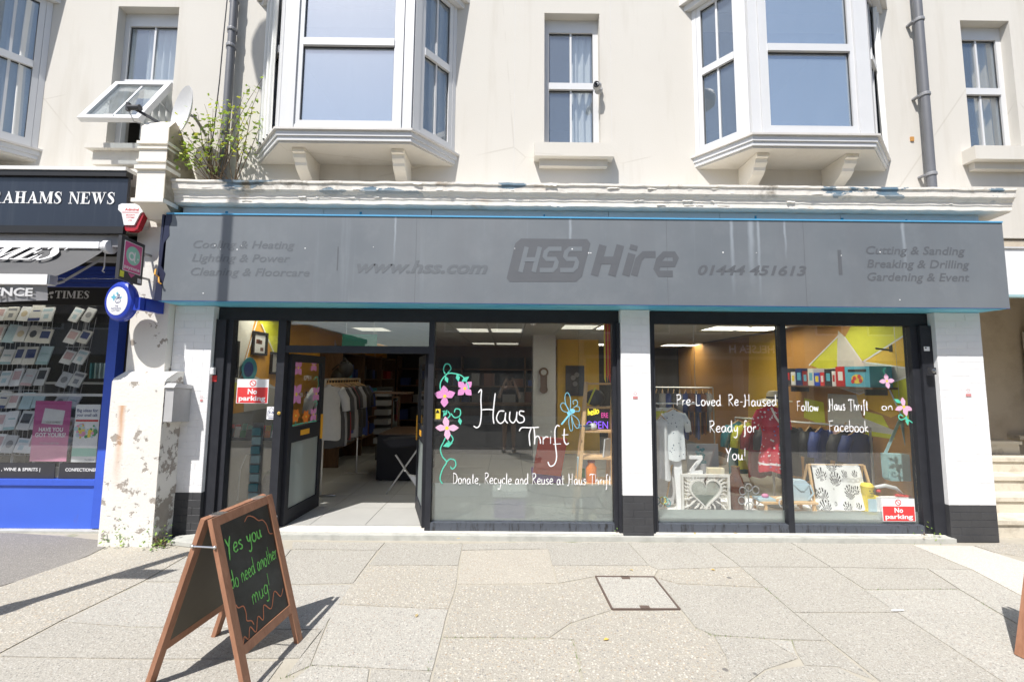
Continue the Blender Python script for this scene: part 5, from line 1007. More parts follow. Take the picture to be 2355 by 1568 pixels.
# ------------------------------------------------------------------ right-hand neighbour: wall, panel and stairs
RN = thing('stair_passage', (5.6, .6, 0), 'beige walled passage with stone stairs beyond the right pier', 'passage')
xw = 6.75
box('side_wall', 'beige_wall', RN, 5.132, 5.20, .05, 3.2, -.02, 3.30); box('back_wall', 'beige_wall', RN, 5.20, 16, 1.55, 1.75, -.02, 3.30); box('ceiling', 'beige_wall', RN, 5.20, 16, .02, 1.55, 3.02, 3.28)
for i in range(6):
    yy = .02+.25*i; m_ = MB(); m_.box(5.201, 7.4-.14*i, yy+.02, 1.55, .175*i-.01, .175*(i+1)-.045); m_.build('stair_riser', 'step_stone', RN); m_ = MB(); m_.box(5.201, 7.42-.14*i, yy, 1.549, .175*(i+1)-.044, .175*(i+1)); m_.build('stair_tread', 'step_stone', RN)
box('ledge', 'step_stone', RN, U(2325, 995, 1.5).x, 9, 1.40, 1.549, U(2325, 1000, 1.5).z-.05, U(2325, 1000, 1.5).z)
z0, z1 = U(2330, 683, -.02).z, U(2330, 575, -.02).z; box('white_panel', 'white', RN, 5.16, 16, -.06, -.01, z0+.02, z1); box('panel_trim', 'pale_teal', RN, 5.16, 16, -.075, -.008, z0-.01, z0+.018); box('panel_top', 'palegrey', RN, 5.16, 16, -.075, -.008, z1+.002, z1+.02)
box('recess_board', 'beige_wall', RN, 5.16, 16, .05, .08, z1+.021, U(2330, 540, 0).z)
box('stair_wall', 'render_cream', RN, 7.6, 16, -.02, 1.5, -.02, 2.4)
# ------------------------------------------------------------------ inside the thrift shop
ORD = ['nearest', 'second', 'third', 'fourth', 'fifth', 'sixth', 'seventh', 'eighth', 'ninth', 'tenth', 'eleventh', 'twelfth', 'thirteenth', 'farthest']
ORD2 = ORD[:13]+['fourteenth', 'fifteenth', 'sixteenth', 'seventeenth', 'eighteenth', 'nineteenth', 'twentieth']
CN = lambda m: m.replace('_', ' ').replace('palegrey', 'pale grey').replace('midgrey', 'mid grey').replace('offwhite', 'off white').replace('paint orange', 'orange').replace('sign red', 'bright red')
XL, XR, YB, ZC, ZF = -3.42, 4.72, 7.0, 2.50, .057
def st_box(nm, m, *a): return tag(box(nm, m, None, *a), kind='structure')
FL = st_box('shop_floor', 'joint_dark', XL, XR, .095, YB, -.05, ZF-.004)
tm = MB().box(.003, .597, .003, .597, 0, .004).mesh('floor_tile', 'shop_floor')
for i in range(13):
    for j in range(7): link('floor_tile', tm, FL, (XL+.06+i*.6, .1+j*.6, ZF-.0035))
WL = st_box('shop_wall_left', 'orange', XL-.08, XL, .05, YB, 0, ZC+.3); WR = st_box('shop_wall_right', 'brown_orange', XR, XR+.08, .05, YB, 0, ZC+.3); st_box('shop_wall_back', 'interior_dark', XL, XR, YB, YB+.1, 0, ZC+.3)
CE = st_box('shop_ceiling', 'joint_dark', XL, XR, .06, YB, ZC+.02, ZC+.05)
cm = MB().box(.006, .594, .006, .594, -.006, .008).mesh('ceiling_tile', 'ceiling_tile')
LIGHTS = set()
def tile_at(px, py):
    d = ray(px, py); t = (ZC-CAM_H)/d.z; q = CAMPOS+d*t; return int((q.x-XL-.06)//.6), int((q.y-.1)//.6)
for p in ((1090, 757), (1105, 791), (1360, 757), (1330, 791), (820, 757), (850, 790), (1625, 757), (1545, 793)):
    i, j = tile_at(*p); LIGHTS.add((i, j)); LIGHTS.add((i+1, j) if p[0] > 1000 else (i, j))
for p_ in ((12, 1), (11, 1), (9, 1), (0, 1), (6, 1)): LIGHTS.add(p_)  # unseen panels added near the windows to brighten mural and displays
for i in range(13):
    for j in range(11):
        if (i, j) not in LIGHTS: link('ceiling_tile', cm, CE, (XL+.06+i*.6, .1+j*.6, ZC))
lm = MB().box(.03, .57, .03, .57, .004, .012).mesh('diffuser', 'light_panel'); lf = MB(); lf.box(.006, .03, .006, .594, -.004, .012); lf.box(.57, .594, .006, .594, -.004, .012); lf.box(.03, .57, .006, .03, -.004, .012); lf.box(.03, .57, .57, .594, -.004, .012); lf = lf.mesh('trim', 'white')
lmd = MB().box(.03, .57, .03, .57, .004, .012).mesh('diffuser', 'light_panel_dim')
lou = MB()
for k in range(7): lou.box(.03, .57, .10+k*.066, .104+k*.066, -.003, .003)
lou = lou.mesh('louvre', 'steel')
for i, j in sorted(LIGHTS):
    t = thing('ceiling_light', (XL+.06+i*.6, .1+j*.6, ZC), f'square ceiling light panel (second row added, unseen), {ORD[i].replace("nearest", "first")} tile from the left in the {ORD[j].replace("nearest", "first")} row', 'ceiling light', 'ceiling light panels in the thrift shop'); at = wloc(t)
    link('diffuser', lm if i >= 8 or j == 1 else lmd, t, at); link('trim', lf, t, at); link('louvre', lou, t, at)
sdq = U(1226, 760, 1.6); sdt = thing('smoke_detector', (sdq.x, 1.6, ZC-.02), 'small round white smoke detector on the shop ceiling', 'detector'); m_ = MB(); m_.lathe([(.03, -.045), (.05, -.03), (.05, -.002)], (sdq.x, 1.6, ZC-.004), 14); m_.build('body', 'white', sdt); m_ = MB(); m_.lathe([(.02, -.055), (.024, -.046)], (sdq.x, 1.6, ZC-.004), 10); m_.build('sensor_cap', 'palegrey', sdt)
# exit sign (blank green)
f_, wd, h = facade(787, 769, 868, 796, .12); t = thing('exit_sign', f_(wd/2, h), 'plain green hanging sign above the shop doorway', 'sign'); m_ = MB(); card(m_, f_, 0, wd, 0, h, .012); m_.build('panel', 'exit_green', t); m_ = MB(); 
for s_ in (.1, .9): m_.tube([f_(wd*s_, h, -.0), Vector((f_(wd*s_, 0).x, f_.o.y, ZC))], .003, 4)
m_.build('hanger', 'steel', t)

# murals
def mural(X, parent, polys, eps):
    for k, (m, pts) in enumerate(polys):
        P = [W(*p, X) for p in pts]; s_ = Vector((1 if X < 0 else -1, 0, 0))*(eps+.0006*k)
        P = [Vector((X, min(max(p.y, .06), YB-.01), min(max(p.z, .06), ZC))) + s_ for p in P]
        m_ = MB(); m_.prism(P, s_.normalized()*.001); m_.build('mural_shape', m, parent)
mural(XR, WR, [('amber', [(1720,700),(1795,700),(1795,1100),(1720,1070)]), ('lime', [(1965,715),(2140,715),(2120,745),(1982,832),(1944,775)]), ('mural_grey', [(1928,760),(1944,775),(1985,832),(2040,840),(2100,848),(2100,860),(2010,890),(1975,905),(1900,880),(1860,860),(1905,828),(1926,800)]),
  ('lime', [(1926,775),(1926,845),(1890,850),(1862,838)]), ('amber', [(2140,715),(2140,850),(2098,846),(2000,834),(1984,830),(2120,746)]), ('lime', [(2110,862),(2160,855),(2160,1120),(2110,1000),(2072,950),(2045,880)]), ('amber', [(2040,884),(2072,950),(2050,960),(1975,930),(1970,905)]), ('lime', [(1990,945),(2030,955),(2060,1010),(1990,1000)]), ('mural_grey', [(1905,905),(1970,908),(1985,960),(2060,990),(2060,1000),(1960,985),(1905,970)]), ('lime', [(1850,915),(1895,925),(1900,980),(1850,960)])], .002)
rl = [((1944,775),(1985,833)), ((1985,833),(2125,744)), ((1862,840),(1930,772)), ((1984,832),(2100,848)), ((2100,862),(1978,906)), ((2042,884),(2075,955)), ((1978,906),(1900,880))]
m_ = MB()
for a, b in rl: p, q = W(*a, XR)-Vector((.011, 0, 0)), W(*b, XR)-Vector((.011, 0, 0)); m_.bar(p, q, .02, .002, (1, 0, 0))
m_.build('mural_line', 'white', WR)
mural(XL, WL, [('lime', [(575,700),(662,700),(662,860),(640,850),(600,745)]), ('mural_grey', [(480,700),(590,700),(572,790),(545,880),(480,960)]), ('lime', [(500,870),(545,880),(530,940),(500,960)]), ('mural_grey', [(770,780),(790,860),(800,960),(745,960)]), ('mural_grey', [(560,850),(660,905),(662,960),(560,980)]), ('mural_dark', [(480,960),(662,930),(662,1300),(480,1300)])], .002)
m_ = MB()
for a, b in (((600,745),(645,850)), ((590,735),(548,880)), ((548,870),(660,900)), ((860,740),(865,960))): p, q = W(*a, XL)+Vector((.011, 0, 0)), W(*b, XL)+Vector((.011, 0, 0)); m_.bar(p, q, .02, .002, (1, 0, 0))
m_.build('mural_line', 'white', WL)

def wall_pic(px0, py0, px1, py1, X, label, art, name='framed_picture', mid='palegrey'):
    a, b = W(px0, py1, X), W(px1, py0, X); s_ = 1 if X < 0 else -1; y0, y1 = sorted((a.y, b.y)); z0, z1 = a.z, b.z
    z0 = W((px0+px1)/2, py1, X).z; z1 = W((px0+px1)/2, py0, X).z; X = X + s_*.008
    t = thing(name, (X, (y0+y1)/2, z0), label, 'picture'); m_ = MB(); e = .03
    for q in ((y0, y1, z0, z0+e), (y0, y1, z1-e, z1), (y0, y0+e, z0+e, z1-e), (y1-e, y1, z0+e, z1-e)): m_.box(min(X, X+s_*.03), max(X, X+s_*.03), *q)
    m_.build('frame', 'black', t); m_ = MB(); m_.box(min(X, X+s_*.006), max(X, X+s_*.006), y0+e, y1-e, z0+e, z1-e); m_.build('print', mid, t)
    m_ = MB(); rr = random.Random(hash(label) % 99 if False else int(px0))
    for i in range(art):
        yy, zz, r_ = rr.uniform(y0+.09, y1-.09), rr.uniform(z0+.07, z1-.12), rr.uniform(.02, .05); m_.box(min(X+s_*.0065, X+s_*.0075), max(X+s_*.0065, X+s_*.0075), yy-r_, yy+r_, zz-r_*.7, zz+r_*.7)
    m_.build('motif', 'charcoal' if art > 3 else 'brown', t)
wall_pic(522, 783, 546, 868, XL, 'tall framed print at the left edge of the narrow window', 8); wall_pic(575, 763, 612, 817, XL, 'black framed photo print on the upper mural wall', 3); wall_pic(617, 810, 648, 860, XL, 'black framed print of a stag hanging on the mural wall', 2)
q = W(569, 849, XL); t = thing('wall_plate', q, 'dark blue round plate hanging on the mural wall', 'plate'); m_ = MB(); m_.lathe([(.0, 0), (.14, .002), (.165, .02), (.16, .024), (.12, .01), (.0, .008)], (XL+.006, q.y, q.z), 28, 'X', (1, .95)); m_.build('dish', 'teal', t, smooth=40); m_ = MB(); m_.lathe([(.09, .0121), (.10, .0122), (.10, .013), (.09, .0131)], (XL+.004, q.y, q.z), 24, 'X'); m_.build('ring_pattern', 'navy', t)
# board-game shelf on the right wall
za, y0, y1 = W(1920, 888, XR-.25).z, W(2010, 880, XR-.25).y, W(1835, 880, XR-.1).y
t = thing('wall_shelf', (XR-.15, (y0+y1)/2, za), 'wall shelf of board games against the right mural', 'shelf'); box('board', 'dark_wood', t, XR-.32, XR-.006, y0-.05, y1+.1, za-.025, za)
for yy in (y0+.1, y1-.1): box('bracket', 'charcoal', t, XR-.28, XR-.006, yy-.01, yy+.01, za-.10, za-.026)
yy = y0; rr = random.Random(2); GC = ['sky_paint', 'red', 'white', 'charcoal', 'sign_red', 'blue', 'offwhite', 'dark_red', 'navy', 'white', 'charcoal']; k = 0
while yy < y1-.05:
    d = .38 if k == 0 else rr.uniform(.06, .16); h = .26 if k == 0 else rr.uniform(.17, .27); c_ = GC[k % len(GC)]
    gb = thing('board_game', (XR-.16, yy+d/2, za+.001), 'large blue board game box at the near end of the wall shelf' if k == 0 else f'{CN(c_)} board game box, {ORD[min(k, 12)]} from the street on the wall shelf', 'game', None if k == 0 else 'board games on the wall shelf')
    box('carton', c_, gb, XR-.30, XR-.02, yy, yy+d-.008, za+.001, za+h)
    m_ = MB()
    if k == 0:
        ff = Frame((XR-.302, yy+d-.01, za), (0, -1, 0), (0, 0, 1)); mm = MB(); rect(mm, ff, .05, .33, .19, .225, .001); mm.build('title_band', 'charcoal', gb); mm = MB(); disc(mm, ff, .19, .10, .09, .001, 18, .06); mm.build('printed_disc', 'yellow', gb); mm = MB(); [disc(mm, ff, x_, z_, .028, .0016, 10) for x_, z_ in ((.15, .11), (.22, .13), (.24, .08), (.12, .07))]; mm.build('printed_pieces', 'sign_red', gb)
    else: box('printed_label', rr.choice(['white', 'red', 'sky_paint', 'yellow']), gb, XR-.3015, XR-.30, yy+d*.2, yy+d*.7, za+h*.3, za+h*.75)
    yy += d; k += 1
q = W(2050, 800, XR); t = thing('wall_hook', q, 'black hook on the orange part of the right mural', 'hook'); m_ = MB(); m_.box(XR-.012, XR-.001, q.y-.02, q.y+.02, q.z-.05, q.z+.05); m_.build('plate', 'black', t); m_ = MB(); m_.tube([(XR-.01, q.y, q.z-.03), (XR-.10, q.y, q.z-.02), (XR-.18, q.y+.02, q.z-.005)], .012, 6); m_.build('arm', 'black', t)

# inner pillar, yellow chimney breast, back counter
tag(box('shop_pillar', 'palegrey', None, U(1226, 900, 3.5).x, U(1278, 900, 3.5).x, 3.5, 3.9, ZF, ZC), kind='structure')
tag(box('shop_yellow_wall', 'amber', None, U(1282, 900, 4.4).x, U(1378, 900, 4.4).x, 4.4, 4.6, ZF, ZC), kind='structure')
f_, wd, h = facade(1239, 845, 1261, 905, 3.47); t = thing('wall_clock', f_(wd/2, 0), 'dark pendulum wall clock on the pale inner pillar', 'clock'); m_ = MB(); m_.lathe([(wd*.5, 0), (wd*.5, .04), (wd*.4, .05)], f_(wd/2, h-wd*.5), 18, 'Y'); m_.lathe([(wd*.42, 0), (wd*.42, .035), (wd*.36, .045)], f_(wd/2, wd*.45), 18, 'Y'); a = f_(wd*.15, wd*.3); m_.box(a.x, a.x+wd*.7, a.y-.035, a.y, a.z, a.z+h*.6); m_.build('case', 'dark_wood', t); m_ = MB(); m_.lathe([(wd*.3, .05), (wd*.3, .054)], f_(wd/2, h-wd*.5), 16, 'Y'); m_.build('dial', 'midgrey', t)
f_, wd, h = facade(1301, 841, 1343, 910, 4.38); t = thing('wall_painting', f_(wd/2, 0), 'dark unframed painting on the yellow wall at the back', 'painting'); m_ = MB(); card(m_, f_, 0, wd, 0, h, .03); m_.build('canvas', 'dark_board', t); m_ = MB(); [disc(m_, f_, wd*x, h*y, wd*.14, .031, 9) for x, y in ((.4, .6), (.6, .7), (.5, .4))]; m_.build('painted_shape', 'grey', t)
ct = thing('shop_counter', (-.4, 5.4, ZF), 'dark counter with shelving at the back of the thrift shop', 'counter'); box('counter_body', 'interior_dark', ct, -1.6, .9, 5.2, 5.8, ZF, 1.0); box('counter_top', 'dark_wood', ct, -1.65, .95, 5.15, 5.85, 1.001, 1.04)
bk = thing('back_shelving', (-1, 6.8, ZF), 'dark shelving unit along the back wall of the shop', 'shelving')
for z in (.5, .95, 1.4, 1.85): box('shelf_board', 'dark_wood', bk, -3.0, 2.2, 6.5, 6.95, z, z+.03)
for x in (-3.0, -1.3, .4, 2.17): box('upright', 'dark_wood', bk, x, x+.03, 6.5, 6.95, ZF, 2.2)
rr = random.Random(12)
for zn, z in (('lowest', .53), ('middle', .98), ('upper', 1.43)):
    x = -2.9; nb_ = 0
    while x < 2.0:
        wd = rr.uniform(.1, .35); h = rr.uniform(.12, .34); mm_ = rr.choice(['charcoal', 'black', 'brown', 'charcoal', 'grey', 'navy']); nb_ += 1; t = tag(box('stock_box', mm_, None, x, x+wd, 6.52, 6.8, z+.001, z+h), f'{CN(mm_)} stock box, {ORD2[min(nb_-1, 19)].replace("nearest", "first")} from the left on the {zn} back shelf', 'box', 'stock on the back shelving'); x += wd+rr.uniform(.02, .2)

t = thing('tall_dark_shelving', (XL+.2, 4.4, ZF), 'tall dark shelving crowded with stock along the left wall', 'shelving'); rr = random.Random(77)
box('back_panel', 'interior_dark', t, XL+.012, XL+.03, 2.9, 6.4, ZF, 2.12)
for z in (.4, .8, 1.2, 1.6, 2.1): box('shelf_board', 'dark_wood', t, XL+.031, XL+.40, 2.9, 6.4, z-.02, z)
for y in (2.9, 4.05, 5.2, 6.36): box('upright', 'dark_wood', t, XL+.031, XL+.41, y, y+.03, ZF, 2.12)
for zn, z in (('bottom', .4), ('second', .8), ('third', 1.2), ('top', 1.6)):
    y = 2.95; nb_ = 0
    while y < 6.2:
        wd = rr.uniform(.12, .34); h = rr.uniform(.12, .33); mm_ = rr.choice(['grey', 'navy', 'dark_red', 'brown', 'teal', 'charcoal', 'black', 'sand']); nb_ += 1
        tag(box('shelf_parcel', mm_, None, XL+.06, XL+.06+rr.uniform(.2, .32), y, y+wd, z+.001, z+h), f'{CN(mm_)} parcel, {ORD2[nb_-1].replace("nearest", "first")} from the street on the {zn} left wall shelf', 'box', 'stock on the left wall shelving'); y += wd+rr.uniform(.01, .08)
# ------------------------------------------------------------------ garments
def garment(name, c, wd, h, mat, label, group=None, yaw=0, sleeves=.35, flare=1.0, rnd=None, hanger=True, neck=.28, dep=.05, waist=1.0, cat='garment', sleeve_l=.3):
    rnd = rnd or random.Random(int(c[0]*997+c[1]*77)); t = thing(name, c, label, cat, group); m_ = MB(); n = 26
    prof = [(0, neck*.5), (.03, neck*.75), (.06, .84), (.12, .98), (.25, .92), (.45, .86*waist), (.6, .92*waist+.04), (.8, (1+flare)/2), (1., flare)]; ph = rnd.uniform(0, 6); vs = []
    for i, (tt, w_) in enumerate(prof):
        for k in range(n):
            a = 2*math.pi*k/n; rip = 1+.30*tt*math.sin(a*5+ph)+.2*tt*math.sin(a*9+2*ph)
            vs.append((c[0]+wd/2*w_*math.cos(a)*(1+.02*math.sin(9*a)), c[1]+dep*(.5+.5*min(1, tt*4))*math.sin(a)*rip, c[2]-h*tt+.02*tt*math.sin(a*3+ph)*h))
    fs = [(i*n+k, (i+1)*n+k, (i+1)*n+(k+1) % n, i*n+(k+1) % n) for i in range(len(prof)-1) for k in range(n)]; m_.add(vs, fs)
    b = m_.build('body', mat, t, smooth=True); 
    if sleeves:
        for s_ in (-1, 1):
            m_ = MB(); p0 = Vector((c[0]+s_*wd*.40, c[1], c[2]-h*.10)); p1 = p0+Vector((s_*wd*.2, 0, -sleeve_l*.45)); p2 = p0+Vector((s_*wd*.26, 0, -sleeve_l)); m_.tube([p0, p1, p2], [wd*.15, wd*.15, wd*.13], 10); m_.build('sleeve', mat, t, smooth=True)
    if hanger:
        m_ = MB(); q = Vector(c); m_.tube([q+Vector((-wd*.42, 0, -h*.075)), q+Vector((0, 0, .02)), q+Vector((wd*.42, 0, -h*.075))], .008, 6); m_.tube([q+Vector((0, 0, .02)), q+Vector((0, 0, .06)), q+Vector((.02, 0, .085)), q+Vector((.035, 0, .065))], .004, 5); m_.build('hanger', 'pale_wood', t)
    if yaw:
        t.rotation_euler.z = yaw
    return t
def rail(p, q, label):
    t = thing('clothes_rail', ((p[0]+q[0])/2, (p[1]+q[1])/2, ZF), label, 'clothes rail'); m_ = MB(); m_.tube([p, q], .014, 8); m_.build('bar', 'steel', t)
    for e in (p, q): m_ = MB(); m_.tube([e, (e[0], e[1], ZF+.02)], .014, 8); m_.build('upright', 'steel', t)
    for e in (p, q): m_ = MB(); m_.tube([(e[0]-.2, e[1], ZF+.02), (e[0]+.2, e[1], ZF+.02)], .014, 8); m_.build('foot', 'steel', t)
# rail by the door
p, q = (-2.52, 1.15, 1.62), (-2.52, 2.45, 1.62); rail(p, q, 'chrome clothes rail just inside the open door')
rr = random.Random(9)
for i, m in enumerate(['midgrey', 'charcoal', 'grey', 'black', 'dark_red', 'charcoal', 'navy', 'grey', 'black', 'charcoal', 'black', 'navy']):
    garment('hanging_garment', (-2.5, 1.2+i*.1, 1.55), .46, rr.uniform(.65, .9), m, f'{CN(m)} garment, {ORD[i]} from the street on the rail by the door', 'garments on the rail by the door', yaw=R(rr.uniform(50, 75)), dep=.035, rnd=rr)
# rail in the right-hand window
zr_ = U(1943, 985, 1.25).z+.07; p, q = (3.55, 2.0, zr_), (4.62, .78, zr_); rail(p, q, 'clothes rail behind the rightmost window')
L_ = [(.03, 'teal'), (.12, 'lime'), (.20, 'dark_red'), (.28, 'charcoal'), (.36, 'navy'), (.44, 'charcoal'), (.60, 'black'), (.68, 'jumper_navy'), (.84, 'charcoal'), (.92, 'navy')]
for s_, m in L_: c = Vector(p).lerp(Vector(q), s_); garment('rail_garment', (c.x, c.y, zr_-.06), .44, rr.uniform(.6, .8), m, f'{CN(m)} garment, {ORD[int(s_*13)]} along from the left on the rail behind the rightmost window', 'garments on the right window rail', yaw=R(rr.uniform(15, 40)), rnd=rr, dep=.04)
c = U(1943, 985, 1.25); t = garment('pink_top', (c.x, 1.25, c.z), .30, .52, 'dusty_pink', 'dusty pink top with a dark heart print on the right rail', cat='top', sleeves=.2, sleeve_l=.25)
m_ = MB(); ff = Frame((c.x, 1.25-.062, c.z-.22), (1, 0, 0), (0, 0, 1)); m_.poly([ff(.075*math.sin(a)**3*1.1, .006*(13*math.cos(a)-5*math.cos(2*a)-2*math.cos(3*a)-math.cos(4*a)), .0) for a in [2*math.pi*k/24 for k in range(24)]][::-1]); m_.build('heart_print', 'charcoal', t)
c = U(2003, 985, 1.0); t = garment('navy_jumper', (c.x, 1.0, c.z), .50, .55, 'jumper_navy', 'navy blue jumper with white tags hanging on the right rail', cat='jumper', sleeves=.4, sleeve_l=.42)
for dx, dz in ((-.03, -.06), (.03, -.14), (.22, -.35)): box('price_tag', 'white', t, c.x+dx, c.x+dx+.05, .932, .936, c.z+dz-.03, c.z+dz)
# dim rail further back behind the middle right pane
p, q = (2.3, 3.4, 1.5), (3.9, 3.4, 1.5); rail(p, q, 'dim clothes rail deep behind the lettered middle window')
for i in range(14): mm_ = rr.choice(['charcoal', 'dark_red', 'grey', 'black', 'navy', 'magenta', 'brown']); garment('dim_garment', (2.38+i*.11, 3.4, 1.44), .42, rr.uniform(.7, .95), mm_, f'{CN(mm_)} garment, {ORD[i].replace("nearest", "first").replace("farthest", "last")} from the left on the dim back rail', 'garments on the dim rail', yaw=R(rr.uniform(60, 80)), rnd=rr, dep=.035)

# ------------------------------------------------------------------ right window display
DP = thing('display_plinth', (3.0, .5, ZF), 'low white display plinth along the foot of the right windows', 'plinth'); ZP = .16
box('top', 'white', DP, 1.62, 4.40, .06, .95, ZP-.03, ZP); box('front', 'white', DP, 1.62, 4.40, .06, .08, ZF, ZP-.031); box('end', 'white', DP, 1.62, 1.64, .082, .95, ZF, ZP-.031)
# white leaning board
t = thing('leaning_board', (1.8, .6, ZP), 'white board with a green panel leaning at the left of the display', 'board'); a = U(1508, 938, .55); b = U(1545, 1100, .45); box('panel', 'white', t, 1.66, U(1547, 940, .7).x, .66, .69, ZP, U(1530, 937, .7).z); box('green_panel', 'lime', t, 1.69, U(1535, 940, .7).x, .652, .659, U(1530, 985, .65).z, U(1530, 945, .65).z)
t = thing('white_post', (2.0, .4, ZP), 'white leaning board edge beside the floral blouse', 'board'); m_ = MB(); m_.bar(U(1556, 1045, .42), (U(1566, 1172, .34).x, .34, ZP+.001), .09, .025, (0, 1, 0)); m_.build('plank', 'white', t); m_ = MB(); m_.bar(U(1556, 1045, .45), (U(1566, 1172, .37).x, .37, ZP+.001), .03, .02, (0, 1, 0)); m_.build('rear_batten', 'pale_wood', t)
c = U(1549, 942, .42); garment('floral_blouse', (c.x, .42, c.z), .26, .58, 'white_floral', 'white floral blouse on a wooden hanger in the window', cat='blouse', sleeves=.3, sleeve_l=.2, dep=.06)
c = U(1520, 958, .38); garment('white_slip', (c.x, .38, c.z), .16, .72, 'white', 'plain white slip dress at the left edge of the right windows', cat='dress', sleeves=0, dep=.05, flare=1.3)
hr = thing('hanging_rail', (1.75, .42, U(1549, 935, .42).z), 'short rail holding the blouses in the window', 'rail'); m_ = MB(); z_ = U(1549, 942, .42).z+.075; m_.tube([(1.62, .42, z_), (2.25, .42, z_)], .008, 6); m_.build('bar', 'steel', hr); m_ = MB(); m_.tube([(1.64, .42, z_), (1.64, .42, ZC)], .006, 6); m_.tube([(2.23, .42, z_), (2.23, .42, ZC)], .003, 6); m_.build('hanger_wire', 'steel', hr)
# heart mirror
f_, wd, h = facade(1567, 1089, 1675, 1180, .30); f_.o.z = ZP+.002; h = U(1620, 1089, .30).z-f_.o.z; t = thing('heart_mirror', f_(wd/2, 0), 'carved white square frame with a heart shaped mirror', 'mirror')
hs = [(16*math.sin(a)**3, 13*math.cos(a)-5*math.cos(2*a)-2*math.cos(3*a)-math.cos(4*a)) for a in [2*math.pi*k/40 for k in range(40)]]; HK = wd*.30/16; hc = (wd*.5, h*.50)
H_ = [(hc[0]+x*HK, hc[1]+(y+1)*HK*1.02) for x, y in hs]
m_ = MB()
for q in ((0, wd, 0, .022), (0, wd, h-.03, h), (0, .022, .022, h-.03), (wd-.022, wd, .022, h-.03)): card(m_, f_, *q, .03)
m_.build('frame', 'offwhite', t)
m_ = MB()   # carved leaves around the heart
rr = random.Random(6)
for k in range(40):
    a = 2*math.pi*k/40; x, y = H_[k]; x2, y2 = hc[0]+(x-hc[0])*1.14, hc[1]+(y-hc[1])*1.12; dx, dy = x2-hc[0], y2-hc[1]; l_ = math.hypot(dx, dy)+1e-6
    tx = (wd*.5-.03)/max(abs(dx), 1e-5); ty = (h*.5-.03)/max(abs(dy), 1e-5); sc_ = min(tx, ty); ex, ey = hc[0]+dx*sc_, hc[1]+dy*sc_
    if math.hypot(ex-x2, ey-y2) > .012 and True:
        px, py = -dy/l_, dx/l_; w_ = .010
        for (u0, u1, off) in ((0, .55, .0), (.35, 1.0, .012)):
            A_ = (x2+(ex-x2)*u0+px*off, y2+(ey-y2)*u0+py*off); B_ = (x2+(ex-x2)*u1-px*off, y2+(ey-y2)*u1-py*off); M_ = ((A_[0]+B_[0])/2, (A_[1]+B_[1])/2)
            m_.prism([f_(*A_), f_(M_[0]+px*w_, M_[1]+py*w_), f_(*B_), f_(M_[0]-px*w_, M_[1]-py*w_)], f_.n*.018)
m_.build('carved_leaves', 'offwhite', t)
m_ = MB(); n_ = 40; vs = []
for k in range(40): x, y = H_[k]; vs += [f_(x, y, .026), f_(hc[0]+(x-hc[0])*1.15, hc[1]+(y-hc[1])*1.13, .026), f_(x, y, .0), f_(hc[0]+(x-hc[0])*1.15, hc[1]+(y-hc[1])*1.13, .0)]
fs = []
for k in range(40): a, b = 4*k, 4*((k+1) % 40); fs += [(a, b, b+1, a+1), (a+1, b+1, b+3, a+3), (a, a+2, b+2, b)]
m_.add(vs, fs); m_.build('heart_rim', 'offwhite', t)
pl('mirror_glass', (.55, .6, .58), .05, .02, metal=1); m_ = MB(); m_.poly([f_(x, y, .004) for x, y in reversed(H_)]); m_.build('mirror', 'mirror_glass', t)
# ornaments behind and beside it
c = U(1615, 1090, .55); t = thing('canvas_print', (c.x, .7, ZP), 'pale grey canvas standing behind the heart mirror', 'canvas'); box('canvas_face', 'midgrey', t, U(1580, 1090, .72).x, U(1652, 1090, .72).x, .70, .715, U(1600, 1110, .7).z, U(1600, 1020, .7).z); box('stretcher', 'pale_wood', t, U(1580, 1090, .72).x+.02, U(1652, 1090, .72).x-.02, .716, .74, ZP, U(1600, 1025, .7).z)
t = thing('white_letter_ornament', U(1600, 1090, .45), 'white letter Z ornament standing behind the heart mirror', 'ornament'); f_, wd, h = facade(1585, 1047, 1613, 1088, .45); m_ = MB(); card(m_, f_, 0, wd, h*.82, h, .03); card(m_, f_, 0, wd, 0, h*.18, .03); m_.prism([f_(0, h*.18), f_(wd*.3, h*.18), f_(wd, h*.82), f_(wd*.7, h*.82)], f_.n*.03); m_.build('letter', 'white', t); box('letter_base', 'white', t, f_(0, 0).x-.01, f_(wd, 0).x+.01, .40, .5, ZP, f_.o.z-.001)
t = thing('cream_block', U(1645, 1090, .4), 'cream rectangular keepsake box behind the heart mirror', 'box'); f_, wd, h = facade(1624, 1074, 1660, 1090, .42); m_ = MB(); card(m_, f_, 0, wd, 0, h, .06); m_.build('body', 'cream', t); box('support', 'palegrey', t, f_(0, 0).x+.02, f_(wd, 0).x-.02, .43, .5, ZP, f_.o.z)
t = thing('eucalyptus_vase', U(1615, 1090, .6), 'grey vase of dark eucalyptus stems behind the ornaments', 'plant'); q = U(1618, 1085, .6); m_ = MB(); m_.lathe([(.04, ZP-q.z+.001), (.05, -.05), (.035, .06), (.03, .1)], q, 14); m_.build('vase', 'grey', t); m_ = MB(); mt = MB(); rr = random.Random(5)
for i in range(5):
    b = q+Vector((rr.uniform(-.10, .08), rr.uniform(-.04, .04), rr.uniform(.2, .32))); m_.tube([q+Vector((0, 0, .05)), q.lerp(b, .5)+Vector((0, 0, .04)), b], .003, 4)
    for k in range(7): a = q.lerp(b, .35+.1*k); mt.ell(a+Vector((rr.uniform(-.025, .025), 0, rr.uniform(-.01, .01))), .02, .004, .016, 7, 4)
m_.build('stem', 'teal', t); mt.build('foliage', 'teal', t)
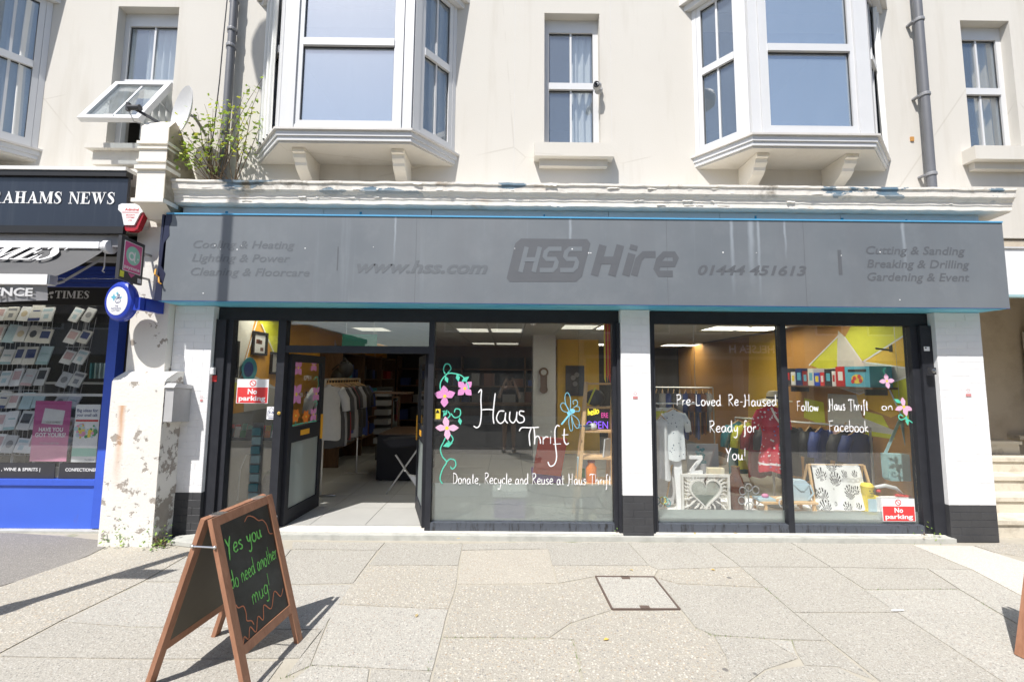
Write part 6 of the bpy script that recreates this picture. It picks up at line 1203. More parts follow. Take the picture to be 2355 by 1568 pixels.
t = thing('tall_vase', (U(1694, 1150, .4).x, .4, ZP), 'tall brown ceramic bottle vase in the window display', 'vase'); x = U(1694, 1150, .4).x; zt_ = U(1694, 1072, .4).z; hh = zt_-ZP; m_ = MB(); m_.lathe([(.05, 0), (.075, .01), (.085, hh*.35), (.085, hh*.6), (.07, hh*.72), (.048, hh*.8), (.045, hh*.96), (.05, hh), (.035, hh)], (x, .4, ZP+.001), 24); m_.build('body', 'ceramic_brown', t, smooth=50); m_ = MB(); m_.lathe([(.0865, hh*.36), (.0875, hh*.37), (.0875, hh*.40), (.0865, hh*.41)], (x, .4, ZP+.001), 24); m_.build('ribbed_band', 'dark_wood', t)
t = thing('ring_stand', (U(1722, 1165, .32).x, .32, ZP), 'silver wire stand of metal rings beside the tall vase', 'stand'); x = U(1722, 1165, .32).x; m_ = MB(); m_.tube([(x, .32, ZP), (x, .32, U(1722, 1118, .32).z)], .006, 6); m_.lathe([(.05, 0), (.05, .01)], (x, .32, ZP+.001), 14); m_.build('post', 'steel', t)
for dx, py in ((-14, 1128), (16, 1126), (0, 1120), (-16, 1150), (17, 1152), (2, 1163)):
    c = U(1722+dx, py, .31); m_ = MB(); m_.tube([c+Vector((.038*math.cos(a), 0, .042*math.sin(a))) for a in [2*math.pi*k/20 for k in range(20)]], .006, 6, closed=True); m_.build('ring', 'steel', t)
# low wooden table with things on it
tz = U(1800, 1147, .36).z; t = thing('low_table', (3.1, .36, ZP), 'low pale wooden table in the middle of the display', 'table'); ta, tb = U(1738, 1147, .36).x, U(1862, 1147, .36).x; box('table_top', 'pale_wood', t, ta, tb, .22, .48, tz-.02, tz)
for x in (ta+.03, tb-.05):
    for y in (.23, .45): box('leg', 'pale_wood', t, x, x+.025, y, y+.025, ZP, tz-.021)
c = U(1757, 1143, .32); t = thing('blue_tray', (c.x, .32, tz), 'pale blue tray with a pink ornament on the low table', 'tray'); box('tray', 'pale_blue', t, c.x-.09, c.x+.1, .26, .40, tz+.001, tz+.025); m_ = MB(); m_.ell((c.x+.02, .33, tz+.045), .04, .03, .025); m_.build('pink_ornament', 'pink', t, smooth=True)
c = U(1788, 1140, .30); t = thing('strappy_sandal', (c.x, .30, tz), 'pale strappy sandal hanging over the edge of the low table', 'shoe'); m_ = MB(); m_.tube([(c.x-.04, .26, tz+.03), (c.x, .24, tz+.05), (c.x+.04, .215, tz), (c.x+.05, .205, tz-.08)], [.012, .02, .02, .014], 8); m_.build('sole', 'cream', t); m_ = MB(); m_.tube([(c.x+.0+.045*math.cos(a), .205, tz-.0+.05*math.sin(a)) for a in [2*math.pi*k/14 for k in range(14)]], .007, 5, closed=True); m_.build('strap', 'palegrey', t)
# pale blue handbag on the table
c = U(1838, 1146, .34); t = thing('pale_blue_handbag', (c.x, .34, tz), 'pale blue handbag standing on the low table', 'bag'); hb = U(1838, 1102, .34).z-tz; m_ = MB(); m_.prism([(c.x-.10, .29, tz+.002), (c.x+.10, .29, tz+.002), (c.x+.09, .29, tz+hb*.8), (c.x+.05, .29, tz+hb), (c.x-.07, .29, tz+hb), (c.x-.10, .29, tz+hb*.8)], (0, .09, 0)); m_.build('body', 'leather_blue', t); m_ = MB(); m_.prism([(c.x-.10, .288, tz+hb*.82), (c.x+.09, .288, tz+hb*.82), (c.x+.02, .284, tz+hb*.5), (c.x-.02, .284, tz+hb*.5)], (0, -.006, 0)); m_.build('flap', 'pale_blue', t); m_ = MB(); m_.tube([(c.x+.09, .28, tz+hb*.8), (c.x+.11, .26, tz+hb*.4), (c.x+.06, .27, tz+.02)], .01, 6); m_.build('strap', 'leather_blue', t)
# mannequin in a red dress and straw hat
c = U(1772, 930, .55); t = garment('dressed_mannequin', (c.x, .55, c.z), .31, .80, 'red_floral', 'mannequin in a red floral dress and straw hat in the window', cat='mannequin', sleeves=.3, sleeve_l=.22, hanger=False, dep=.10, flare=1.12, waist=.72, neck=.3)
m_ = MB(); m_.lathe([(.04, -.02), (.035, .03), (.03, .05)], (c.x+.01, .55, c.z), 12); m_.build('neck', 'offwhite', t); m_ = MB(); q = U(1778, 912, .55); m_.lathe([(.19, -.035), (.185, -.025), (.085, .0), (.08, .06), (.055, .09), (.0, .095)], (q.x, .53, q.z-.02), 22); m_.build('straw_hat', 'sand', t, smooth=40); m_ = MB(); m_.lathe([(.087, .001), (.084, .022)], (q.x, .53, q.z-.02), 22); m_.build('hat_band', 'charcoal', t); m_ = MB(); m_.tube([(c.x, .55, c.z-.7), (c.x, .55, ZP+.01)], .014, 8); m_.lathe([(.12, 0), (.12, .012)], (c.x, .55, ZP+.001), 18); m_.build('stand', 'dull_steel', t)
m_ = MB(); pts_ = [(c.x-.06, .44, c.z-.03), (c.x-.02, .435, c.z-.14), (c.x+.06, .44, c.z-.25)]; m_.tube(pts_, .012, 5); m_.build('neckline_trim', 'offwhite', t)
# throw on wooden stand
t = thing('throw_stand', (U(1920, 1170, .36).x, .36, ZP), 'pale wooden towel stand in the rightmost window', 'stand'); x0, x1 = U(1857, 1068, .4).x, U(1983, 1068, .4).x; zt_ = U(1920, 1068, .4).z
for x, d in ((x0, -1), (x1, 1)):
    m_ = MB(); m_.bar((x, .38, zt_), (x+d*.03, .26, ZP+.001), .02, .02); m_.build('leg', 'pale_wood', t); m_ = MB(); m_.bar((x, .40, zt_), (x+d*.04, .54, ZP+.001), .02, .02); m_.build('leg', 'pale_wood', t)
m_ = MB(); m_.tube([(x0, .39, zt_), (x1, .39, zt_)], .011, 8); m_.build('rail', 'pale_wood', t)
m_ = MB(); nx, nz = 22, 12; vs = []; xa, xb = x0+.03, x1-.06
for s_, yo in ((0, 0), (1, .004)):
    for i in range(nx+1):
        for j in range(nz+1):
            u_, v_ = i/nx, j/nz; ln = zt_-ZP-.02; xx = xa+(xb-xa)*u_+.03*v_*math.sin(u_*3); y = .375-.10*v_+.012*math.sin(u_*17+v_*2)*v_+yo; vs.append((xx, y-(.0 if v_ > .05 else -.01), zt_+.012-(ln*(1-.14*(u_ > .85)*(u_-.85)/.15))*v_))
st_ = (nz+1); off = (nx+1)*st_; fs = []
for i in range(nx):
    for j in range(nz): a = i*st_+j; fs.append((a, a+1, a+1+st_, a+st_)); fs.append((off+a, off+a+st_, off+a+1+st_, off+a+1))
m_.add(vs, fs); th = m_.build('patterned_throw', 'leaf_print', None, smooth=True); tag(th, 'white throw with black fern print draped over the wooden stand', 'throw')
# shoulder bag
c = U(2065, 1040, .42); t = thing('teal_shoulder_bag', (c.x, .42, U(2065, 1105, .42).z), 'pale teal shoulder bag hanging by its strap in the rightmost window', 'bag'); a0, a1 = U(2033, 1040, .42), U(2096, 1040, .42); zt_, zb2 = U(2060, 1042, .42).z, U(2060, 1104, .42).z
m_ = MB(); m_.prism([(a0.x, .38, zt_), (a1.x-.03, .38, zt_-.01), (a1.x-.01, .38, zb2+.03), (a1.x-.05, .38, zb2), (a0.x+.03, .38, zb2), (a0.x+.005, .38, zb2+.03)], (0, .09, 0)); m_.build('body', 'leather_teal', t); m_ = MB(); m_.prism([(a1.x-.029, .385, zt_), (a1.x+.0, .42, zt_-.02), (a1.x+.02, .46, zb2+.03), (a1.x-.009, .385, zb2+.03)], (0, .01, 0)); m_.build('gusset', 'pale_teal', t)
hk = U(2072, 962, .42); m_ = MB()
for e in ((a0.x+.01, zt_), (a1.x-.03, zt_)): m_.bar((e[0], .425, e[1]-.02), (hk.x, .425, hk.z), .006, .035, (1, 0, 0))
m_.build('strap', 'pale_teal', t)
hs_ = thing('hanging_hook', (hk.x, .425, hk.z), 'thin wire hook holding the shoulder bag', 'hook'); m_ = MB(); m_.tube([(hk.x-.02, .425, hk.z-.01), (hk.x, .425, hk.z-.025), (hk.x+.02, .425, hk.z), (hk.x, .425, hk.z+.03)], .004, 5); m_.build('crook', 'steel', hs_); m_ = MB(); m_.tube([(hk.x, .425, hk.z+.03), (hk.x, .425, ZC)], .0025, 5); m_.build('wire', 'steel', hs_)
# toys
q = U(2000, 1180, .28); t = thing('yellow_toy', (q.x, .28, ZP), 'smiling yellow toy on a yellow picture box in the window', 'toy'); zt_ = U(2000, 1138, .28).z; box('picture_box', 'yellow', t, q.x-.06, q.x+.08, .24, .32, ZP, zt_); box('box_picture', 'pale_blue', t, q.x-.045, q.x+.065, .236, .2395, ZP+.03, zt_-.03)
m_ = MB(); m_.lathe([(.05, 0), (.06, .02), (.06, .09), (.065, .10), (.05, .13), (.0, .135)], (q.x-.01, .28, zt_+.001), 16); m_.build('head', 'yellow', t, smooth=40); m_ = MB(); [m_.ell((q.x-.01+d, .222, zt_+.06), .006, .004, .008, 8, 5) for d in (-.02, .02)]; m_.tube([(q.x-.03, .223, zt_+.04), (q.x-.01, .218, zt_+.033), (q.x+.01, .223, zt_+.04)], .003, 4); m_.build('face', 'charcoal', t)
q = U(2055, 1145, .25); t = thing('toy_saw', (q.x, .25, ZP), 'white and red toy with a curved grey arm above the No parking sign', 'toy'); m_ = MB(); m_.tube([U(2012, 1120, .25), U(2035, 1116, .25), U(2060, 1122, .25), U(2078, 1138, .25)], [.02, .022, .02, .014], 8); m_.build('curved_arm', 'palegrey', t, smooth=True); m_ = MB(); a = U(2015, 1178, .25); b = U(2090, 1142, .25); m_.box(a.x, b.x, .22, .28, ZP, b.z); m_.build('white_body', 'white', t); m_ = MB(); m_.tube([U(2060, 1138, .24), U(2094, 1142, .24)], .014, 8); m_.build('red_handle', 'sign_red', t); m_ = MB(); m_.ell(U(2020, 1128, .25), .025, .02, .02); m_.build('red_knob', 'sign_red', t)
q = U(1515, 1155, .25); t = thing('teal_trinkets', (q.x, .25, ZP), 'cluster of teal bangles and trinkets at the left end of the display', 'jewellery')
for k in range(5): c = U(1512+k*6, 1150+6*(k % 3)-12*(k == 2), .22); m_ = MB(); m_.tube([c+Vector((.03*math.cos(a), .01*math.sin(a), .035*math.sin(a))) for a in [2*math.pi*j/14 for j in range(14)]], .006, 5, closed=True); m_.build('bangle', ['teal', 'steel', 'yellow', 'mint', 'teal'][k], t)
t = thing('wooden_picture_frame', (U(1530, 1170, .5).x, .5, ZP), 'slim wooden frame leaning behind the bangles', 'frame'); m_ = MB(); A_, B_ = U(1545, 1070, .52), U(1530, 1165, .42); m_.bar(A_, B_, .015, .02, (0, 1, 0)); m_.bar(A_+Vector((.09, 0, 0)), B_+Vector((.14, 0, 0)), .015, .02, (0, 1, 0)); m_.bar(A_, A_+Vector((.09, 0, 0)), .015, .02, (0, 1, 0)); m_.build('frame_strip', 'pale_wood', t); m_ = MB(); m_.obox((A_+B_)/2+Vector((.05, .01, 0)), (.045, 0, 0), (A_-B_)*.45, (0, .003, 0)); m_.build('backing', 'midgrey', t)

# ------------------------------------------------------------------ middle window: ladder shelf and its things
t = thing('ladder_shelf', (U(1365, 1200, .45).x, .45, ZF), 'pale wooden ladder shelf standing behind the large window', 'shelf unit')
xa0, xa1 = U(1318, 1195, .32).x, U(1398, 1195, .32).x; xt0, xt1 = U(1341, 880, .5).x, U(1404, 880, .5).x; zt_ = U(1370, 878, .5).z
for (x0_, x1_, y0_, y1_) in ((xa0, xt0, .10, .30), (xa1, xt1-.02, .10, .30), (xa0+.04, xt0+.01, .55, .34), (xa1+.02, xt1, .55, .34)): m_ = MB(); m_.bar((x0_, y0_, ZF), (x1_, y1_, zt_), .036, .05, (0, 1, 0)); m_.build('upright', 'pale_wood', t)
SHZ = []
for py in (880, 935, 990, 1052, 1113):
    tt = 1-(U(1360, py, .45).z-ZF)/(zt_-ZF); x0_ = xt0+(xa0-xt0)*tt; x1_ = xt1+(xa1+.02-xt1)*tt; y0_ = .30-.20*tt; y1_ = .34+.21*tt; z_ = U(1360, py, y0_).z; SHZ.append((z_, x0_, x1_, y0_, y1_)); box('shelf', 'pale_wood', t, x0_+.015, x1_-.015, y0_, y1_, z_-.022, z_)
z_, x0_, x1_, y0_, y1_ = SHZ[2]
t = thing('open_sign', ((x0_+x1_)/2, y1_-.03, z_), 'small lit sign reading hello OPEN on the ladder shelf', 'neon sign'); ff = Frame((0, y0_+.12, 0), (1, 0, 0), (0, 0, 1)); box('back_board', 'charcoal', t, U(1348, 960, .4).x, U(1399, 960, .4).x, y0_+.125, y0_+.135, z_+.001, z_+.27)
m_ = MB(); hand_text(m_, ff, 'hello', U(1352, 955, y0_+.12).x, U(1352, 955, y0_+.12).z, .085, .135, .012, .2); m_.build('hello_lettering', 'neon_yellow', t); m_ = MB(); font_text(m_, ff, 'OPEN', U(1349, 985, y0_+.12).x, U(1349, 985, y0_+.12).z, .09, .25, .002, bold=-.01); m_.build('open_lettering', 'neon_violet', t); m_ = MB(); font_text(m_, ff, "ERE", U(1383, 960, y0_+.12).x, U(1383, 960, y0_+.12).z, .06, .08, .002); m_.build('were_lettering', 'neon_pink', t)
q = U(1364, 990, y0_+.05); t = thing('white_jar', (q.x, q.y, z_), 'round white ceramic jar on the ladder shelf', 'jar'); m_ = MB(); m_.lathe([(.025, 0), (.045, .02), (.045, .05), (.025, .075), (.03, .08)], (q.x, q.y, z_+.001), 16); m_.build('body', 'ceramic_white', t, smooth=50); m_ = MB(); m_.lathe([(.046, .03), (.0465, .034), (.046, .038)], (q.x, q.y, z_+.001), 16); m_.build('band', 'palegrey', t)
q = U(1340, 990, y0_+.06); t = thing('patterned_bowl', (q.x, q.y, z_), 'low blue and white bowl at the left of the ladder shelf', 'bowl'); m_ = MB(); m_.lathe([(.04, 0), (.07, .02), (.08, .06), (.075, .06), (.06, .02)], (q.x+.02, q.y, z_+.001), 18); m_.build('bowl', 'pale_blue', t, smooth=50); m_ = MB(); m_.lathe([(.081, .045), (.082, .05), (.081, .055)], (q.x+.02, q.y, z_+.001), 18); m_.build('rim_band', 'navy', t)
z_, x0_, x1_, y0_, y1_ = SHZ[3]; q = U(1396, 1050, y0_+.06); t = thing('leaning_photo', (q.x, q.y, z_), 'small photo frame leaning on the ladder shelf', 'photo frame'); m_ = MB(); m_.obox((q.x, q.y, z_+.105), (.045, .05, 0), (.01, 0, .10), (.006, -.006, 0)); m_.build('frame', 'palegrey', t); m_ = MB(); m_.obox((q.x-.007, q.y-.007, z_+.105), (.03, .034, 0), (.007, 0, .075), (.001, -.001, 0)); m_.build('photo', 'grey', t)
z_, x0_, x1_, y0_, y1_ = SHZ[4]; q = U(1360, 1110, y0_+.1); t = thing('red_jar', (q.x, q.y, z_), 'orange red jar on the low ladder shelf', 'jar'); m_ = MB(); m_.lathe([(.05, 0), (.06, .02), (.06, .16), (.04, .19), (.04, .22)], (q.x, q.y, z_+.001), 16); m_.build('body', 'paint_orange', t, smooth=50); m_ = MB(); m_.lathe([(.043, .22), (.043, .24), (.0, .245)], (q.x, q.y, z_+.001), 16); m_.build('lid', 'dark_red', t)
q = U(1335, 1110, y0_+.1); t = thing('picture_tin', (q.x, q.y, z_), 'blue and green picture tin on the low ladder shelf', 'tin'); box('tin', 'pale_blue', t, q.x-.03, q.x+.09, q.y, q.y+.06, z_+.001, z_+.27); box('green_print', 'green', t, q.x-.02, q.x+.05, q.y-.002, q.y-.0005, z_+.05, z_+.15)
z_, x0_, x1_, y0_, y1_ = SHZ[1]; q = U(1368, 935, y0_+.1); t = thing('dark_camera_bag', (q.x, q.y, z_), 'dark round bag with a yellow strap on the upper ladder shelf', 'bag'); m_ = MB(); m_.ell((q.x, q.y, z_+.10), .12, .05, .098, 14, 8); m_.build('body', 'charcoal', t, smooth=True); m_ = MB(); m_.tube([(q.x-.09, q.y-.055, z_+.02), (q.x-.05, q.y-.06, z_+.12), (q.x+.0, q.y-.05, z_+.22)], .01, 5); m_.build('strap', 'lime', t)
# striped scarf at the window edge
t = thing('striped_scarf', (1.05, .10, U(1397, 880, .1).z), 'red and yellow striped scarf hanging at the edge of the large window', 'scarf'); xa_, xb_ = U(1389, 800, .12).x, U(1407, 800, .12).x; zt_, z0_ = U(1397, 738, .12).z, U(1397, 880, .12).z
for k, m in enumerate(('yellow', 'red', 'orange', 'sign_red', 'yellow')): w_ = (xb_-xa_)/5; m_ = MB(); m_.prism([(xa_+k*w_, .12+.006*(k % 2), zt_), (xa_+(k+1)*w_, .12+.006*((k+1) % 2), zt_), (xa_+(k+1)*w_, .12, z0_+.05*(k % 3)), (xa_+k*w_, .125, z0_+.04*((k+1) % 3))], (0, .004, 0)); m_.build('stripe', m, t)
# red chair seen from behind
q = U(1262, 1095, 1.3); t = thing('red_chair', (q.x, 1.3, ZF), 'red upholstered chair behind the large window', 'chair'); m_ = MB(); P = [U(1240, 1006, 1.15), U(1305, 1010, 1.15), U(1290, 1095, 1.2), U(1226, 1088, 1.2)]; m_.prism(P, (0, .08, 0)); m_.build('backrest', 'chair_red', t); m_ = MB(); a = U(1226, 1092, 1.25); b = U(1292, 1092, 1.25); m_.box(a.x, b.x, 1.25, 1.75, a.z-.10, a.z); m_.build('seat', 'purple', t)
for x in (a.x+.02, b.x-.06):
    for y in (1.27, 1.68): box('leg', 'dark_wood', t, x, x+.04, y, y+.04, ZF, a.z-.101)
# pale storage tub and cushion behind the frosted strip
q = U(1172, 1160, .5); t = thing('storage_tub', (q.x, .5, ZF), 'purple storage tub with a white lid behind the frosted strip', 'tub'); box('tub', 'purple', t, q.x-.18, q.x+.18, .35, .65, ZF, .30); box('lid', 'white', t, q.x-.20, q.x+.20, .33, .67, .301, .37)
q = U(1345, 1160, .4); t = thing('white_basin', (q.x, .42, ZF), 'white bowl on the floor under the ladder shelf', 'bowl'); m_ = MB(); m_.lathe([(.07, 0), (.11, .03), (.13, .16), (.12, .16), (.09, .04)], (q.x+.03, .42, ZF+.10), 18); m_.build('bowl', 'ceramic_white', t, smooth=40); box('stand', 'cream', t, q.x-.06, q.x+.12, .34, .5, ZF, ZF+.099)

# ------------------------------------------------------------------ doorway: ironing board, covered table, white seat
t = thing('covered_table', (-1.15, 2.2, ZF), 'table under a black cloth inside the doorway', 'table'); a, b = U(868, 1000, 2.0), U(975, 1000, 2.0); box('cloth', 'fabric_dark', t, a.x, b.x, 2.0, 3.0, ZF+.02, a.z); box('table_top', 'dark_wood', t, a.x+.02, b.x-.02, 2.02, 2.98, a.z+.001, a.z+.02)
for x in (a.x+.04, b.x-.08): box('leg', 'dark_wood', t, x, x+.04, 2.04, 2.08, ZF, ZF+.019)
t = thing('ironing_board', (-1.15, 1.4, ZF), 'dark ironing board with crossed grey legs in the doorway', 'ironing board'); m_ = MB(); m_.bar(U(885, 1140, 1.3), U(968, 1022, 1.3), .02, .03, (0, 1, 0)); m_.build('leg', 'dull_steel', t); m_ = MB(); m_.bar(U(910, 1045, 1.28), U(966, 1130, 1.28), .02, .03, (0, 1, 0)); m_.build('leg', 'dull_steel', t); m_ = MB(); m_.prism([U(880, 1012, 1.3), U(975, 1005, 1.3), U(975, 1020, 1.3), U(900, 1030, 1.3)], (0, .3, 0)); m_.build('board', 'fabric_dark', t); m_ = MB(); m_.lathe([(.012, 0), (.012, .02)], U(932, 1081, 1.26), 10, 'Y'); m_.build('pivot', 'steel', t)
t = thing('white_step_stool', (-.98, 1.0, ZF), 'white folding step stool beside the right door leaf', 'stool'); m_ = MB(); P = [U(940, 1092, 1.0), U(975, 1098, 1.0), U(975, 1135, 1.0), U(962, 1128, 1.0)]; m_.prism(P, (0, .05, 0)); m_.build('seat', 'palegrey', t); m_ = MB(); m_.tube([U(962, 1110, 1.02), U(962, 1150, 1.02)], .012, 6); m_.tube([U(972, 1120, 1.03), U(972, 1152, 1.03)], .012, 6); m_.build('leg', 'steel', t)
t = thing('standing_mirror', (U(912, 960, 3.0).x, 3.0, ZF), 'narrow bright standing mirror deep inside the doorway', 'mirror'); f_, wd, h = facade(902, 915, 916, 1010, 3.1); m_ = MB(); card(m_, f_, 0, wd, 0, h, .02); m_.build('glass', 'mirror_glass', t); m_ = MB(); card(m_, f_, -.03, wd+.03, -.04, h+.03, .015, -.016); m_.build('frame', 'dark_wood', t); box('base', 'dark_wood', t, f_.o.x-.03, f_.o.x+wd+.03, 3.08, 3.2, ZF, f_.o.z-.041)
t = thing('paper_roll_rack', (U(875, 950, 3.4).x, 3.4, ZF), 'tall dim rack of rolled paper in the doorway', 'rack'); f_, wd, h = facade(858, 890, 895, 1020, 3.4); m_ = MB()
for i in range(6): m_.box(f_.o.x, f_.o.x+wd, 3.4, 3.6, f_.o.z+i*h/6, f_.o.z+i*h/6+.10)
m_.build('stacked_sheets', 'grey', t); box('frame', 'interior_dark', t, f_.o.x-.02, f_.o.x+wd+.02, 3.605, 3.65, ZF, f_.o.z+h)
for k, (x0, y0, x1, y1, c_) in enumerate(((755, 845, 800, 900, 'black'), (775, 830, 810, 870, 'charcoal'))):
    t = thing('dark_bag', U((x0+x1)/2, y1, 2.6), ['black holdall on top of the clothes rail shelf', 'charcoal backpack on the rail shelf by the wall'][k], 'bag'); a, b = U(x0, y1, 2.6), U(x1, y0, 2.6); m_ = MB(); m_.ell(((a.x+b.x)/2, 2.65, (a.z+b.z)/2), (b.x-a.x)/2, .12, (b.z-a.z)/2, 14, 8, .05); m_.build('body', c_, t, smooth=True); m_ = MB(); m_.tube([(a.x+.05, 2.6, b.z-.04), ((a.x+b.x)/2, 2.58, b.z+.05), (b.x-.05, 2.6, b.z-.04)], .012, 6); m_.build('handle', c_, t)
rs_ = thing('rail_shelf', (-2.5, 2.6, 1.9), 'high dark shelf on the left wall above the clothes rail', 'shelf'); zq = U(780, 900, 2.6).z; box('board', 'dark_wood', rs_, XL+.002, -1.7, 2.45, 2.85, zq-.03, zq-.004); box('bracket', 'charcoal', rs_, XL+.002, XL+.03, 2.6, 2.64, zq-.25, zq-.031)

# ------------------------------------------------------------------ narrow left window: card display, bags
t = thing('card_display', (-2.8, .5, ZF), 'black display stand of small greeting cards behind the narrow window', 'stand'); z_ = U(590, 1005, .45).z; box('top_tray', 'black', t, U(512, 1000, .45).x, U(642, 1000, .45).x, .38, .60, z_-.03, z_); box('column', 'charcoal', t, -2.72, -2.66, .5, .56, ZF, z_-.031); rr = random.Random(3)
for r_ in range(2):
    for i in range(9):
        q = U(518+i*14, 1000, .43+r_*.08); mm_ = rr.choice(['white', 'paint_orange', 'mint', 'green', 'pale_blue', 'yellow', 'sign_red', 'charcoal']); o_ = MB().box(-.03, .03, 0, .004, 0, .1).build('small_card', mm_, None); o_.location = (q.x, q.y-.02, z_+.001); o_.scale.z = rr.uniform(.7, 1.3)+.3*r_; o_.rotation_euler = (R(-12), 0, R(rr.uniform(-15, 15))); tag(o_, f'small {CN(mm_)} card, {["first"]+ORD[1:9] and (["first"]+ORD[1:9])[i]} from the left in the {["front", "rear"][r_]} row of the narrow window', 'card', 'small cards in the narrow window')
t = thing('teal_card_rack', (-3.0, .35, ZF), 'slim rack of teal cards at the left edge of the narrow window', 'rack'); x0_ = -2.97
for i in range(9): z_ = .14+i*.105; box('pocket', 'pale_teal' if i % 2 else 'teal', t, x0_, x0_+.10, .30+.01*(i % 2), .32+.01*(i % 2), z_, z_+.085)
box('rack_back', 'dull_steel', t, x0_-.01, x0_+.11, .335, .345, ZF, 1.12)
t = thing('black_handbag', (-2.75, .5, ZF), 'black handbag with long pale straps low in the narrow window', 'bag'); m_ = MB(); m_.ell((-2.78, .5, .36), .16, .09, .22, 16, 10, .03); m_.build('body', 'charcoal', t, smooth=True); m_ = MB(); m_.tube([U(546, 1150, .4), U(552, 1080, .4), U(566, 1045, .4), U(585, 1040, .4)], .007, 6); m_.tube([U(575, 1128, .4), U(585, 1080, .4), U(592, 1040, .4)], .007, 6); m_.build('strap', 'palegrey', t); box('base', 'black', t, -2.9, -2.66, .44, .56, ZF, .16)
t = thing('grey_coat', (-2.65, .65, .9), 'grey coat hung low behind the narrow window', 'coat'); m_ = MB(); c = Vector((-2.68, .68, .92)); m_.tube([c, c+Vector((.0, 0, -.3)), c+Vector((-.03, 0, -.72))], [.08, .13, .16], 10); m_.build('body', 'grey', t, smooth=True); m_ = MB(); m_.tube([c+Vector((.06, 0, -.02)), c+Vector((.12, -.02, -.3)), c+Vector((.1, -.03, -.5))], .05, 8); m_.build('sleeve', 'grey', t, smooth=True); box('hem_panel', 'dark_red', t, -2.80, -2.6, .55, .57, ZF+.03, .25)
# ------------------------------------------------------------------ curtains upstairs
def curtain(x0, x1, z0, z1, Y, label, ang=0., mat='curtain', pull=0., nf=None):
    m_ = MB(); n = max(20, int((x1-x0)*110)); vs = []; nz = 8
    for i in range(n+1):
        for j in range(nz+1): u_, v_ = i/n, j/nz; x = x0+(x1-x0)*u_-pull*v_*(1-u_)*.6; vs.append((x, Y+.03*math.sin(u_*(x1-x0)*75+.4*math.sin(v_*4))+ang*(x-x0), z1+(z0-z1)*v_))
    m_.add(vs, [(i*(nz+1)+j, i*(nz+1)+j+1, (i+1)*(nz+1)+j+1, (i+1)*(nz+1)+j) for i in range(n) for j in range(nz)])
    return tag(m_.build('curtain', mat, None, smooth=True), label, 'curtain')
curtain(-4.50, -3.96, 4.5, 5.95, .24, 'white curtain in the upstairs window with the open sash')
curtain(.72, 1.0, 4.33, 5.9, .22, 'white curtain at the right of the middle upstairs window')
curtain(-7.1, -5.95, 4.25, 5.95, -.30, 'pale curtain across the leftmost bay window'); curtain(-5.80, -5.50, 4.25, 5.95, -.28, 'pale curtain in the right cheek of the leftmost bay', ang=.75)
curtain(-.98, -.72, 4.22, 5.95, -.24, 'grey white net curtain in the right cheek of the middle bay', ang=.95); curtain(-2.84, -2.55, 4.22, 5.95, -.12, 'pale curtain in the left cheek of the middle bay', ang=-.9)
curtain(5.72, 5.92, 4.34, 5.9, .24, 'narrow beige curtain in the rightmost upstairs window', mat='sand'); curtain(4.12, 4.3, 4.22, 5.95, -.2, 'pale curtain in the right cheek of the right bay', ang=.8)

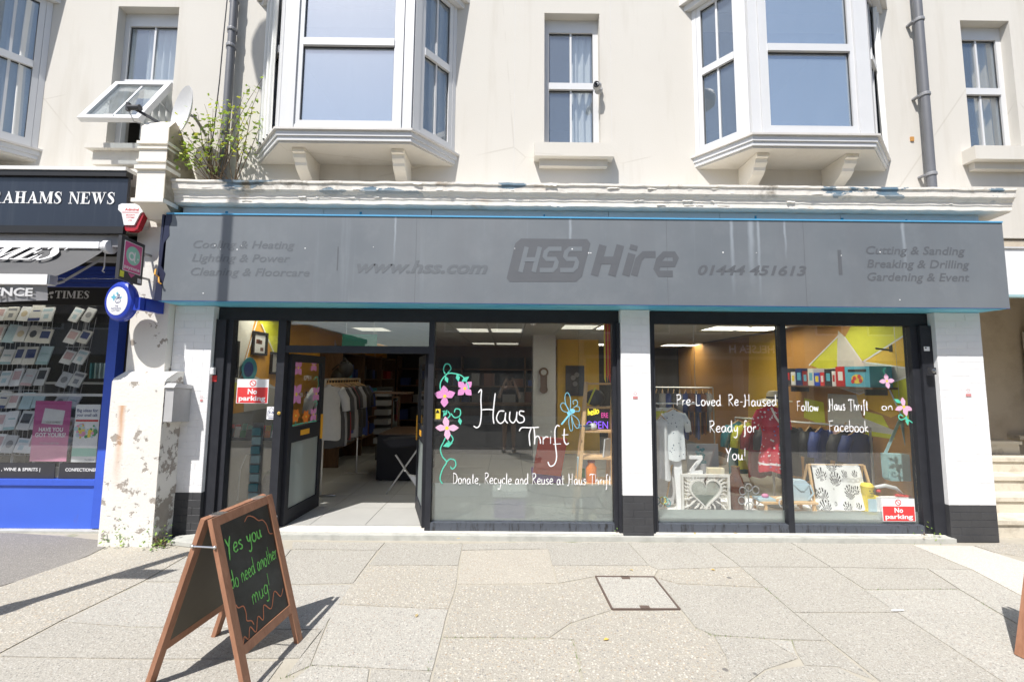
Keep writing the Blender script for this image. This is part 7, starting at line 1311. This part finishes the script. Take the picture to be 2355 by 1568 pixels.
# ------------------------------------------------------------------ chalkboard A-boards
def aboard(name, base, yaw, label, write):
    t = thing(name, base, label, 'sandwich board'); base = Vector(base); t.rotation_euler.z = yaw
    Wd, Ht, Sp, th = .49, .89, .285, .026
    def panel(s_):   # s_=-1: panel whose foot is at -Y (the front), +1: rear
        top = Vector((0, s_*.02, Ht)); foot = Vector((0, s_*Sp, 0)); d = (foot-top).normalized(); L = (foot-top).length; nrm = Vector((0, s_*math.cos(math.atan2(Sp, Ht)), math.sin(math.atan2(Sp, Ht)))); X = Vector((1, 0, 0))
        def bb(mb, x0, x1, l0, l1, d0, d1): mb.obox(base+top+X*(x0+x1)/2+d*(l0+l1)/2+nrm*(d0+d1)/2, X*(x1-x0)/2, d*(l1-l0)/2, nrm*(d1-d0)/2)
        m = MB(); bb(m, -Wd/2, -Wd/2+.046, 0, L, -th/2, th/2); m.build('leg', 'aboard_wood', t); m = MB(); bb(m, Wd/2-.046, Wd/2, 0, L, -th/2, th/2); m.build('leg', 'aboard_wood', t)
        m = MB(); bb(m, -Wd/2+.0465, Wd/2-.0465, 0, .05, -th/2+.001, th/2-.001); m.build('rail', 'aboard_wood', t); m = MB(); bb(m, -Wd/2+.0465, Wd/2-.0465, L*.745, L*.745+.05, -th/2+.001, th/2-.001); m.build('rail', 'aboard_wood', t)
        m = MB(); bb(m, -Wd/2+.05, Wd/2-.05, .05, L*.75, -.004, .003); m.build('chalkboard', 'chalkboard', t)
        m = MB(); bb(m, -Wd/2+.03, Wd/2-.03, .02, L*.79, -.0115, -.0045); m.build('board_back', 'hardboard', t)
        return base, top, d, nrm, L
    _, top, d, nrm, L = panel(-1); panel(1)
    for x in (-Wd/2-.004, Wd/2+.004):
        m = MB(); y0, y1 = -.02-Sp*.16, .02+Sp*.16; m.tube([base+Vector((x, y0, Ht*.84)), base+Vector((x, y1, Ht*.84))], .005, 6); m.ell(base+Vector((x, y0, Ht*.84)), .01, .01, .01, 8, 5); m.ell(base+Vector((x, y1, Ht*.84)), .01, .01, .01, 8, 5); m.build('stay', 'steel', t)
    for x in (-.16, .16): m = MB(); m.box(base.x+x-.03, base.x+x+.03, base.y-.03, base.y+.03, base.z+Ht-.002, base.z+Ht+.006); m.build('hinge', 'steel', t)
    fr_ = Frame(base+top+nrm*.0034, (1, 0, 0), -d)
    if write:
        m = MB(); w_ = Wd-.13
        for a_ in (('Yes you', -.18, -.23, .10, .28, .0085, .04), ('do need another', -.195, -.40, .095, .385, .0058, .03), ('mug!', -.075, -.545, .10, .16, .0058, .05)):
            m = MB(); hand_text(m, fr_, *a_); m.build('green_lettering', 'chalk_green', t)
        m = MB()
        for s_ in ([(-.02, -.10), (.02, -.075), (.07, -.095), (.11, -.13), (.15, -.14), (.18, -.18), (.19, -.24), (.225, -.255)], [(-.225, -.52), (-.21, -.545), (-.17, -.555), (-.16, -.60), (-.165, -.64), (-.13, -.66), (-.115, -.69)], [(-.23, -.755), (-.21, -.71), (-.18, -.74), (-.15, -.685), (-.11, -.735), (-.07, -.665), (-.03, -.705), (.0, -.63), (.06, -.68), (.12, -.60), (.17, -.655), (.21, -.62)]): m = MB(); ribbon(m, fr_, _smooth([(x*.84, y*.93) for x, y in s_]), .006, .001, taper=True); m.build('orange_scribble', 'chalk_orange', t)
    return t
AB = [G(*p) for p in ((345, 1568), (595, 1600), (695, 1478), (483, 1472))]   # feet on the paving
ctr = Vector((-1.625, -1.985, 0))
aboard('sandwich_board', ctr, R(84), 'brown framed chalk sandwich board reading Yes you do need another Mug', True)
q = G(2332, 1503); ya = R(-80); off_ = Vector((-.25*math.cos(ya)+.29*math.sin(ya), -.25*math.sin(ya)-.29*math.cos(ya), 0)); aboard('sandwich_board', q-off_, ya, 'brown framed sandwich board cut off at the right edge of the photo', False)

# ------------------------------------------------------------------ sapling on the cornice and weeds
def leafy(name, label, roots, tips, nleaf, seed, sz=(.018, .032), mats=('leaf', 'leaf_yellow'), cat='plant', drop=.05):
    rr = random.Random(seed); t = thing(name, roots[0], label, cat); m_ = MB(); L = [MB(), MB()]
    for tip in tips:
        r0 = Vector(rr.choice(roots)); tip = Vector(tip); mid = r0.lerp(tip, .5)+Vector((rr.uniform(-.06, .06), rr.uniform(-.04, .02), rr.uniform(.0, .06))); pts = [r0, r0.lerp(mid, .5)+Vector((rr.uniform(-.02, .02), 0, 0)), mid, mid.lerp(tip, .5)+Vector((rr.uniform(-.03, .03), 0, .02)), tip]
        m_.tube(pts, [.0055, .0045, .0035, .0025, .0015], 6)
        for k in range(nleaf):
            u_ = rr.uniform(.5, 1.04); i = min(int(u_*4), 3); p = pts[i].lerp(pts[i+1], u_*4-i)+Vector((rr.gauss(0, .06), rr.gauss(0, .05), rr.gauss(-.01, .05)))
            s_ = rr.uniform(*sz); a = Vector((rr.uniform(-1, 1), rr.uniform(-1, .3), rr.uniform(-.8, .3))).normalized(); b = a.cross(Vector((rr.uniform(-.5, .5), rr.uniform(-.5, .5), 1))).normalized(); n_ = a.cross(b)
            L[0 if rr.random() < .62 else 1].add([p-a*s_, p-b*s_*.55+n_*s_*.15, p+a*s_, p+b*s_*.55+n_*s_*.15], [(0, 1, 2, 3)])
    m_.build('stems', 'stem', t); L[0].build('leaves', mats[0], t); L[1].build('yellow_leaves', mats[1], t); return t
for nm in ('leaf', 'leaf_yellow', 'weed'):   # leaves let some light through
    m = MATS[nm]; nt_ = m.node_tree; b_ = nt_.nodes['Principled BSDF']; tl = nt_.nodes.new('ShaderNodeBsdfTranslucent'); mx = nt_.nodes.new('ShaderNodeMixShader'); mx.inputs[0].default_value = .35; tl.inputs[0].default_value = {'leaf': (.35, .5, .05, 1), 'leaf_yellow': (.6, .6, .05, 1), 'weed': (.25, .45, .08, 1)}[nm]
    nt_.links.new(b_.outputs[0], mx.inputs[1]); nt_.links.new(tl.outputs[0], mx.inputs[2]); nt_.links.new(mx.outputs[0], nt_.nodes['Material Output'].inputs['Surface'])
rt = [U(505, 420, -.2), U(538, 418, -.18), U(490, 420, -.22)]
for r_ in rt: r_.z = 3.715
leafy('buddleia_sapling', 'leafy green sapling growing from the cornice beside the downpipe', rt, [U(x, y, Y) for x, y, Y in ((398,322,-.35),(420,340,-.33),(440,295,-.32),(455,262,-.3),(470,240,-.28),(490,250,-.3),(500,222,-.25),(515,258,-.27),(530,230,-.25),(552,240,-.22),(562,215,-.22),(580,235,-.2),(600,195,-.2),(604,180,-.2),(610,265,-.2),(590,290,-.22),(575,265,-.22),(545,300,-.25),(470,320,-.33),(432,365,-.35),(560,330,-.24),(500,300,-.3),(385,300,-.38),(405,285,-.36),(418,312,-.36),(392,345,-.36),(445,330,-.34),(462,285,-.32),(478,268,-.3),(408,360,-.36))], 17, 3, (.018, .034))
def weed(name, px, py, label, seed, n=10, h=.12, Y=None):
    c = G(px, py); rr = random.Random(seed); tips = [c+Vector((rr.uniform(-.10, .10), rr.uniform(-.06, .0), rr.uniform(.3, 1.)*h)) for _ in range(n)]; leafy(name, label, [c, c+Vector((.04, 0, 0)), c-Vector((.04, .01, 0))], tips, 9, seed, (.008, .022), ('weed', 'leaf'))
weed('pavement_weed', 283, 1250, 'tuft of weeds at the foot of the flaking pilaster', 4, 16, .16); weed('pavement_weed', 368, 1254, 'low green weed against the dark base of the left pier', 5, 10, .10); weed('pavement_weed', 1420, 1233, 'tiny dry weed beside the middle pier', 6, 5, .05); weed('pavement_weed', 2135, 1240, 'small withered leaves at the foot of the right window', 7, 6, .06)
gr = MB(); rr = random.Random(17)   # moss and grass along the paving joints
for (a, b, n) in (((1016,1466),(1263,1467),46), ((1317,1470),(1340,1560),40), ((1598,1444),(1640,1460),20), ((1640,1460),(1764,1468),30), ((717,1530),(850,1537),26), ((650,1558),(715,1528),22), ((1989,1356),(2204,1354),34), ((2204,1355),(2300,1412),16), ((1757,1349),(1800,1385),12), ((1530,1310),(1640,1309),14), ((985,1545),(994,1500),18), ((1040,1249),(1060,1250),8), ((2010,1245),(2100,1250),16)):
    for k in range(n):
        p = G(a[0], a[1]).lerp(G(b[0], b[1]), rr.random()**1.3)+Vector((rr.gauss(0, .008), rr.gauss(0, .008), -.006)); h = rr.uniform(.006, .022); d = Vector((rr.uniform(-1, 1), rr.uniform(-1, 1), 0))*.006
        gr.add([p-d*.4, p+d*.4, p+d+Vector((0, 0, h))], [(0, 1, 2)])
tag(gr.build('joint_moss', 'weed', None), 'dry grass and moss growing along the paving joints', 'grass', kind='stuff')
lf_ = MB(); lf_.add([(-.02, 0, 0), (0, -.012, .006), (.022, 0, .002), (0, .012, .007)], [(0, 1, 2, 3)]); lfm = [lf_.mesh('fallen_leaf', 'dry'), lf_.mesh('fallen_leaf', 'gold')]
for k, (x, y) in enumerate(((1054, 1238), (1598, 1226), (1692, 1226), (1834, 1223), (1452, 1310), (1394, 1470), (958, 1415), (1640, 1310), (2125, 1236))):
    q = G(x, y, .004 if y > 1247 else .058); o_ = link('fallen_leaf', lfm[k % 2], None, q); o_.rotation_euler.z = k*1.3; tag(o_, 'small dry leaf ' + ['on the step by the doorway', 'on the step under the lettered pane', 'on the step right of the lettered pane', 'on the step under the rightmost pane', 'above the inspection cover', 'on the paving below the inspection cover', 'on the grey slab right of the sandwich board', 'on the warm strip right of the inspection cover', 'at the right end of the step'][k], 'leaf', 'fallen leaves')
q = G(2065, 1405, .004); t = thing('cigarette_end', q, 'white cigarette end lying on the right paving', 'litter'); m_ = MB(); m_.tube([q+Vector((-.045, 0, .006)), q+Vector((.02, .003, .006))], .006, 8); m_.build('paper', 'white', t); m_ = MB(); m_.tube([q+Vector((.0205, .003, .006)), q+Vector((.045, .004, .006))], .006, 8); m_.build('filter', 'offwhite', t)

# ------------------------------------------------------------------ across the road (seen only as reflections and shade)
def lamp_post():
    base = Vector((-3.67, -1.60, 0)) - Vector((math.sin(SUN_AZ), math.cos(SUN_AZ), 0))*.5
    t = thing('lamp_post', base, 'tall grey lamp post at the kerb whose shadow crosses the sign', 'lamp post'); m_ = MB(); m_.lathe([(.09, 0), (.09, 1.1), (.075, 1.15), (.052, 1.3), (.045, 8.75)], base, 14); m_.build('column', 'pipe_grey', t, smooth=40)
    m_ = MB(); m_.lathe([(.12, -.2), (.27, -.1), (.31, .05), (.27, .2), (.12, .32), (.03, .36)], base+Vector((0, 0, 8.9)), 18); m_.build('lantern', 'midgrey', t, smooth=40)
    m_ = MB(); m_.box(base.x-.02, base.x+.34, base.y-.06, base.y-.055, 2.0, 2.3); m_.build('sign_plate', 'midgrey', t)
lamp_post()
def opposite(x0, x1, h, mat, label, y=-13.6, sign=None):
    t = thing('opposite_building', ((x0+x1)/2, y, 0), label, 'building'); box('wall', mat, t, x0, x1, y-7, y, -.02, h); box('roof', 'dark_board', t, x0-.1, x1+.1, y-7.1, y+.25, h+.001, h+.25)
    x = x0+.5
    while x+1.9 < x1:
        for z in (3.6,) if h < 6.5 else (3.6, 6.4):
            if z+1.5 < h: w_ = box('window', 'upvc', t, x, x+1.2, y+.001, y+.05, z, z+1.5); box('pane', 'gloss_black', w_, x+.07, x+1.13, y+.051, y+.056, z+.07, z+1.43)
        s_ = box('shop_window', 'frame_black', t, x-.2, x+1.6, y+.001, y+.06, .3, 2.5); box('shop_pane', 'gloss_black', s_, x-.1, x+1.5, y+.061, y+.066, .4, 2.4); x += 2.3
    if sign:
        box('fascia', 'charcoal', t, x0+.2, x1-.2, y+.07, y+.16, 2.65, 3.25); f_ = Frame((x1-.5, y+.162, 2.8), (-1, 0, 0), (0, 0, 1)); m_ = MB(); font_text(m_, f_, sign, .1, 0, .34, None, .002, bold=.02); m_.build('lettering', 'paint_white', t)
opposite(-3.4, 3.0, 7.2, 'brown', 'brick building across the road facing the thrift shop'); opposite(3.05, 12.5, 7.0, 'grey', 'grey building across the road with a white lettered fascia', sign='CHELSEA H'); opposite(-13, -8.8, 3.6, 'brown', 'low brick building across the road at the far left'); opposite(13, 26, 7.5, 'sand', 'sand coloured building across the road at the far right'); opposite(-26, -13.4, 6.0, 'grey', 'grey building across the road beyond the low one')
box('garden_wall', 'brown', None, -8.7, -3.5, -13.6, -13.3, -.02, 1.9); tag(bpy.data.objects['garden_wall'], 'brick garden wall between the buildings across the road', 'wall')

# ------------------------------------------------------------------ the photographer, seen only as a reflection in the shop glass
def photographer():
    b = Vector((0, -4.92, 0)); V = []; E_ = []; Rd = []
    def add(p, r, parent=None):
        V.append(b+Vector(p)); Rd.append(r); i = len(V)-1
        if parent is not None: E_.append((parent, i))
        return i
    pelvis = add((0, 0, .93), (.15, .11)); waist = add((0, 0, 1.08), (.125, .095), pelvis); chest = add((0, .01, 1.27), (.15, .105), waist); sh = add((0, 0, 1.40), (.11, .08), chest); nk = add((0, .01, 1.47), (.05, .05), sh); hd = add((0, .03, 1.56), (.075, .088), nk); add((0, .03, 1.66), (.07, .08), hd)
    for s_ in (-1, 1):
        hip = add((s_*.09, 0, .86), (.085, .085), pelvis); kn = add((s_*.10, .015, .48), (.055, .058), hip); cf = add((s_*.10, -.01, .32), (.048, .052), kn); an = add((s_*.105, 0, .09), (.034, .036), cf); ft = add((s_*.11, .08, .045), (.038, .034), an); add((s_*.12, .17, .035), (.034, .026), ft)
        so = add((s_*.17, 0, 1.39), (.055, .055), sh); el = add((s_*.24, .10, 1.20), (.042, .042), so); wr = add((s_*.115, .22, 1.53), (.028, .026), el); add((s_*.085, .235, 1.60), (.034, .022), wr)
    me = bpy.data.meshes.new('body'); me.from_pydata(V, E_, []); ob_ = bpy.data.objects.new('person_rig', me); COL.objects.link(ob_); md = ob_.modifiers.new('skin', 'SKIN'); md.use_smooth_shade = True
    for i, r_ in enumerate(Rd): me.skin_vertices[0].data[i].radius = r_
    me.skin_vertices[0].data[0].use_root = True; ob_.modifiers.new('sub', 'SUBSURF').levels = 2
    dg = bpy.context.evaluated_depsgraph_get(); dg.update(); body = bpy.data.meshes.new_from_object(ob_.evaluated_get(dg)); bpy.data.objects.remove(ob_)
    m_ = MB(); m_.v = [tuple(v.co) for v in body.vertices]; m_.f = [tuple(p.vertices) for p in body.polygons]; m_.m = [0]*len(m_.f)
    for s_ in (-1, 1):   # fingers curled round the camera, thumb behind
        for k in range(4):
            z = 1.645-.02*k; m_.tube([b+Vector((s_*.09, .24, z-.02)), b+Vector((s_*.075, .285-.004*k, z)), b+Vector((s_*.05, .295-.004*k, z)), b+Vector((s_*.03, .28, z-.004))], [.010, .0095, .009, .007], 7)
        m_.tube([b+Vector((s_*.09, .225, 1.585)), b+Vector((s_*.07, .20, 1.62)), b+Vector((s_*.045, .195, 1.635))], [.012, .011, .008], 7)
    t = thing('person', b, 'person in a dark dress holding up a camera, reflected in the shop glass', 'person'); m_.build('body', 'skin', t, smooth=True)
    m_ = MB(); m_.lathe([(.13, 1.40), (.175, 1.34), (.17, 1.2), (.15, 1.08), (.19, .92), (.24, .66), (.235, .64), (.14, .92), (.12, 1.08)], b, 26, 'Z', (1, .72)); m_.build('dress', 'charcoal', t, smooth=True)
    for s_ in (-1, 1):
        m_ = MB(); m_.ell(b+Vector((s_*.115, .09, .035)), .05, .135, .04, 14, 8); m_.build('shoe', 'black', t, smooth=True); m_ = MB(); m_.tube([b+Vector((s_*.14, -.01, 1.385)), b+Vector((s_*.20, .03, 1.30)), b+Vector((s_*.235, .08, 1.22))], [.075, .068, .058], 12); m_.build('sleeve', 'charcoal', t, smooth=True)
    m_ = MB(); m_.ell(b+Vector((0, -.005, 1.60)), .098, .105, .125, 16, 10, .03); m_.tube([b+Vector((0, -.07, 1.58)), b+Vector((0, -.09, 1.45)), b+Vector((0, -.08, 1.32))], [.08, .075, .04], 10); m_.build('hair', 'brown', t, smooth=True)
    m_ = MB(); m_.box(-.07, .07, b.y+.20, b.y+.27, 1.60, 1.70); m_.box(-.03, .03, b.y+.205, b.y+.265, 1.701, 1.73); cb = thing('handheld_camera', (0, b.y+.23, 1.6), 'black camera held up by the reflected photographer', 'camera'); m_.build('camera_body', 'black', cb); m_ = MB(); m_.lathe([(.03, -.052), (.037, -.05), (.037, -.02), (.035, 0)], (0, b.y+.272, 1.645), 16, 'Y'); m_.build('lens', 'charcoal', cb)
photographer()
